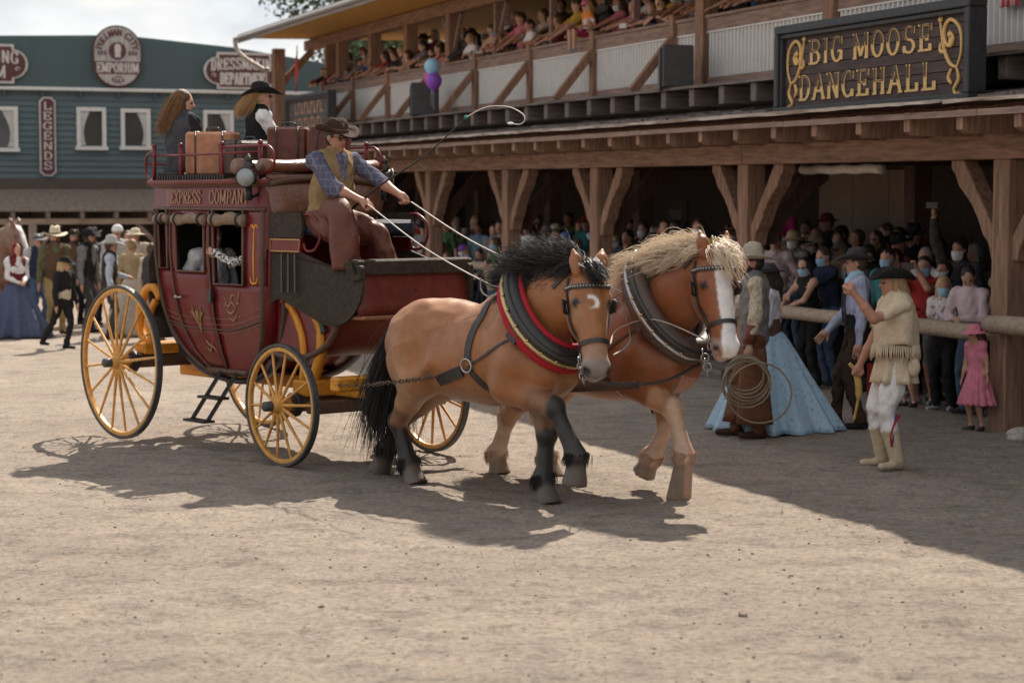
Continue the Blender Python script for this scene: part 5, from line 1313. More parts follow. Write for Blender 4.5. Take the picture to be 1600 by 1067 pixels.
for sy in (-1, 1):
    patch('frieze_board', 0, 1, 2.17, 2.395, red, coach, sy, .004)
    patch('rear_side_panel', 0, uD0 - .004, .69, 1.62, red, coach, sy); patch('rear_pillar', 0, uQ0, 1.622, 2.168, red, coach, sy, nu=2); patch('pillar', uQ1, uD0 - .004, 1.622, 2.168, red, coach, sy, nu=2)
    patch('front_side_panel', uD1 + .004, 1, .69, 1.50, red, coach, sy, nu=8); patch('pillar', uD1 + .004, uF0, 1.502, 2.168, red, coach, sy, nu=2); patch('front_corner_panel', uF1, 1, 1.502, 2.168, red, coach, sy, nu=4)
    door = patch('door', uD0, uD1, .73, 1.60, red, coach, sy, .008)
    patch('door_stile', uD0, uW0, 1.602, 2.15, red, door, sy, .008, nu=2); patch('door_stile', uW1, uD1, 1.602, 2.15, red, door, sy, .008, nu=2); patch('door_rail', uW0, uW1, 2.09, 2.15, red, door, sy, .008, nu=3)
    wt = .012
    for a, b, z0, z1, par in ((uW0, uW1, 1.60, 2.09, door), (uF0, uF1, 1.50, 2.165, coach), (uQ0, uQ1, 1.62, 2.165, coach)):
        pts = [side(a, z0, .014, sy), side(b, z0, .014, sy), side(b, z1, .014, sy), side(a, z1, .014, sy)]
        q = MB(); q.tube([Vector(p) for p in pts], .018, 4, closed=True); q.build('window_frame', brn, par)
    # belt mouldings sweeping up to the corners, edge bands
    for dz, mt, rr in ((0, brn, .016), (.045, goldf, .005), (-.03, goldf, .005), (.10, goldf, .004)):
        zf = lambda u, d=dz: 1.085 + d + .30 * max(0, abs(u - .42) - .18) ** 1.6 * 1.9
        band('belt_moulding', [side(u, zf(u), .004, sy) for u in np.linspace(.01, .99, 30)], mt, coach, rr, flat=(1, .6))
    band('corner_band', [side(.985, z, .006, sy) for z in np.linspace(.70, 2.16, 26)], brn, coach, .034, flat=(1, .45)); band('corner_band', [side(.015, z, .006, sy) for z in np.linspace(.70, 2.16, 26)], brn, coach, .034, flat=(1, .45))
    for u in (uD0 - .002, uD1 + .002): band('door_joint', [side(u, z, .010, sy) for z in np.linspace(.70, 2.15, 24)], brn, coach, .011)
    band('sill_band', [side(u, .705, .0, sy) for u in np.linspace(0, 1, 14)], brn, coach, .03); band('frieze_lower_trim', [side(u, 2.165, .010, sy) for u in np.linspace(0, 1, 8)], brn, coach, .016)
    band('frieze_upper_trim', [side(u, 2.40, .008, sy) for u in np.linspace(0, 1, 8)], brn, coach, .022)
    # rolled leather window curtains
    for a, b, r0 in ((uW0 - .01, uW1 + .02, .045), (uF0 - .01, uF1 + .02, .050), (uQ0 - .02, uQ1 + .02, .04)):
        q = MB(); pts = [Vector(side(u, 2.075 - .01 * math.sin(i), .02, sy)) for i, u in enumerate(np.linspace(a, b, 9))]; q.tube(pts, [r0 * (.9 + .15 * math.sin(i * 1.7)) for i in range(9)], 10, flat=(1, 1.2)); q.build('rolled_curtain', tanl, coach)
        q = MB(); 
        for u in (a + .04, b - .04): ring(q, Vector(side(u, 2.07, .02, sy)), r0 * 1.18, .010, (1, 0, 0), 14)
        q.build('curtain_strap', leather_k, coach)
    q = MB(); p = Vector(side(uD0 + .02, 1.36, .03, sy)); q.tube([p, p + Vector((.09, sy * .02, .0)), p + Vector((.13, sy * .02, .005))], [.012, .010, .008], 8); q.ball(p, .02, 8, 6); q.build('door_handle', steel, door)
    box('door_hinge', side(uD1, 1.38, 0, sy)[0] - .025, side(uD1, 1.38, 0, sy)[0] + .03, *(sorted((sy * .61, sy * .645))), 1.33, 1.45, leather_k, door)
# gilded lettering and ornaments (street side)
sfr = lambda off=0.0: (lambda a, b, d: side(UX(a), b, .012 + d + off, -1))
for tx, x0, x1 in (('EXPRESS', .66, 1.16), ('COMPANY', 1.30, 1.92)):
    mb = MB(); word(mb, tx, sfr(), x0, x1, 2.212, .125, gap=.14, pen=(.13, .06), ser=.09, depth=.002); mb.build('gilt_lettering', goldf, coach)
def orn(name, paths, mat=goldl, r=.006, out=.001, par=None):
    mb = MB()
    for P in paths:
        p = [Vector(side(UX(a), b, out, -1)) for a, b, *_ in [tuple(q) for q in spline([(x, z, 0) for x, z in P], 5)]]
        mb.tube(p, [r * (.5 + math.sin(math.pi * i / (len(p) - 1))) for i in range(len(p))], 5)
    mb.build(name, mat, par or coach)
orn('gilt_finial', [[(2.0, 2.02), (2.0, 1.75), (2.0, 1.52)], [(1.94, 2.0), (1.97, 2.03), (2.0, 2.0), (2.03, 2.03), (2.06, 2.0)], [(1.94, 1.58), (1.96, 1.53), (2.0, 1.52), (2.04, 1.53), (2.06, 1.58)], [(2.0, 1.97), (2.0, 1.93)], [(2.0, 1.64), (2.0, 1.60)]], orgp, .007)
orn('gilt_filigree', [[(1.50, 1.38), (1.55, 1.30), (1.62, 1.34), (1.66, 1.30)], [(1.52, 1.28), (1.58, 1.24), (1.66, 1.27), (1.72, 1.36)], [(1.56, 1.20), (1.64, 1.18), (1.70, 1.24)], [(1.68, 1.30), (1.74, 1.38), (1.76, 1.46)], [(1.60, 1.33), (1.63, 1.40), (1.68, 1.40)], [(1.54, 1.34), (1.50, 1.30)], [(1.7, 1.34), (1.75, 1.33)]], goldf, .008)
dr = [c for c in coach.children if c.name.startswith('door')][0]
orn('gilt_antlers', [[(.93, 1.28), (.95, 1.20), (.99, 1.12), (1.0, 1.04)], [(1.08, 1.28), (1.06, 1.20), (1.02, 1.12), (1.0, 1.04)], [(.99, 1.25), (1.0, 1.15)], [(.90, 1.24), (.94, 1.19)], [(1.11, 1.24), (1.07, 1.19)], [(1.02, 1.25), (1.01, 1.15)]], goldf, .008, .014, dr)
orn('gilt_scroll', [[(1.0, .92), (1.06, .88), (1.12, .93), (1.2, .88)], [(1.02, .98), (1.1, .93), (1.16, .97)]], goldf, .008, .014, dr)
q = MB()
for P in ([(-.42, 1.66), (-.38, 1.70), (-.33, 1.68), (-.28, 1.70), (-.24, 1.66)], [(-.35, 1.69), (-.33, 1.58)], [(-.31, 1.69), (-.33, 1.58)]):
    pp = spline([(2.195, y, z) for y, z in P], 5); q.tube(pp, .011, 5)
q.build('gilt_skull', orgp, coach)
# ends, floor, roof, inside
def endwall(xf, nm, off, ridx):
    rows = [[(float(np.interp(z, ZT, xf)) + off, y * float(np.interp(z, *HWZ)), z) for y in np.linspace(-1, 1, 9)] for z in np.linspace(.69, 2.395, 22)]
    MB().grid(rows).build(nm, red, coach, solid=.03)
endwall(XF_, 'front_wall', .0, 0); endwall(XR_, 'rear_wall', .0, 0)
MB().prism([(1.0, .665), (1.66, .665), (1.76, .70), (.93, .70)], lambda a, b, d: (a, d, b), -.46, .46).build('floor', red2, coach)
rows = [[(x, y * .60, 2.41 + .055 * (1 - y * y)) for y in np.linspace(-1, 1, 9)] for x in np.linspace(.24, 2.22, 8)]; MB().grid(rows).build('roof', brn, coach, solid=.05)
for sy in (-1, 1): band('roof_edge', [(x, sy * .60, 2.405) for x in (.22, .8, 1.5, 2.22)], red2, coach, .028)
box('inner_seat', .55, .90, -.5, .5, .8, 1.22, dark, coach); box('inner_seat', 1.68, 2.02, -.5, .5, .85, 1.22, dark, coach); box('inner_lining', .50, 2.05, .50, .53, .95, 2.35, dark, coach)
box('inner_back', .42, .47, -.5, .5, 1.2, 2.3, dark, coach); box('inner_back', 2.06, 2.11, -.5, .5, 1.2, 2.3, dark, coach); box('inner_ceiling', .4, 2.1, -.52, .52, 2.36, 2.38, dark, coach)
# roof rails
for sy in (-1, 1):
    y = sy * .57
    for x in (.27, .74, 1.44, 2.05):
        q = MB(); q.tube([(x, y, 2.42), (x, y, 2.735)], .019, 8); q.ball((x, y, 2.745), .024, 8, 6); q.build('rail_post', red, coach)
    band('roof_rail', [(.27, y, 2.66), (.74, y, 2.655), (1.44, y, 2.66), (2.05, y, 2.665)], red, coach, .012)
    band('roof_rail', spline([(1.44, y, 2.715), (2.05, y, 2.72), (2.20, y, 2.70), (2.27, y, 2.62), (2.25, y, 2.53), (2.16, y, 2.48), (2.05, y, 2.48)], 5), red, coach, .013)
    band('rear_rail', spline([(.27, y, 2.70), (.15, y, 2.66), (.11, y, 2.55), (.16, y, 2.45), (.24, y, 2.42)], 5), red, coach, .013)
band('rear_cross_rail', [(.12, -.57, 2.58), (.12, .57, 2.58)], red, coach, .012)
for (x0, x1, z0, z1, nm) in ((.28, .62, 2.462, 2.50, 'roof_seat'),): box(nm, x0, x1, -.55, .55, z0, z1, lth, coach, bevel=.02)
q = MB()
for i in range(26): q.box(.33 + i * .045, .355 + i * .045, -.585, -.55, 2.43, 2.475)
q.build('roof_fringe', blk, coach, kind='stuff')
band('seat_roll', [(1.72, y, 2.535 + .012 * math.cos(y * 9)) for y in np.linspace(-.6, .6, 13)], lth_b, coach, .085, flat=(1.25, .85), n=14)
band('front_seat_roll', [(2.12, y, 2.545 + .010 * math.cos(y * 8)) for y in np.linspace(-.60, .60, 13)], lth_b, coach, .075, flat=(1.3, .8), n=14)
# driver's box
rows = [[(2.28 - .10 * v + .02 * math.sin(v * 3), y, 2.10 + .33 * v) for y in np.linspace(-.58, .58, 7)] for v in np.linspace(0, 1, 6)]; MB().grid(rows).build('driver_backrest', lth_b, coach, solid=.06)
band('backrest_edge', [(2.18, y, 2.44) for y in np.linspace(-.58, .58, 6)], lth_b, coach, .034, n=10)
box('driver_seat', 2.26, 2.80, -.55, .55, 1.95, 2.075, M('seat_blue', (.022, .026, .045), var=.2, rough=.6), coach, bevel=.03)
for sy in (-1, 1):
    y = sy * .57
    MB().prism([(2.22, 2.135), (2.70, 2.14), (2.72, 2.02), (2.70, 1.925), (2.22, 1.925)], lambda a, b, d, y=y, sy=sy: (a, y + sy * d, b), 0, .03).build('seat_side', lth, coach)
    MB().prism([(2.23, 1.92), (2.69, 1.92), (2.68, 1.80), (2.23, 1.80)], lambda a, b, d, y=y, sy=sy: (a, y + sy * d, b), 0, .026).build('seat_panel', red, coach)
    q = MB(); q.tube([Vector((a, y + sy * .03, b)) for a, b in ((2.24, 1.91), (2.68, 1.91), (2.67, 1.81), (2.24, 1.81))], .007, 4, closed=True); q.build('panel_line', goldl, coach)
    band('arm_iron', spline([(2.70, y, 2.12), (2.80, y, 2.12), (2.92, y, 2.05), (2.94, y, 1.93), (2.86, y, 1.83), (2.74, y, 1.82), (2.70, y, 1.88)], 5), red, coach, .013)
    # leather boot curtain
    prof = [(2.22, 1.80), (2.70, 1.80), (3.02, 1.72), (3.34, 1.66), (3.50, 1.66), (3.55, 1.58), (3.53, 1.44), (3.44, 1.31), (3.26, 1.22), (3.02, 1.20), (2.78, 1.26), (2.56, 1.34), (2.36, 1.40), (2.22, 1.36)]
    prof = [(p.x, p.y) for p in spline([(a, b, 0) for a, b in prof[4:12]], 4)] + [(2.36, 1.40), (2.22, 1.36)] + prof[:4]
    MB().prism(prof, lambda a, b, d, y=y, sy=sy: (a, y + sy * (d + .02 * math.sin(a * 6) * math.cos(b * 5)), b), -.01, .012).build('boot_curtain', lth, coach)
    for x in (2.42, 2.52, 2.62): box('boot_strap', x - .012, x + .012, *sorted((y + sy * .03, y + sy * .042)), 1.46, 1.79, leather_k, coach)
    # curved end of the footboard
    MB().prism([(3.30, 1.73), (3.44, 1.755), (3.54, 1.70), (3.55, 1.60), (3.44, 1.57), (3.36, 1.62)], lambda a, b, d, y=y, sy=sy: (a, y + sy * d, b), -.03, .03).build('footboard_end', lth, coach, bevel=.01)
rows = [[(3.46 + .05 * (1 - v) , y, 1.30 + .42 * v) for y in np.linspace(-.58, .60, 9)] for v in np.linspace(0, 1, 6)]; MB().grid(rows).build('footboard', red2, coach, solid=.03)
MB().add([(3.44, -.60, 1.63), (3.44, .62, 1.63), (3.40, .62, 1.76), (3.40, -.60, 1.76), (3.52, -.60, 1.63), (3.52, .62, 1.63), (3.50, .62, 1.755), (3.50, -.60, 1.755)], MB.BF).build('footboard_cap', lth, coach, bevel=.012)
box('foot_floor', 2.7, 3.45, -.56, .56, 1.40, 1.44, brn, coach)
pts = spline([(3.16, 0, 1.38), (3.12, 0, 1.22), (3.0, 0, 1.06), (2.8, 0, .95), (2.5, 0, .89), (2.2, 0, .92)], 5)
box('footboard_ledge', 3.14, 3.56, -.57, .59, 1.265, 1.297, wood('worn_ledge', (.30, .13, .075), 'y'), coach, bevel=.008)
MB().grid([[(p.x, y, p.z) for y in np.linspace(-.52, .52, 7)] for p in pts]).build('front_boot', red2, coach, solid=.03)
for y in (-.525, .525): band('front_boot_band', [(p.x, y, p.z) for p in pts], brn, coach, .03, flat=(1, 1))
MB().prism([(2.2, .92), (2.5, .89), (2.8, .95), (3.0, 1.06), (3.12, 1.22), (3.16, 1.38), (2.2, 1.4)], lambda a, b, d: (a, d, b), -.50, -.48).build('front_boot_side', red, coach)
MB().prism([(2.2, .92), (2.5, .89), (2.8, .95), (3.0, 1.06), (3.12, 1.22), (3.16, 1.38), (2.2, 1.4)], lambda a, b, d: (a, d, b), .48, .50).build('front_boot_side', red, coach)
# rear boot
rows = [[(float(np.interp(z, [.95, 1.2, 1.7, 2.0], [.22, .02, .0, .28])), y, z) for y in np.linspace(-.5, .5, 6)] for z in np.linspace(.95, 2.0, 10)]; MB().grid(rows).build('rear_boot', lth, coach, solid=.03)
# lamps
def lamp(x, sy):
    o = MB(); y = sy * .68; A_ = Vector((.62, sy * .78, 0)); C_ = Vector((x, y, 2.44)); o.tube([C_ - A_ * .06, C_ + A_ * .07], [.062, .085], 16); o.tube([C_ + A_ * .07, C_ + A_ * .088], .092, 16)
    o.lathe([(.055, 2.52), (.06, 2.55), (.03, 2.575), (.04, 2.585), (.045, 2.60), (.02, 2.62), (.012, 2.64), (.0, 2.645)], 12, Matrix.Translation((x, y, 0))); L = o.build('lamp', M('lamp_metal', (.06, .052, .045), metal=.5, rough=.4, var=.25), coach)
    q = MB(); q.tube([C_ + A_ * .086, C_ + A_ * .092], .078, 16); q.build('lamp_lens', M('lens_glass', (.26, .28, .28), rough=.12, var=.1, bump=0, spec=.8), L)
    band('lamp_bracket', [(x, sy * .57, 2.30), (x, sy * .64, 2.27), (x, y, 2.34)], blk, coach, .016); q = MB(); q.tube([(x, y, 2.24), (x, y, 2.36)], .03, 8); q.build('lamp_font', blk, L)
lamp(2.03, -1); lamp(2.16, 1)
# running gear
box('perch', -.15, 2.95, -.07, .07, .56, .68, org, coach, bevel=.01)
for x, n in ((0, 'rear_axle'), (2.69, 'front_axle')):
    box(n, x - .06, x + .06, -.74, .74, (.725 if x == 0 else .52) - .06, (.725 if x == 0 else .52) + .06, brn, coach, bevel=.01)
box('front_bolster', 2.58, 2.80, -.62, .62, .585, .72, org, coach, bevel=.015); box('rear_bolster', -.09, .10, -.6, .6, .79, .90, org, coach, bevel=.015)
box('futchel', 2.5, 3.5, -.32, -.22, .58, .68, org, coach, bevel=.01); box('futchel', 2.5, 3.5, .22, .32, .58, .68, org, coach, bevel=.01)
box('splinter_bar', 3.38, 3.50, -.80, .80, .685, .80, org, coach, bevel=.015); box('lower_bar', 2.9, 3.04, -.7, .7, .46, .56, brn, coach, bevel=.01)
for sy in (-1, 1):
    y = sy * .50
    # C-shaped front standard and its inner rib, rear standard
    p1 = spline([(2.72, y, .70), (2.84, y, .95), (2.84, y, 1.14), (2.72, y, 1.30), (2.50, y, 1.41), (2.30, y, 1.42)], 6); q = MB(); q.tube(p1, [.052] * 12 + [.040] * (len(p1) - 12), 4, flat=(.9, 1)); q.build('front_standard', orgz, coach)
    p2 = spline([(2.58, y, .70), (2.60, y, .95), (2.55, y, 1.14), (2.42, y, 1.32), (2.28, y, 1.40)], 6); q = MB(); q.tube(p2, .042, 4, flat=(.9, 1)); q.build('front_standard_rib', orgz, coach)
    p3 = spline([(2.92, y, 1.13), (2.86, y, 1.26), (2.70, y, 1.40), (2.48, y, 1.49), (2.28, y, 1.48)], 6); q = MB(); q.tube(p3, .045, 6, flat=(1.2, .7)); q.build('brace_leather', leather_k, coach)
    p4 = spline([(.0, y, .88), (-.14, y, 1.02), (-.12, y, 1.25), (.0, y, 1.40), (.14, y, 1.42), (.24, y, 1.33)], 6); q = MB(); q.tube(p4, .048, 4, flat=(.9, 1)); q.build('rear_standard', orgz, coach)
    p5 = spline([(.06, y, .88), (.04, y, 1.08), (.08, y, 1.22), (.16, y, 1.30)], 5); q = MB(); q.tube(p5, .038, 4); q.build('rear_standard_rib', orgz, coach)
    pb = spline([(.20, y * .9, 1.36), (.42, y * .86, .98), (.80, y * .8, .70), (1.35, y * .76, .615), (1.85, y * .8, .70), (2.2, y * .9, .98), (2.34, y * .98, 1.38)], 8); q = MB(); q.tube(pb, .05, 8, flat=(1.1, .6)); q.build('thoroughbrace', leather_k, coach)
    # hanging step
    if sy < 0:
        st = MB(); 
        for dx in (0, .26): st.bar((1.25 + dx, -.50, .70), (1.03 + dx, -.66, .255), .045, .03)
        s_o = st.build('step_frame', blk, coach) if False else None
        st0 = empty('step_ladder'); st0.parent = coach
        for dx in (0, .26): q = MB(); q.bar((1.25 + dx, -.48, .70), (1.03 + dx, -.66, .255), .045, .03); q.build('side_rail', blk, st0)
        for f_, z in ((.52, .468), (1.0, .256)):
            x = 1.25 - .22 * f_; y_ = -.48 - .18 * f_; box('tread', x - .04, x + .31, y_ - .07, y_ + .05, z - .01, z + .012, blk, st0)
def wheel(x, sy, Rr, ns, rot):
    W_ = Matrix.Translation((x, sy * .80, Rr)) @ Matrix.Rotation(R(-90 * sy), 4, 'X')       # local z points outwards
    dish = -.05
    q = MB(); n = 64
    def ringprof(r0, r1, z0, z1, mb):
        P = []; 
        for i in range(n):
            a = 2 * math.pi * i / n; c, s = math.cos(a), math.sin(a)
            for r, z in ((r0, z0), (r1, z0), (r1, z1), (r0, z1)): P.append((c * r, s * r, z))
        F = [(i * 4 + j, i * 4 + (j + 1) % 4, ((i + 1) % n) * 4 + (j + 1) % 4, ((i + 1) % n) * 4 + j) for i in range(n) for j in range(4)]
        mb.add(P, F, 0, False)
    ringprof(Rr - .064, Rr - .026, -.022, .022, q); w = q.build('wheel', spk_m, coach, mat=W_, bevel=.006)
    q = MB(); ringprof(Rr - .0255, Rr, -.030, .030, q); q.build('tyre', iron, w, bevel=.005)
    q = MB(); q.lathe([(.0, .15), (.035, .15), (.040, .12), (.045, .10), (.058, .07), (.068, .04), (.070, .0), (.068, -.05), (.058, -.10), (.05, -.12), (.0, -.12)], 18); q.build('hub', spk_m, w)
    q = MB(); q.lathe([(.0, .185), (.034, .183), (.042, .175), (.045, .11), (.042, .10)], 16); q.build('hub_cap', iron, w)
    q = MB(); q.lathe([(.07, -.11), (.10, -.10), (.105, -.15), (.07, -.16)], 18); q.build('brake_drum', blk, w)
    sp = MB(); L = Rr - .07
    P = [(.06, .019, .016), (.14, .017, .015), (L * .55, .0135, .013), (L, .0115, .0115)]
    V = []; m_ = 6
    for r, a, b in P:
        for j in range(m_): t = 2 * math.pi * j / m_; V.append((r, math.cos(t) * a, math.sin(t) * b + .035 * (1 - r / L)))
    sp.add(V, [(i * m_ + j, i * m_ + (j + 1) % m_, (i + 1) * m_ + (j + 1) % m_, (i + 1) * m_ + j) for i in range(3) for j in range(m_)], 0, True); me = sp.mesh('spoke', spk_m)
    for i in range(ns): link('spoke', me, w, mat=Matrix.Rotation(R(rot) + 2 * math.pi * i / ns, 4, 'Z'))
for sy in (-1, 1): wheel(0, sy, .725, 16, 7); wheel(2.69, sy, .52, 14, 4 if sy < 0 else 11)
# ---- luggage on the roof (things of their own)
def suitcase(loc, rz, dx, dy, dz, col, lab, tilt=0, strapc=leather_k, nm='suitcase'):
    o = empty(nm, mat=CO @ Matrix.Translation(loc) @ Matrix.Rotation(R(rz), 4, 'Z') @ Matrix.Rotation(R(tilt), 4, 'Y'), label=lab, cat='luggage', group='luggage on the coach roof')
    box('case', -dx / 2, dx / 2, -dy / 2, dy / 2, 0, dz, col, o, bevel=.022)
    for x in (-dx * .28, dx * .28):
        q = MB(); q.tube([(x, -dy / 2 - .004, .0), (x, -dy / 2 - .006, dz), (x, dy / 2 + .006, dz), (x, dy / 2 + .004, 0)], .016, 4, flat=(1, .4)); q.build('strap', strapc, o)
    q = MB(); q.tube(spline([(-.06, 0, dz), (-.05, 0, dz + .035), (.05, 0, dz + .035), (.06, 0, dz)], 4), .010, 6); q.build('handle', strapc, o)
lt = M('tan_case', (.42, .19, .105), rough=.5, var=.2, scale=5, bump=.2); lr = M('oxblood_case', (.125, .042, .028), rough=.45, var=.25, scale=5, bump=.15); lk_ = M('dark_trunk', (.075, .05, .04), rough=.55, var=.3)
suitcase((.80, -.26, 2.47), 40, .46, .26, .40, lt, 'tan leather suitcase with dark strap on the coach roof')
suitcase((1.18, -.10, 2.47), 5, .34, .5, .31, lk_, 'dark trunk on the coach roof beside the tan suitcase')
suitcase((1.62, .02, 2.50), 45, .36, .20, .40, lr, 'oxblood suitcase standing upright on the coach roof')
suitcase((1.95, .20, 2.50), 45, .36, .18, .40, lr, 'oxblood suitcase leaning towards its twin on the coach roof', tilt=7)
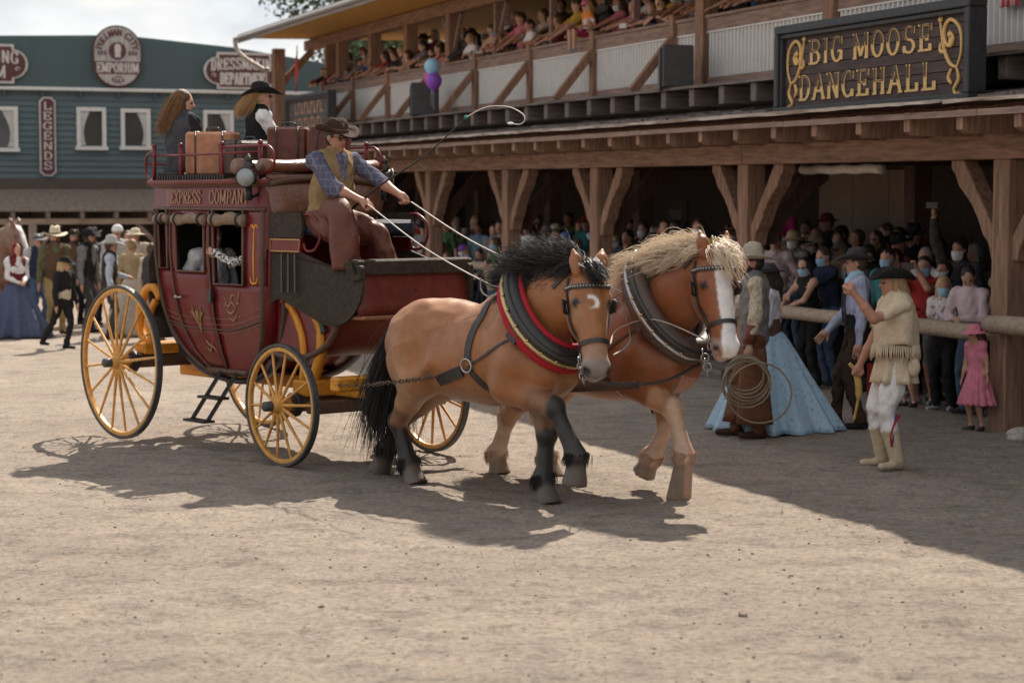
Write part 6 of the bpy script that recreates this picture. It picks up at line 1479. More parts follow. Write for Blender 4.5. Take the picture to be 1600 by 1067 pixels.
CROWD = [
 ('A', 6.45, -0.75, 0.1, 1.8, 'm', 'palepink', 'denim', 'dark', 'short', None, None, 'dark', 'phone', 0, 'man with sunglasses aiming a phone, pale pink shirt, behind the woman in the blue skirt'),
 ('A', 6.87, -1.25, 0.1, 1.8, 'm', 'plaid', 'denim', 'dark', 'short', ('straw', 'tan', None), 'white', None, 'down', 0, 'man in plaid shirt, straw hat and white mask behind the log rail'),
 ('A', 6.86, -1.5, 0.1, 1.71, 'm', 'black', 'black', 'dark', 'short', ('cowboy', 'cream', None), 'white', None, 'down', 10, 'spectator in cream cowboy hat and white mask deep in the arcade'),
 ('A', 4.87, -0.7, 0.0, 1.75, 'm', 'navy', 'denim', 'brown', 'short', None, 'blue', None, 'rail', 10, 'man in navy shirt and blue mask resting his arms on the log rail'),
 ('A', 4.73, -0.35, 0.0, 1.62, 'f', 'black', 'black', 'dark', 'bob', None, 'blue', 'dark', 'rail', 15, 'woman in black sleeveless top, sunglasses and blue mask at the log rail'),
 ('A', 5.02, -1.3, 0.0, 1.76, 'm', 'black', 'black', 'dark', 'short', None, 'white', None, 'down', 0, 'dark haired spectator in white mask behind the man with braces'),
 ('A', 9.23, -3.0, 0.23, 1.88, 'f', 'charcoal', 'black', 'dark', 'short', ('sun', 'maroon', None), None, None, 'down', 0, 'person in round maroon hat standing high at the back panels'),
 ('A', 9.43, -2.4, 0.46, 1.88, 'f', 'magenta', 'black', 'dark', 'short', None, None, None, 'down', 30, 'person in magenta top raised above the crowd at the back of the arcade'),
 ('A', 6.91, -2.2, 0.1, 1.81, 'm', 'darkbrown', 'black', 'brown', 'short', None, None, None, 'down', 0, 'bareheaded man in dark brown jacket before the pale back panels'),
 ('A', 7.16, -2.6, 0.1, 1.79, 'f', 'charcoal', 'black', 'brown', 'long', None, None, None, 'down', 0, 'long haired woman in charcoal before the pale back panels'),
 ('A', 8.26, -2.7, 0.1, 1.84, 'm', 'black', 'black', 'dark', 'short', ('cap', 'black', None), None, None, 'down', 0, 'man in black cap and black coat before the pale back panels'),
 ('A', 4.92, -1.9, 0.11, 1.88, 'm', 'black', 'black', 'dark', 'short', ('cowboy', 'black', 'black'), None, None, 'down', 20, 'man in black cowboy hat and black shirt beside the arcade post with steel foot'),
 ('A', 2.48, -0.55, 0.0, 1.68, 'm', 'red', 'grey', 'dark', 'short', None, 'blue', None, 'photo', 10, 'man in red shirt and blue mask lifting a phone with both hands'),
 ('A', 2.82, -1.2, 0.0, 1.87, 'm', 'charcoal', 'black', 'dark', 'short', None, 'white', None, 'raise', 10, 'man in white mask raising one arm high with a phone'),
 ('A', 2.71, -0.95, 0.0, 1.62, 'm', 'navy', 'black', 'dark', 'short', None, 'white', None, 'down', 0, 'person in white mask behind the fair haired girl in floral top'),
 ('A', 6.01, -2.3, 0.1, 1.86, 'f', 'brown', 'black', 'dark', 'bob', None, None, None, 'down', 0, 'woman in brown before the pale back panels'),
 ('A', 1.87, -0.42, 0.0, 1.47, 'f', 'floral', 'black', 'blond', 'long', None, 'blue', None, 'fold', 20, 'fair haired woman in floral top and black leggings at the log rail'),
 ('A', 1.44, -0.5, 0.0, 1.61, 'm', 'palepink', 'denim', 'dark', 'short', None, None, None, 'lookdown', 10, 'dark haired man in pale pink shirt looking down beside the arcade post with steel foot'),
 ('A', 2.02, -0.75, 0.0, 1.35, 'm', 'plaid', 'black', 'dark', 'short', None, 'blue', None, 'down', 0, 'boy in dark plaid shirt half hidden by the fair haired woman'),
 ('A', 0.08, 0.30, 0.0, 1.06, 'f', 'pink', 'pink', 'brown', 'long', ('sun', 'pink', 'magenta'), None, None, 'down', 0, 'little girl in pink hat and ruffled pink dress by the arcade post with steel foot'),
 ('A', 2.29, -0.25, 0.0, 1.14, 'm', 'black', 'charcoal', 'dark', 'short', ('bolero', 'darkbrown', None), None, None, 'down', 0, 'boy in dark hat, black shirt and shorts behind the man in buckskin'),
 ('A', 4.8, -0.9, 0.0, 1.55, 'm', 'charcoal', 'black', 'dark', 'short', None, 'blue', None, 'down', 0, 'spectator in charcoal shirt hidden behind the man with braces'),
 ('A', 8.44, -1.6, 0.1, 1.79, 'm', 'charcoal', 'black', 'dark', 'short', ('cap', 'black', None), 'blue', None, 'down', 0, 'man in black cap and blue mask behind the cowboy with the lasso'),
 ('A', 8.46, -0.6, 0.17, 1.88, 'f', 'lime', 'denim', 'brown', 'long', None, 'white', None, 'down', 20, 'woman in lime green top and white mask behind the chestnut horse'),
 ('A', 8.29, -1.0, 0.1, 1.85, 'm', 'charcoal', 'black', 'dark', 'short', ('bolero', 'brown', None), 'white', None, 'down', 0, 'man in brown hat and white mask beside the arcade post behind the cowboy'),
 ('A', 10.34, -1.2, 0.1, 1.87, 'm', 'navy', 'black', 'dark', 'short', None, 'blue', None, 'down', 0, 'man in navy and blue mask behind the blond mane'),
 ('A', 11.95, -1.6, 0.1, 1.8, 'f', 'maroon', 'black', 'brown', 'bob', None, None, None, 'down', 0, 'woman in maroon deep in the bay behind the blond mane'),
 ('A', 10.99, -0.6, 0.1, 1.75, 'm', 'charcoal', 'black', 'dark', 'short', None, None, None, 'down', -10, 'man in charcoal without mask standing between the two horses heads'),
 ('A', 12.7, -1.6, 0.1, 1.85, 'm', 'black', 'black', 'brown', 'short', None, 'white', None, 'down', 0, 'man in black and white mask behind the blond mane'),
 ('A', 10.69, -0.3, 0.1, 1.32, 'm', 'beige', 'denim', 'blond', 'short', None, None, None, 'rail', 0, 'blond boy in beige at the log rail between the two horses'),
 ('A', 10.23, -0.25, 0.1, 1.24, 'm', 'black', 'denim', 'dark', 'short', ('cap', 'black', None), 'blue', None, 'rail', 0, 'boy in black cap and blue mask at the log rail between the two horses'),
 ('A', 13.94, -0.6, 0.1, 1.72, 'm', 'brown', 'black', 'brown', 'short', None, None, None, 'down', 0, 'bareheaded man in brown jacket above the black horse mane'),
 ('A', 12.8, -0.35, 0.1, 1.69, 'm', 'teal', 'black', 'dark', 'short', ('cap', 'blue', None), 'blue', None, 'down', 10, 'man in blue cap and blue mask above the black horse mane'),
 ('A', 11.95, -0.25, 0.1, 1.6, 'm', 'blue', 'denim', 'brown', 'short', None, None, None, 'rail', 0, 'boy in bright blue checked shirt at the log rail behind the bay horse'),
 ('A', 11.42, -0.2, 0.1, 1.4, 'f', 'white', 'denim', 'brown', 'bob', None, 'blue', None, 'rail', 0, 'girl in white top and blue mask at the log rail behind the bay horse'),
 ('A', 16.03, -0.9, 0.1, 1.77, 'f', 'lightgrey', 'black', 'brown', 'long', None, None, None, 'down', 0, 'woman in light grey deep behind the bay horse mane'),
 ('A', 16.07, -1.2, 0.1, 1.75, 'm', 'grey', 'black', 'grey', 'short', None, 'white', None, 'down', 0, 'grey haired man in white mask deep behind the bay horse mane'),
 ('A', 18.42, -1.9, 0.16, 1.88, 'm', 'charcoal', 'black', 'dark', 'short', None, None, None, 'down', 0, 'tall man in charcoal at the back of the bay above the horse mane'),
 ('A', 15.97, -1.8, 0.1, 1.84, 'f', 'rust', 'black', 'red', 'long', None, None, None, 'down', 0, 'red haired woman in rust top deep behind the bay horse'),
 ('A', 22.07, -0.5, 0.1, 1.65, 'm', 'navy', 'black', 'dark', 'short', None, 'blue', None, 'down', 10, 'man in navy and blue mask just behind the rein hand of the driver'),
 ('A', 19.98, -0.2, 0.1, 1.4, 'f', 'maroon', 'black', 'brown', 'bob', None, 'white', None, 'rail', 10, 'woman in maroon and white mask by the post behind the reins'),
 ('A', 20.13, -0.9, 0.1, 1.71, 'm', 'olive', 'black', 'grey', 'short', None, 'white', None, 'down', 10, 'grey haired man in olive and white mask above the reins'),
 ('A', 19.01, -0.3, 0.1, 1.41, 'f', 'pink', 'denim', 'fair', 'long', ('round', 'pink', None), None, None, 'rail', 0, 'child in pink cap and pink top at the rail above the reins'),
 ('A', 17.69, -0.3, 0.1, 1.39, 'f', 'lilac', 'denim', 'fair', 'long', ('round', 'purple', None), 'white', None, 'rail', 0, 'child in purple cap and lilac top at the rail above the reins'),
 ('A', 17.66, -0.8, 0.1, 1.76, 'm', 'plaid', 'denim', 'brown', 'short', None, None, None, 'down', 0, 'man in checked shirt beside the arcade post above the black mane'),
 ('A', 16.06, -0.35, 0.1, 1.56, 'f', 'green', 'black', 'brown', 'long', None, 'blue', None, 'rail', 10, 'long haired woman in green and blue mask beside the arcade post'),
 ('A', 16.54, -0.2, 0.1, 1.35, 'm', 'charcoal', 'black', 'dark', 'short', None, None, None, 'rail', 0, 'boy in charcoal with arms on the rail above the reins'),
 ('A', 17.73, 0.0, 0.1, 1.26, 'f', 'beige', 'denim', 'brown', 'short', None, None, None, 'rail', 0, 'child in beige bending over the rail behind the footboard'),
 ('A', 15.52, 0.0, 0.1, 1.18, 'm', 'tan', 'denim', 'brown', 'short', None, None, None, 'rail', 0, 'child in tan leaning on folded arms over the rail beside the horse collar'),
 ('A', 24.38, -1.4, 0.1, 1.68, 'm', 'black', 'black', 'dark', 'short', ('cap', 'grey', None), None, None, 'down', 0, 'man in grey cap deep behind the coach lamp'),
 ('A', 21.44, -1.7, 0.1, 1.77, 'f', 'brown', 'black', 'dark', 'long', None, None, None, 'down', 0, 'dark haired woman in brown deep in the bay above the reins'),
 ('A', 24.7, -2.0, 0.1, 1.82, 'm', 'black', 'black', 'dark', 'short', None, 'white', None, 'down', 0, 'tall man in black with white mask at the back above the reins'),
 ('G', 29.7, -0.95, 3.85, 1.55, 'm', 'darkbrown', 'denim', 'dark', 'short', None, None, None, 'rail', 0, 'boy in dark brown leaning on the last stretch of gallery rail'),
 ('G', 30.11, -0.9, 3.86, 1.44, 'm', 'rust', 'denim', 'brown', 'short', None, None, None, 'rail', 0, 'child in rust top at the very end of the gallery rail'),
 ('G', 28.9, -1.0, 3.85, 1.64, 'f', 'maroon', 'denim', 'brown', 'long', None, 'white', None, 'rail', 0, 'woman in maroon and white mask at the far gallery rail'),
 ('G', 28.85, -1.2, 3.85, 1.76, 'm', 'white', 'denim', 'brown', 'short', None, None, None, 'rail', 0, 'man in white shirt at the far gallery rail'),
 ('G', 29.71, -1.7, 3.92, 1.88, 'm', 'charcoal', 'denim', 'dark', 'short', None, None, None, 'down', 60, 'tall man in charcoal standing back from the far gallery rail'),
 ('G', 27.01, -1.1, 3.84, 1.71, 'f', 'grey', 'denim', 'brown', 'bob', None, 'white', None, 'rail', 0, 'woman in grey and white mask at the far gallery rail'),
 ('G', 26.06, -0.95, 3.83, 1.51, 'm', 'denim', 'denim', 'brown', 'short', None, None, None, 'rail', 0, 'person in denim blue shirt leaning over the far gallery rail'),
 ('G', 27.07, -1.4, 3.84, 1.83, 'm', 'beige', 'denim', 'grey', 'short', None, 'white', None, 'down', 0, 'grey haired man in beige and mask standing at the far gallery rail'),
 ('G', 25.06, -0.95, 3.82, 1.54, 'f', 'red', 'denim', 'brown', 'long', None, None, None, 'rail', 0, 'person in red top bending over the far gallery rail'),
 ('G', 23.76, -0.85, 3.81, 1.49, 'm', 'black', 'denim', 'brown', 'short', None, None, None, 'chin', 0, 'man in black resting his chin low on the gallery rail'),
 ('G', 22.76, -0.85, 3.81, 1.43, 'f', 'tan', 'denim', 'brown', 'bob', None, None, None, 'chin', 0, 'child in tan peering over the gallery rail beside the balloons'),
 ('G', 24.85, -1.7, 3.83, 1.88, 'm', 'black', 'denim', 'dark', 'short', ('cowboy', 'black', 'black'), None, None, 'down', 20, 'tall man in black hat standing behind the people above the balloons'),
 ('G', 22.41, -1.0, 3.81, 1.59, 'm', 'plaid', 'denim', 'dark', 'short', None, None, None, 'rail', 0, 'man in plaid shirt leaning over the rail above the balloons'),
 ('G', 21.49, -0.9, 3.8, 1.38, 'm', 'maroon', 'denim', 'dark', 'short', None, None, None, 'rail', 0, 'boy in maroon leaning over the rail above the balloons'),
 ('G', 21.11, -0.95, 3.8, 1.48, 'm', 'black', 'denim', 'brown', 'short', None, None, None, 'rail', 0, 'man in black T-shirt with crossed arms on the rail above the balloons'),
 ('G', 22.49, -1.5, 3.81, 1.62, 'f', 'lightblue', 'denim', 'dark', 'bob', None, 'blue', None, 'down', 0, 'woman in light blue and blue mask standing behind the rail above the balloons'),
 ('G', 20.26, -0.95, 3.79, 1.51, 'f', 'neon', 'denim', 'fair', 'long', None, None, None, 'rail', 0, 'woman in neon coral top leaning on the gallery rail'),
 ('G', 22.15, -1.7, 3.8, 1.86, 'm', 'green', 'denim', 'grey', 'bald', None, 'white', None, 'down', 0, 'bald man in dark green and white mask standing behind the rail'),
 ('G', 19.49, -1.0, 3.79, 1.57, 'm', 'charcoal', 'denim', 'dark', 'short', ('cap', 'black', None), None, None, 'rail', 0, 'man in black cap leaning on the rail beside the coral top'),
 ('G', 18.27, -0.9, 3.78, 1.33, 'f', 'white', 'denim', 'blond', 'bob', None, None, None, 'rail', 0, 'blond child in white at the gallery rail'),
 ('G', 17.81, -0.95, 3.78, 1.6, 'f', 'tan', 'denim', 'brown', 'long', None, None, None, 'chin', 0, 'bare armed woman in tan resting her head on her hand at the rail'),
 ('G', 17.44, -1.0, 3.77, 1.45, 'm', 'brown', 'denim', 'dark', 'short', None, None, 'dark', 'photo', 0, 'man in brown holding a camera to his face at the gallery rail'),
 ('G', 17.66, -1.3, 3.77, 1.8, 'f', 'black', 'denim', 'fair', 'bob', None, None, None, 'rail', 0, 'fair haired person in black standing at the gallery rail'),
 ('G', 15.66, -0.9, 3.76, 1.52, 'm', 'white', 'denim', 'dark', 'short', None, None, None, 'chin', 0, 'dark haired boy in white leaning his head over the gallery rail'),
 ('G', 16.29, -1.3, 3.77, 1.74, 'f', 'beige', 'denim', 'brown', 'long', None, None, None, 'rail', 0, 'woman in beige with brown hair at the gallery rail'),
 ('G', 15.09, -1.0, 3.76, 1.53, 'm', 'black', 'denim', 'dark', 'short', None, None, 'clear', 'rail', 0, 'man with glasses in black T-shirt leaning over the gallery rail'),
 ('G', 17.9, -2.2, 3.97, 1.88, 'm', 'charcoal', 'denim', 'dark', 'short', None, None, None, 'down', 0, 'person in charcoal coat standing well back on the gallery'),
 ('G', 14.15, -1.1, 3.75, 1.74, 'm', 'yellow', 'denim', 'brown', 'short', None, None, None, 'rail', 0, 'man in mustard yellow shirt leaning on the gallery rail'),
 ('G', 13.3, -0.95, 3.75, 1.46, 'f', 'grey', 'denim', 'brown', 'long', None, None, None, 'rail', 0, 'girl in grey beside the child seated on the gallery rail'),
 ('G', 12.64, -1.2, 3.74, 1.64, 'f', 'pink', 'denim', 'brown', 'long', None, 'white', None, 'rail', 0, 'woman in pink and white mask behind the child seated on the rail'),
 ('G', 11.44, -0.95, 3.73, 1.22, 'm', 'lightgrey', 'denim', 'brown', 'short', None, None, None, 'phone', 0, 'child in light grey holding a pale phone over the gallery rail'),
 ('G', 10.81, -0.95, 3.73, 1.37, 'm', 'blue', 'denim', 'fair', 'short', None, None, None, 'rail', 0, 'fair haired boy in blue at the gallery rail above the porch loudspeaker'),
 ('G', 10.23, -0.9, 3.73, 1.45, 'm', 'brown', 'denim', 'brown', 'short', None, None, None, 'chin', 0, 'child in brown peering over the rail above the porch loudspeaker'),
 ('G', 12.53, -1.6, 3.74, 1.66, 'm', 'cream', 'denim', 'brown', 'short', None, 'white', None, 'down', 0, 'man in cream and white mask standing behind the boy in blue'),
 ('G', 9.68, -1.1, 3.72, 1.65, 'm', 'plaid', 'denim', 'brown', 'short', None, None, None, 'rail', 0, 'man in plaid shirt leaning by the thick gallery post'),
 ('G', 8.92, -1.1, 3.72, 1.6, 'm', 'black', 'denim', 'dark', 'short', None, None, None, 'rail', 0, 'man in black T-shirt with folded arms beyond the thick gallery post'),
 ('G', 8.17, -1.1, 3.71, 1.56, 'f', 'charcoal', 'denim', 'dark', 'long', None, None, None, 'rail', 0, 'woman in charcoal with bare arms over the rail before the sign'),
 ('G', 7.41, -1.1, 3.71, 1.53, 'm', 'brown', 'denim', 'dark', 'short', None, None, None, 'rail', 0, 'man in brown with bare arms over the rail before the sign'),
 ('G', 6.68, -1.1, 3.7, 1.51, 'm', 'maroon', 'denim', 'dark', 'short', None, None, None, 'rail', 0, 'man in maroon with bare arms over the rail above the sign'),
 ('G', 6.16, -1.1, 3.7, 1.49, 'f', 'olive', 'denim', 'dark', 'bob', None, None, None, 'rail', 0, 'woman in olive with bare arms over the rail above the sign'),
]
# ================================================================== spectators
rc = random.Random(17)
PH = M('phone_black', (.02, .02, .022), rough=.25, var=0, bump=0, spec=.6); PHW = M('phone_pale', (.6, .6, .58), rough=.3, var=0, bump=0)
phones = []
def pose_of(p, s, rail, rz_over=False):
    """rail: (forward distance, height) of the thing leant on, in metres"""
    rx, rz = rail; a = dict(lean=3 + rc.random() * 4)
    if p == 'rail' and rz_over: a.update(lean=11, hands=((rx / s + .20, .06 + .1 * rc.random(), rz / s - .02), (rx / s + .19, -.04 - .1 * rc.random(), rz / s + .0)), elb=((-.1, 1, .2), (-.1, -1, .2)))
    elif p == 'rail': a.update(lean=13, hands=((rx / s + .10, -.02 + .1 * rc.random(), rz / s + .035), (rx / s + .10, .04 - .1 * rc.random(), rz / s + .045)), elb=((-.1, 1, -.5), (-.1, -1, -.5)))
    elif p == 'chin': a.update(lean=22, hands=((rx / s + .02, .14, rz / s + .04), (rx / s + .02, -.16, rz / s + .04)), elb=((-.1, 1, -.4), (-.1, -1, -.4)))
    elif p == 'photo': a.update(hands=((.30, .05, 1.56), (.30, -.05, 1.56)), elb=((0, .7, -1), (0, -.7, -1)))
    elif p == 'phone': a.update(hands=((.06, .24, .9), (.36, -.06, 1.40)), elb=((-.6, .5, -.6), (0, -.7, -1)))
    elif p == 'raise': a.update(hands=((.06, .26, .8), (.22, -.22, 1.98)), elb=((-.6, .5, -.6), (.1, -.8, -.2)))
    elif p == 'fold': a.update(hands=((.22, -.06, 1.06), (.24, .06, 1.02)), elb=((-.2, .8, -.6), (-.2, -.8, -.6)))
    elif p == 'lookdown': a.update(lean=10, hands=((.30, .03, 1.10), (.30, -.03, 1.08)), elb=((-.2, .8, -.6), (-.2, -.8, -.6)))
    else: a.update(hands=((.04 + .1 * rc.random(), .25, .80), (.04 + .12 * rc.random(), -.25, .80)))
    return a
BODIES = []; BODG = []
for (wh, t, u, base, H, sex, top, bot, hair, cut, hat, mask, gl, pose, hyaw, lab) in CROWD:
    w = HALL @ Vector((t, u, 0)); s = H / 1.75
    rail = (-u - .02, .93 - base) if wh == 'A' else (-.66 - u, 4.67 + .0065 * t - base)
    base += .08 if wh == 'G' else 0; a = pose_of(pose, s, rail, wh == 'G'); yaw = 199.5 + rc.uniform(4, 34) if pose not in ('rail', 'chin') else 199.5 + rc.uniform(-8, 16)
    hp_ = {'lookdown': 34, 'chin': 14, 'rail': 10}.get(pose, 4) + (6 if wh == 'G' else 0)
    a.update(head=(hyaw + rc.uniform(-18, 22), hp_))
    sl = 'none' if lab.startswith(('woman in black sleeveless', 'bare armed', 'woman in neon')) else ('short' if ('T-shirt' in lab or 'bare arms' in lab or pose in ('photo', 'chin') or rc.random() < .45) else 'long')
    o, HMm, S, Wm = person((w.x, w.y, base), yaw, H, sex, top=top, bottom=bot, skin=rc.randrange(3), hair=hair, cut=cut, hat=hat, mask=mask, glasses=gl, sleeve=sl, short=(bot in ('grey', 'charcoal')), vox=.021 if (wh == 'A' and t < 6) else .025, label=lab, shoe='charcoal' if rc.random() < .6 else 'lightgrey',
                           skirt=((top, .42 * s, .30 * s, 16) if lab.startswith('little girl') else None), group='spectators in the arcade' if wh == 'A' else 'spectators on the gallery', **a)
    if wh == 'A': BODIES.append((o, pose, H))
    else: BODG.append((o, pose, H, t, u))
    if pose in ('photo', 'phone', 'raise'):
        p = {'photo': (.42, 0, 1.60), 'phone': (.48, -.06, 1.47), 'raise': (.25, -.22, 2.045)}[pose]; q = MB(); q.box(-.006, .006, -.075, .075, -.038, .038)
        q.build('phone', PHW if 'pale' in lab else PH, mat=Wm @ Matrix.Translation(Vector(p) * s), label='phone held up by the ' + ' '.join(lab.replace(',', '').split()[:9]), cat='phone', bevel=.004)
# people deep in the arcade's shade, alike but for their place
fr = random.Random(23); dk = ['black', 'charcoal', 'navy', 'darkbrown', 'maroon', 'brown', 'olive', 'grey', 'teal', 'rust', 'denim', 'lightgrey', 'plaid', 'white', 'red', 'lightblue', 'green', 'tan']
plain = [b for b in BODIES if b[1] == 'down' and b[2] > 1.5]; nf = 0
spots = []
for t0, t1 in ((.6, 5.2), (6.2, 10.2), (11.1, 14.1), (15.0, 18.4), (19.3, 24.5)):
    t = t0 + fr.random() * .5
    while t < t1:
        for u in (-.62, -1.15, -1.75, -2.75, -3.55):
            if u > -1.3 and min(math.hypot(t - b[1], (u - b[2]) * 1.2) for b in CROWD if b[0] == 'A') < .42: continue
            if fr.random() < .75: spots.append((t + fr.uniform(-.2, .2) * (.4 if u > -1.3 else 1), u + fr.uniform(-.2, .2) * (.4 if u > -1.3 else 1)))
        t += .78
for t, u in spots:
    src = plain[fr.randrange(len(plain))][0]; c = src.copy(); COL.objects.link(c); w = HALL @ Vector((t, u, 0)); sc = fr.uniform(.93, 1.04)
    c.matrix_world = Matrix.Translation((w.x, w.y, 0.0 if t < 5.9 else .10)) @ Matrix.Rotation(R(199.5 + fr.uniform(-15, 40)), 4, 'Z') @ Matrix.Scale(sc, 4)
    c.name = 'person'; hc_, tc_ = fr.choice(['dark', 'dark', 'brown', 'fair', 'grey']), fr.choice(dk); ex = sorted({ch.name.split('.')[0].replace('_', ' ') for ch in src.children})[:2]
    c['label'] = '%s haired spectator in %s top%s %s' % (hc_, dict(darkbrown='dark brown', lightgrey='light grey', lightblue='light blue').get(tc_, tc_), (' with ' + ' and '.join(ex)) if ex else '', 'deep in arcade shade' if u < -1.4 else 'among the arcade front rows'); c['group'] = 'spectators deep in arcade shade'
    for i, m in ((1, HM_[hc_]), (2, CM(tc_)), (0, SKIN[fr.randrange(3)])):
        c.material_slots[i].link = 'OBJECT'; c.material_slots[i].material = m
    for ch in src.children:
        d = ch.copy(); COL.objects.link(d); d.parent = c
# more people pressed along the gallery rail
GB = [b for b in BODG if b[1] in ('rail', 'chin')]; gcol = ['white', 'tan', 'beige', 'red', 'denim', 'grey', 'orange', 'pink', 'olive', 'lightblue', 'charcoal', 'cream', 'maroon', 'navy', 'rust', 'yellow']
taken = sorted(b[3] for b in BODG); t = 5.0
while t < 29.6:
    gap = min(abs(t - q) for q in taken)
    for u in ([-.93] if gap > .30 else []) + [-1.55, -2.2]:
        if fr.random() < (.95 if u > -1 else .62):
            src, pz_, H_, t_, u_ = GB[fr.randrange(len(GB))]; c = src.copy(); COL.objects.link(c); tt = t + fr.uniform(-.12, .12); w = HALL @ Vector((tt, u + (u_ + .93 if u > -1 else 0), 0)); up = .0 if u > -1 else fr.uniform(.06, .22)
            c.matrix_world = Matrix.Translation((w.x, w.y, 3.66 + .0065 * tt + (.07 if u > -1 else 0) + up)) @ Matrix.Rotation(R(199.5 + fr.uniform(-8, 22)), 4, 'Z'); c.name = 'person'; hc_, tc_ = fr.choice(['dark', 'brown', 'brown', 'fair', 'blond', 'grey']), fr.choice(gcol); ex = sorted({ch.name.split('.')[0].replace('_', ' ') for ch in src.children})[:2]
            c['label'] = '%s haired spectator in %s top%s %s' % (hc_, dict(lightblue='light blue').get(tc_, tc_), (' with ' + ' and '.join(ex)) if ex else '', 'leaning on the gallery rail' if u > -1 else 'standing back on the gallery'); c['group'] = 'spectators on the gallery'
            for i, m in ((1, HM_[hc_]), (2, CM(tc_)), (0, SKIN[fr.randrange(3)])): c.material_slots[i].link = 'OBJECT'; c.material_slots[i].material = m
            for ch in src.children: d = ch.copy(); COL.objects.link(d); d.parent = c
    t += .46
# a child sitting on the gallery rail
w = HALL @ Vector((12.78, -.62, 4.672)); s_ = 1.15 / 1.75
person((w.x, w.y, w.z - .50), 205, 1.15, 'f', pel=(0, 0, .575), lean=2, hands=((.20, .20, 1.02), (.22, -.22, 1.00)), legs=((.40, .08, .52), (.44, -.08, .50)), top=cloth('orange_band_shirt', (.66, .64, .64), col2=(.70, .24, .05), scale=4), bottom='magenta', shoe='lightgrey', hair='blond', cut='long', short=True, sleeve='short',
       hat=('cap', 'pink', None), vox=.015, label='small girl in pink cap sitting on the gallery rail with dangling legs', skin=2, head=(0, 10))

# ================================================================== costumed people by the teal store
LG = 'costumed people before the teal store'
person((-8.11, 33.49, 0), -55, 1.58, 'f', top='white', vest='maroon', bottom='denim', shoe='black', hair='brown', hat=('scarf', 'red', None), hands=((.26, .05, 1.02), (.26, -.05, 1.0)), skirt=(cloth('slate_skirt', (.085, .10, .16)), .02, .56), vox=.02, label='woman in red headscarf, dark bodice and long slate blue skirt', group=LG, skin=2)
person((-7.65, 34.29, 0), -70, 1.80, 'm', top='olive', vest='brown', bottom=cloth('yellow_chaps', (.36, .25, .11)), shoe='darkbrown', hair='brown', beard='brown', hat=('tall', 'cream', 'brown'), scarf='red', vox=.021, fat=1.12, label='man in tall cream hat, brown vest and yellow chaps', group=LG, head=(10, 0))
person((-6.75, 30.76, 0), -25, 1.42, 'm', top='black', bottom='black', shoe='black', hair='blond', cut='bob', hat=('bolero', 'black', 'black'), legs=((-.02, .10, .085), (-.42, -.10, .12)), hands=((.10, .28, .78), (.05, -.28, .78)), belt='cream', vox=.017, label='boy all in black with black hat and pale belt buckle, striding', group=LG, skin=2, head=(20, 10))
person((-7.19, 34.63, 0), -20, 1.78, 'm', top='grey', vest='black', bottom='charcoal', shoe='black', hair='dark', beard='dark', hat=('cowboy', 'black', 'black'), vox=.021, label='bearded man in black hat, black vest and grey shirt sleeves', group=LG)
person((-6.51, 33.03, 0), 10, 1.66, 'm', top=cloth('pale_blue_shirt', (.42, .47, .54)), vest='darkbrown', bottom='charcoal', shoe='darkbrown', hair='brown', hat=('tall', 'lightgrey', 'black'), scarf='red', hands=((.30, .30, 1.05), (.05, -.28, .80)), vox=.02, label='man in pale grey hat, light blue shirt and red neckerchief', group=LG)
person((-6.95, 36.02, 0), -60, 1.86, 'm', top='lightgrey', bottom='charcoal', hair='grey', hat=('round', 'white', None), vox=.024, label='tall man in white knitted cap behind the costumed group', group=LG)
person((-6.62, 36.02, 0), -80, 1.80, 'm', top='beige', bottom='charcoal', hair='brown', hat=('straw', 'cream', None), vox=.024, label='man in cream straw hat behind the costumed group', group=LG)
person((-6.28, 33.81, 0), 80, 1.64, 'f', top=cloth('mustard_bodice', (.34, .25, .14)), bottom='beige', hair='fair', hat=('bun', cloth('bun_hair', HAIRC['fair']), None), skirt=('beige', .02, .46), vox=.02, label='woman in mustard bodice and beige skirt seen from behind', group=LG)
person((-5.75, 32.6, 0), 60, 1.60, 'm', top='beige', vest='charcoal', bottom='tan', hair='brown', hands=((.05, .27, .8), (.2, -.3, .9)), vox=.02, label='man in charcoal waistcoat and beige shirt seen from behind by the coach', group=LG)
person((-7.53, 36.75, 0), -70, 1.78, 'm', top='charcoal', bottom='black', hair='dark', hat=('cowboy', 'charcoal', 'black'), vox=.024, label='man in charcoal coat and charcoal hat behind the costumed group', group=LG)
person((-8.21, 35.48, 0), -60, 1.70, 'm', top='lightgrey', vest='navy', bottom='denim', hair='grey', hat=('bolero', 'grey', None), vox=.024, label='man in navy vest and grey hat behind the man in yellow chaps', group=LG)
person((-7.86, 36.75, 0), -60, 1.76, 'm', top='brown', bottom='black', hair='dark', beard='dark', hat=('bolero', 'darkbrown', None), vox=.024, label='bearded man in brown coat and dark brown hat behind the group', group=LG)
person((-8.75, 33.2, 0), -40, 1.55, 'f', top='white', vest='navy', bottom='denim', hair='brown', skirt=(cloth('grey_skirt', (.16, .17, .20)), .02, .5), vox=.022, label='woman in white blouse and grey skirt at the edge of the costumed group', group=LG)
person((-7.0, 37.3, 0), -70, 1.74, 'f', top='maroon', bottom='black', hair='brown', cut='long', vox=.025, label='woman in maroon under the porch of the teal store', group=LG)
person((-6.0, 36.6, 0), -100, 1.72, 'm', top='tan', bottom='denim', hair='dark', hat=('cap', 'navy', None), vox=.025, label='man in tan shirt and navy cap under the porch of the teal store', group=LG)
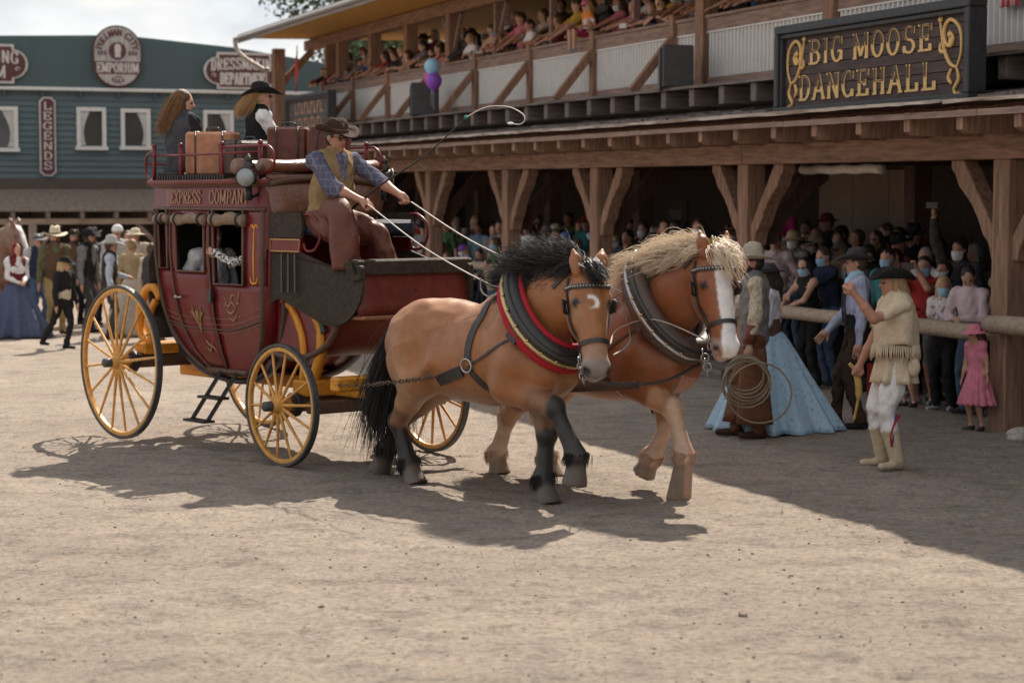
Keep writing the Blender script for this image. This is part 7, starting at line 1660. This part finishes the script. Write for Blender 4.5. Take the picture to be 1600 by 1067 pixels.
# a saddled horse and its rider behind the group
HB = dict(FB); HB.update(pal=[(.20, .10, .06), (.16, .08, .05), (.1, .08, .07), (.16, .12, .10), (.012, .01, .01), (.18, .09, .055)], loc=(-9.75, 37.6, 0), head=-40, vox=.03, label='brown horse with white blaze ridden behind the costumed group', group='ridden horse', poll=(1.10, -.03, 1.78), neck=(.97, 0, 1.66), yaw=10, tilt=30,
          fore=[((.47, -.18, .87), (.52, -.16, .48), (.53, -.15, .15), (.57, -.15, 0)), ((.47, .18, .87), (.50, .16, .48), (.5, .15, .15), (.54, .15, 0))], hind=[((-.5, -.17, .86), (-.86, -.14, .47), (-.82, -.13, .15), (-.77, -.13, 0)), ((-.5, .17, .86), (-.80, .14, .47), (-.76, .13, .15), (-.71, .13, 0))])
make_horse(HB)
hb = Matrix.Translation(HB['loc']) @ Matrix.Rotation(R(-40), 4, 'Z')
p = hb @ Vector((.05, 0, .62))
person(p, -40, 1.76, 'm', pel=(0, 0, .98), lean=2, legs=((.22, .40, .42), (.22, -.40, .42)), kneeh=((1, .8, 0), (1, -.8, 0)), hands=((.34, .06, 1.15), (.34, -.06, 1.15)), top='cream', bottom='beige', shoe='darkbrown', hair='grey', beard='grey', hat=('cowboy', 'brown', None), vox=.022, label='rider with grey beard, cream coat and brown hat on the brown horse', group=LG)
# ================================================================== the performers
def plaid_mat(name, base, line, sc=11.0):
    m = cloth(name, base); t = m.node_tree; mu = [n for n in t.nodes if n.type == 'MIX' and n.blend_type == 'MULTIPLY'][0]; src = mu.inputs['A'].links[0].from_socket
    tc = [n for n in t.nodes if n.type == 'TEX_COORD'][0]; fac = None
    for d in ('X', 'Y', 'Z'):
        w = t.nodes.new('ShaderNodeTexWave'); w.wave_type = 'BANDS'; w.bands_direction = d; w.inputs['Scale'].default_value = sc / 6.283 * 2; w.inputs['Distortion'].default_value = .6; w.inputs['Detail'].default_value = 0
        r = t.nodes.new('ShaderNodeValToRGB'); r.color_ramp.elements[0].position = .955; r.color_ramp.elements[1].position = .985
        t.links.new(tc.outputs['Object'], w.inputs['Vector']); t.links.new(w.outputs['Fac'], r.inputs['Fac'])
        if fac is None: fac = r.outputs['Color']
        else:
            x = t.nodes.new('ShaderNodeMix'); x.data_type = 'RGBA'; x.blend_type = 'LIGHTEN'; x.inputs['Factor'].default_value = 1; t.links.new(fac, x.inputs['A']); t.links.new(r.outputs['Color'], x.inputs['B']); fac = x.outputs['Result']
    x = t.nodes.new('ShaderNodeMix'); x.data_type = 'RGBA'; t.links.new(fac, x.inputs['Factor']); t.links.new(src, x.inputs['A']); x.inputs['B'].default_value = (*line, 1); t.links.new(x.outputs['Result'], mu.inputs['A'])
    return m
cang = -49.52
def cp_(x, y, z): return CO @ Vector((x, y, z))
# driver
chaps = M('chaps_leather', (.115, .036, .022), rough=.55, var=.14, scale=5, bump=.5, bscale=14, spec=.35)
drv, DH, DS, DW = person(cp_(2.72, -.32, 1.17), cang + 3, 1.84, 'm', pel=(0, 0, .93), lean=9, head=(2, 8), legw=1.42, hands=((.62, .28, 1.035), (.48, -.06, 1.02)), elb=((-.2, .9, -.6), (-.35, -.9, -.5)), legs=((.56, .24, .36), (.46, -.18, .36)), kneeh=((1, .25, 1), (1, -.15, 1)),
    top=plaid_mat('driver_plaid', (.088, .088, .135), (.165, .16, .20), 17.0), vest=cloth('tan_vest', (.27, .18, .092)), bottom=chaps, shoe='darkbrown', skin=1, hair='dark', hat=('cowboy', 'darkbrown', 'brown'), glasses='clear', sleeve='half', vox=.0085, detail=True, grips=('fist', 'fist'), palm=((0, 0, -1), (0, 0, -1)),
    label='stagecoach driver in tan vest, blue plaid shirt and dark hat holding the reins', fat=1.2)
dh = lambda v: DW @ Vector(v)
for sg, way in ((-1, [(.02, -.12, .90), (.24, -.22, 1.0), (.42, -.26, .98), (.48, -.27, .80), (.50, -.25, .52)]),):
    W_ = spline(way, 5); G = []
    for i, p in enumerate(W_):
        d = nrm(W_[min(i + 1, len(W_) - 1)] - W_[max(i - 1, 0)]); up_ = nrm(Vector((0, 1, 0)).cross(d)) * -1; v = i / (len(W_) - 1); r = .098 + .045 * v
        G.append([p + Vector((0, sg, 0)) * (r * math.cos(a)) + up_ * (r * (1.0 + .12 * math.sin(a * 3 + i)) * math.sin(a)) - Vector((0, sg * .055, .02)) for a in np.linspace(-1.9, 1.9, 15)])
    MB().grid(G).build('chaps_leg', chaps, drv, solid=.007)
# women on the roof
w1, H1, S1, W1 = person(cp_(.33, -.34, 1.645), 58, 1.66, 'f', pel=(0, 0, .90), lean=6, head=(-48, 4), hands=((.40, .12, .98), (.10, -.30, .86)), legs=((.46, .10, .62), (.50, -.10, .62)), kneeh=((1, .1, 1), (1, -.1, 1)), top='black', vest=cloth('slate_vest', (.062, .062, .072)), bottom='black', shoe='black', hair='brown', cut='bob', sleeve='short', vox=.010, detail=True, skin=2,
    label='woman with long light brown hair and slate vest sitting on the coach roof')
hairm = M('long_brown_hair', (.27, .14, .058), rough=.42, var=.35, scale=30, bump=0, spec=.4)
def lock_hair(o, HMm, dirv, L, n, mat, seed, Wm, spread=.05):
    """long loose hair from the back of the head; dirv in world space"""
    d = (Wm.to_3x3().inverted() @ Vector(dirv)).normalized(); c = lambda x, y, z: HMm @ Vector((x, y, z))
    hairs('hair', [c(-.02, .075, .06), c(-.075, .05, .09), c(-.10, 0, .05), c(-.075, -.05, .09), c(-.02, -.075, .06)], mat, o, n, lambda t: L, lambda t: d, seed, r0=.0026, curl=.11, clump=50, segs=11, droop=.42, spread=spread)
lock_hair(w1, H1, (-.36, -.10, -.62), .21, 2600, hairm, 5, W1, .10)
w2, H2, S2, W2 = person(cp_(.90, .15, 1.68), 22, 1.66, 'f', pel=(0, 0, .90), lean=4, head=(-12, -4), hands=((.36, .10, .96), (.34, -.18, .92)), legs=((.46, .10, .62), (.50, -.10, .62)), kneeh=((1, .1, 1), (1, -.1, 1)), top='white', vest='black', bottom='black', shoe='black', hair='blond', cut='short', vox=.010, detail=True, skin=2,
    hat=('cowboy', 'black', 'black'), label='woman in black hat, black vest and white sleeves sitting on the coach roof', scarf='black')
lock_hair(w2, H2, (-.50, -.15, -.50), .155, 1800, M('wavy_blond_hair', (.50, .30, .12), rough=.42, var=.3, scale=30, bump=0, spec=.4), 6, W2, .12)
# passengers
person(cp_(1.84, -.24, .44), cang + 180, 1.64, 'f', pel=(0, 0, .90), lean=6, head=(20, 0), hands=((.50, .40, 1.42), (.25, -.2, .95)), elb=((-.2, .9, -.9), (0, -.8, -.4)), legs=((.36, .10, .50), (.36, -.10, .50)), kneeh=((1, .1, 1), (1, -.1, 1)), top='leopard', bottom='black', shoe='black', hair='dark', cut='bob', vox=.011, detail=True,
       label='passenger in leopard print blouse resting an arm in the coach window')
person(cp_(.72, -.22, .40), cang, 1.66, 'm', pel=(0, 0, .90), lean=0, hands=((.20, .15, .95), (.16, -.30, 1.0)), legs=((.36, .10, .52), (.36, -.10, .52)), kneeh=((1, .1, 1), (1, -.1, 1)), top='white', bottom='black', shoe='black', hair='dark', vox=.018, label='passenger in white shirt sitting at the rear coach window')
# ---- man in fringed buckskin
buck = cloth('buckskin', (.58, .475, .335)); bk, BH, BS, BW = person((3.22, 17.15, 0), 192, 1.72, 'm', lean=2, head=(-6, -2), hands=((.44, .16, 1.50), (.22, -.26, .86)), elb=((.0, .3, -1), (-.5, -.5, -.6)), legs=((.02, .10, .085, 1, .3), (.06, -.12, .085, 1, -.2)), top=buck, bottom='white', boots=cloth('cream_boot', (.55, .45, .31)), shoe=cloth('cream_shoe', (.50, .40, .28)),
    hair='fair', cut='long', hat=('upturned', 'black', 'black'), sleeve='short', vox=.0085, detail=True, grips=('fist', 'fist'), skin=1, fat=.98, legw=1.22, label='man in cream fringed buckskin shirt, white breeches and black hat, fist raised')
make_skirt(bk, Vector((0, 0, .92)), .983, buck, .72, .205, 7, 8, .14).name = 'tunic_hem'
G = []
for i in range(13):
    v = i / 12; z = 1.505 - .50 * v; ry = float(np.interp(v, [0, .08, .2, .5, 1], [.075, .145, .205, .225, .222])); rx = float(np.interp(v, [0, .08, .2, .5, 1], [.075, .10, .135, .175, .185]))
    G.append([(rx * math.cos(a) * (1 + .07 * v * math.sin(7 * a + 2)), ry * math.sin(a) * (1 + .06 * v * math.sin(5 * a)), z - .05 * v * math.cos(2 * a + .4)) for a in np.linspace(0, 2 * math.pi, 49)])
MB().grid(G).build('poncho', buck, bk, solid=.006)
fm = MB(); rf = random.Random(8)
for i in range(70):
    t = 2 * math.pi * i / 70; x, y = .19 * math.cos(t), .215 * math.sin(t); L = .10 + .05 * rf.random(); j = (rf.random() - .5) * .02
    fm.tube([(x, y, 1.04), (x * 1.05 + j * .3, y * 1.05, 1.04 - L * .5), (x * 1.08 + j, y * 1.08 + j, 1.04 - L)], [.0075, .007, .004], 4)
fm.build('fringe', buck, bk, kind='stuff')
MB().tube([(.178 * math.cos(a), .192 * math.sin(a), .965) for a in np.linspace(0, 6.28, 29)[:-1]], .016, 6, closed=True, flat=(.5, 1.3)).build('beaded_belt', cloth('beaded_belt', (.28, .04, .045), col2=(.05, .05, .16), scale=30), bk)
for k, (cc, yy) in enumerate((('red', .115), ('navy', .145), ('red', .165))):
    MB().tube(spline([(.06 - .02 * k, yy, .46), (.08, yy + .015, .38), (.05 + .03 * k, yy + .02, .28), (.09, yy + .01, .20)], 5), [.012 + .004 * math.sin(i * .6) for i in range(16)], 6, flat=(1, .5)).build('boot_tassel', cloth('tassel_' + cc, (.34, .02, .03) if cc == 'red' else (.05, .05, .20)), bk)
MB().tube(spline([(.10, .02, 1.52), (.02, .10, 1.50), (.0, .14, 1.35), (.02, .17, 1.1)], 5), .006, 5).build('neck_cord', buck, bk)
pch = MB(); pch.ball((-.08, .20, .86), (.06, .035, .08), 10, 7); pch.build('belt_pouch', buck, bk)
# the whip and red sash he carries
hd_ = BW @ Vector((.24, -.27, .80))
q = MB(); q.tube(spline([hd_ + Vector((-.06, 0, .06)), hd_ + Vector((0, 0, -.02)), hd_ + Vector((.02, -.02, -.2)), hd_ + Vector((-.02, -.02, -.42))], 5), [.016] * 6 + [.03] * 5 + [.012] * 5, 8); q.build('leather_quirt', M('quirt', (.42, .27, .09), rough=.6, var=.3), label='tan leather quirt hanging from the hand of the man in buckskin', cat='whip')
q = MB(); q.grid([[hd_ + Vector((.10 + .07 * j / 4, .05 + .01 * math.sin(j * 2), .06 - .44 * i / 8)) for j in range(5)] for i in range(9)]); q.build('red_sash', cloth('red_sash', (.30, .035, .035)), solid=.004, label='red sash hanging at the side of the man in buckskin', cat='sash')
# ---- cowboy with lasso
cw, CH, CS, CW = person((2.30, 19.36, 0), 176, 1.83, 'm', lean=1, head=(0, 0), hands=((.06, .26, .82), (.34, -.12, .98)), elb=((-.6, .5, -.6), (-.2, -.8, -.5)), legs=((-.04, .10, .085), (.16, -.10, .085)), top=cloth('cream_shirt', (.50, .44, .34), col2=(.40, .33, .24), scale=30), vest='grey', bottom=M('brown_chaps', (.135, .055, .026), rough=.7, var=.2, scale=8, bump=.5, bscale=18), shoe='darkbrown', hair='dark', beard='dark', scarf=cloth('navy_bandana', (.05, .055, .10), col2=(.3, .3, .34), scale=34), hat=('tall', cloth('stone_hat', (.40, .36, .29)), 'darkbrown'), vox=.0095, detail=True, grips=('fist', 'fist'), fat=1.05, skin=1, label='cowboy in stone coloured hat, grey vest and brown chaps carrying a lasso')
for sg in (-1, 1):
    G = []
    for i in range(9):
        v = i / 8; r = .115 + .055 * v; c = Vector((.01 + (.10 if sg < 0 else -.02) * v, sg * (.105 + .015 * v), .86 - .72 * v)); G.append([(c.x + r * 1.1 * math.cos(a), c.y + sg * r * .82 * math.sin(a), c.z) for a in np.linspace(-2.6, 2.6, 21)])
    MB().grid(G).build('chaps_leg', M('brown_chaps', (0, 0, 0)), cw, solid=.008)
cu = MB(); e = CW.inverted() @ (CW @ Vector((0, 0, 0))); cu.tube([(.04, .262, 1.08), (.06, .272, .90)], [.060, .050], 12); cu.build('leather_cuff', M('cuff_leather', (.13, .035, .022), rough=.5, var=.2), cw)
q = MB(); hw0 = CW @ Vector((.06, .29, .74)); rr = random.Random(2)
for k in range(7):
    rad = .175 + .010 * k + (.06 if k == 6 else 0); ox = .03 * rr.random() - (.0 if k < 6 else .12); pts = []
    for i in range(40):
        a = 2 * math.pi * i / 40; pts.append(hw0 + Vector((-.02 - ox + rad * math.cos(a) * 1.0, -.05 - .012 * k + .03 * math.sin(2 * a + k), -rad * .92 + .06 + rad * .95 * math.sin(a) - .012 * k)))
    q.tube(pts, .0085, 6, closed=True)
q.build('lasso', M('rope', (.24, .20, .135), rough=.9, var=.25, scale=60), label='coiled lasso hanging from the hand of the cowboy', cat='rope')
# ---- woman in blue skirt
bl, _, _, _ = person((2.54, 20.06, 0), 172, 1.66, 'f', lean=2, head=(14, 6), hands=((.16, .06, 1.02), (-.06, -.30, .84)), elb=((-.3, .9, -.4), (-.6, -.5, -.6)), top=cloth('lilac_white_blouse', (.60, .58, .64)), belt='brown', bottom='white', shoe='darkbrown', hair='dark', cut='long', hat=('bolero', 'charcoal', 'black'), vox=.010, detail=True, skin=1,
    label='woman in white blouse and wide light blue skirt beside the cowboy', skirt=(cloth('blue_print_skirt', (.38, .53, .65), col2=(.24, .36, .50), scale=30, c2lo=.60, c2hi=.64), .015, .66, 13, 18, .08, .05))
# ---- man with braces
br_, _, _, BW2 = person((3.40, 20.15, 0), 178, 1.80, 'm', lean=0, head=(-4, -2), hands=((.02, .27, .82), (.25, -.25, .92)), legs=((-.03, .11, .085), (.18, -.08, .085)), top=M('striped_shirt', (.40, .42, .54), rough=.9, var=.05, scale=16, bump=.8, bscale=14, spec=.1, stretch=(3, 3, .05), col2=(.30, .31, .44)), bottom='darkbrown', shoe='black', belt='black', hair='brown', scarf='skyblue', hat=('cowboy', 'charcoal', 'black'), vox=.010, detail=True, skin=0,
    label='man in dark hat, pale striped shirt, braces and sky blue neckerchief')
for sg in (-1, 1):
    MB().tube(spline([(.115, sg * .085, 1.03), (.135, sg * .09, 1.2), (.118, sg * .09, 1.36), (.02, sg * .10, 1.465), (-.09, sg * .085, 1.40), (-.125, sg * .05, 1.2), (-.115, sg * .03, 1.03)], 5), .014, 4, flat=(.5, 1.1)).build('brace_strap', leather_k, br_)

# ================================================================== reins, whip, traces, pole
rein_m = M('pale_rein', (.33, .29, .26), rough=.6, var=.2); 
def rein(pts, lab, r=.0085):
    q = MB(); q.tube(spline(pts, 6), r, 6, flat=(1, .5)); q.build('rein', rein_m, label=lab, cat='rein', group='reins')
rhw = dh((.585, -.062, 1.045)); lhw = dh((.735, .29, 1.06))
NW, FW = NB['W'], FB['W']
nh = lambda *p: NW @ Vector(p); fh = lambda *p: FW @ Vector(p)
nbit = [NW @ (NB['HM'] @ Vector([a * b for a, b in zip((.54, s * .105, -.12), HS)])) for s in (-1, 1)]; fbit = [FW @ (FB['HM'] @ Vector([a * b for a, b in zip((.54, s * .105, -.12), HS)])) for s in (-1, 1)]
rein([rhw, rhw.lerp(nh(.18, -.13, 1.62), .5) + Vector((0, 0, -.05)), nh(.18, -.13, 1.62), nh(.46, -.24, 1.62)], 'pale rein from the driver to the collar of the bay horse')
rein([lhw, lhw.lerp(nh(.36, .20, 1.72), .5) + Vector((0, 0, -.05)), nh(.36, .20, 1.72), fh(.20, -.26, 1.60), fh(.46, -.27, 1.55)], 'pale rein from the driver to the collar of the chestnut horse')
rein([nh(.10, -.13, 1.66), nh(.12, -.14, 1.56), nh(.20, -.12, 1.52), nh(.34, -.10, 1.58)], 'short looped rein end above the back of the bay horse', .006)
rein([fh(.46, -.30, 1.50), fh(.62, -.36, 1.20), nbit[1] + Vector((.02, 0, .02))], 'pale rein from the chestnut horse collar down to the bay horse bit', .006)
rein([nbit[1] + Vector((.0, 0, .10)), fh(.55, -.42, 1.28), fh(.85, -.34, 1.36), fbit[0]], 'pale coupling rein running across the chestnut horse chest', .006)
q = MB(); wp = [cp_(3.10, -.36, 2.17), cp_(3.40, -.30, 2.36), cp_(3.90, -.2, 2.61), cp_(4.418, -.2, 2.896)]; q.tube(spline(wp, 6), [.013 - .009 * i / 18 for i in range(19)], 6)
wh = q.build('whip', M('whip_stock', (.035, .026, .022), rough=.45, var=.2), label='long thin whip held by the driver with pale curling lash', cat='whip')
q = MB(); q.tube(spline([cp_(4.418, -.2, 2.896), cp_(4.6, -.2, 2.955), cp_(4.749, -.2, 2.975), cp_(4.95, -.2, 2.96), cp_(5.10, -.2, 2.905), cp_(5.129, -.2, 2.855), cp_(5.07, -.2, 2.825), cp_(4.964, -.2, 2.835)], 6), .0042, 6); la = q.build('lash', M('lash_cord', (.62, .56, .48), var=.1), wh)
q = MB(); q.ball(cp_(4.96, -.2, 2.835), (.026, .014, .011), 8, 6); q.build('lash_tip', M('lash_tip', (.75, .72, .68), var=.05), wh)
q = MB(); q.ball(cp_(4.42, -.2, 2.897), .018, 8, 6); q.build('lash_tie', M('green_tie', (.03, .22, .16), var=.1), wh)
chain_m = M('rusty_chain', (.12, .085, .065), rough=.5, metal=.6, var=.3, scale=30)
def chain(way, lab):
    way = spline(way, 8); L = sum((way[i + 1] - way[i]).length for i in range(len(way) - 1)); n = int(L / .042); mb = MB(); K = len(way) - 1
    for i in range(n):
        t = (i + .5) / n * K; j = min(int(t), K - 1); c = way[j].lerp(way[j + 1], t - j); d = (way[j + 1] - way[j]).normalized(); s_ = d.cross(Vector((0, 0, 1))).normalized(); u = s_ if i % 2 else s_.cross(d)
        mb.tube([c + d * (.026 * math.cos(k * math.pi / 4)) + u * (.014 * math.sin(k * math.pi / 4)) for k in range(8)], .0055, 5, closed=True)
    mb.build('trace_chain', chain_m, label=lab, cat='chain', group='trace chains')
for cfgx, nm, sy in ((NB, 'bay', -1), (NB, 'bay', 1), (FB, 'chestnut', -1), (FB, 'chestnut', 1)):
    y0 = -.48 if cfgx is NB else .48
    Wc = cfgx['W']; chain([Wc @ Vector((-.20, sy * .36, .90)), Wc @ Vector((-.45, sy * .375, .86)), Wc @ Vector((-.75, sy * .385, .82)), Wc @ Vector((-.95, sy * .36, .79)), cp_(3.44, y0 + sy * .30, .74)], 'iron trace chain on the %s flank of the %s horse' % ('street side' if sy < 0 else 'inner', nm))
pe = CO.inverted() @ nh(1.18, .45, .88)
q = MB(); q.tube([(2.75, 0, .62), (3.4, .02, .64), (pe.x * .5 + 1.7, pe.y * .45, .75), (pe.x, pe.y, pe.z)], [.055, .05, .045, .032], 10); q.build('pole', wood('pole_wood', (.09, .055, .04), 'x'), coach)
for cfgx in (NB, FB):
    b = CO.inverted() @ (cfgx['W'] @ Vector((1.0, 0, 1.02))); q = MB(); q.tube(spline([pe, (pe + b) / 2 + Vector((0, 0, -.04)), b], 5), .016, 6, flat=(1.4, .6)); q.build('pole_strap', leather_k, coach)
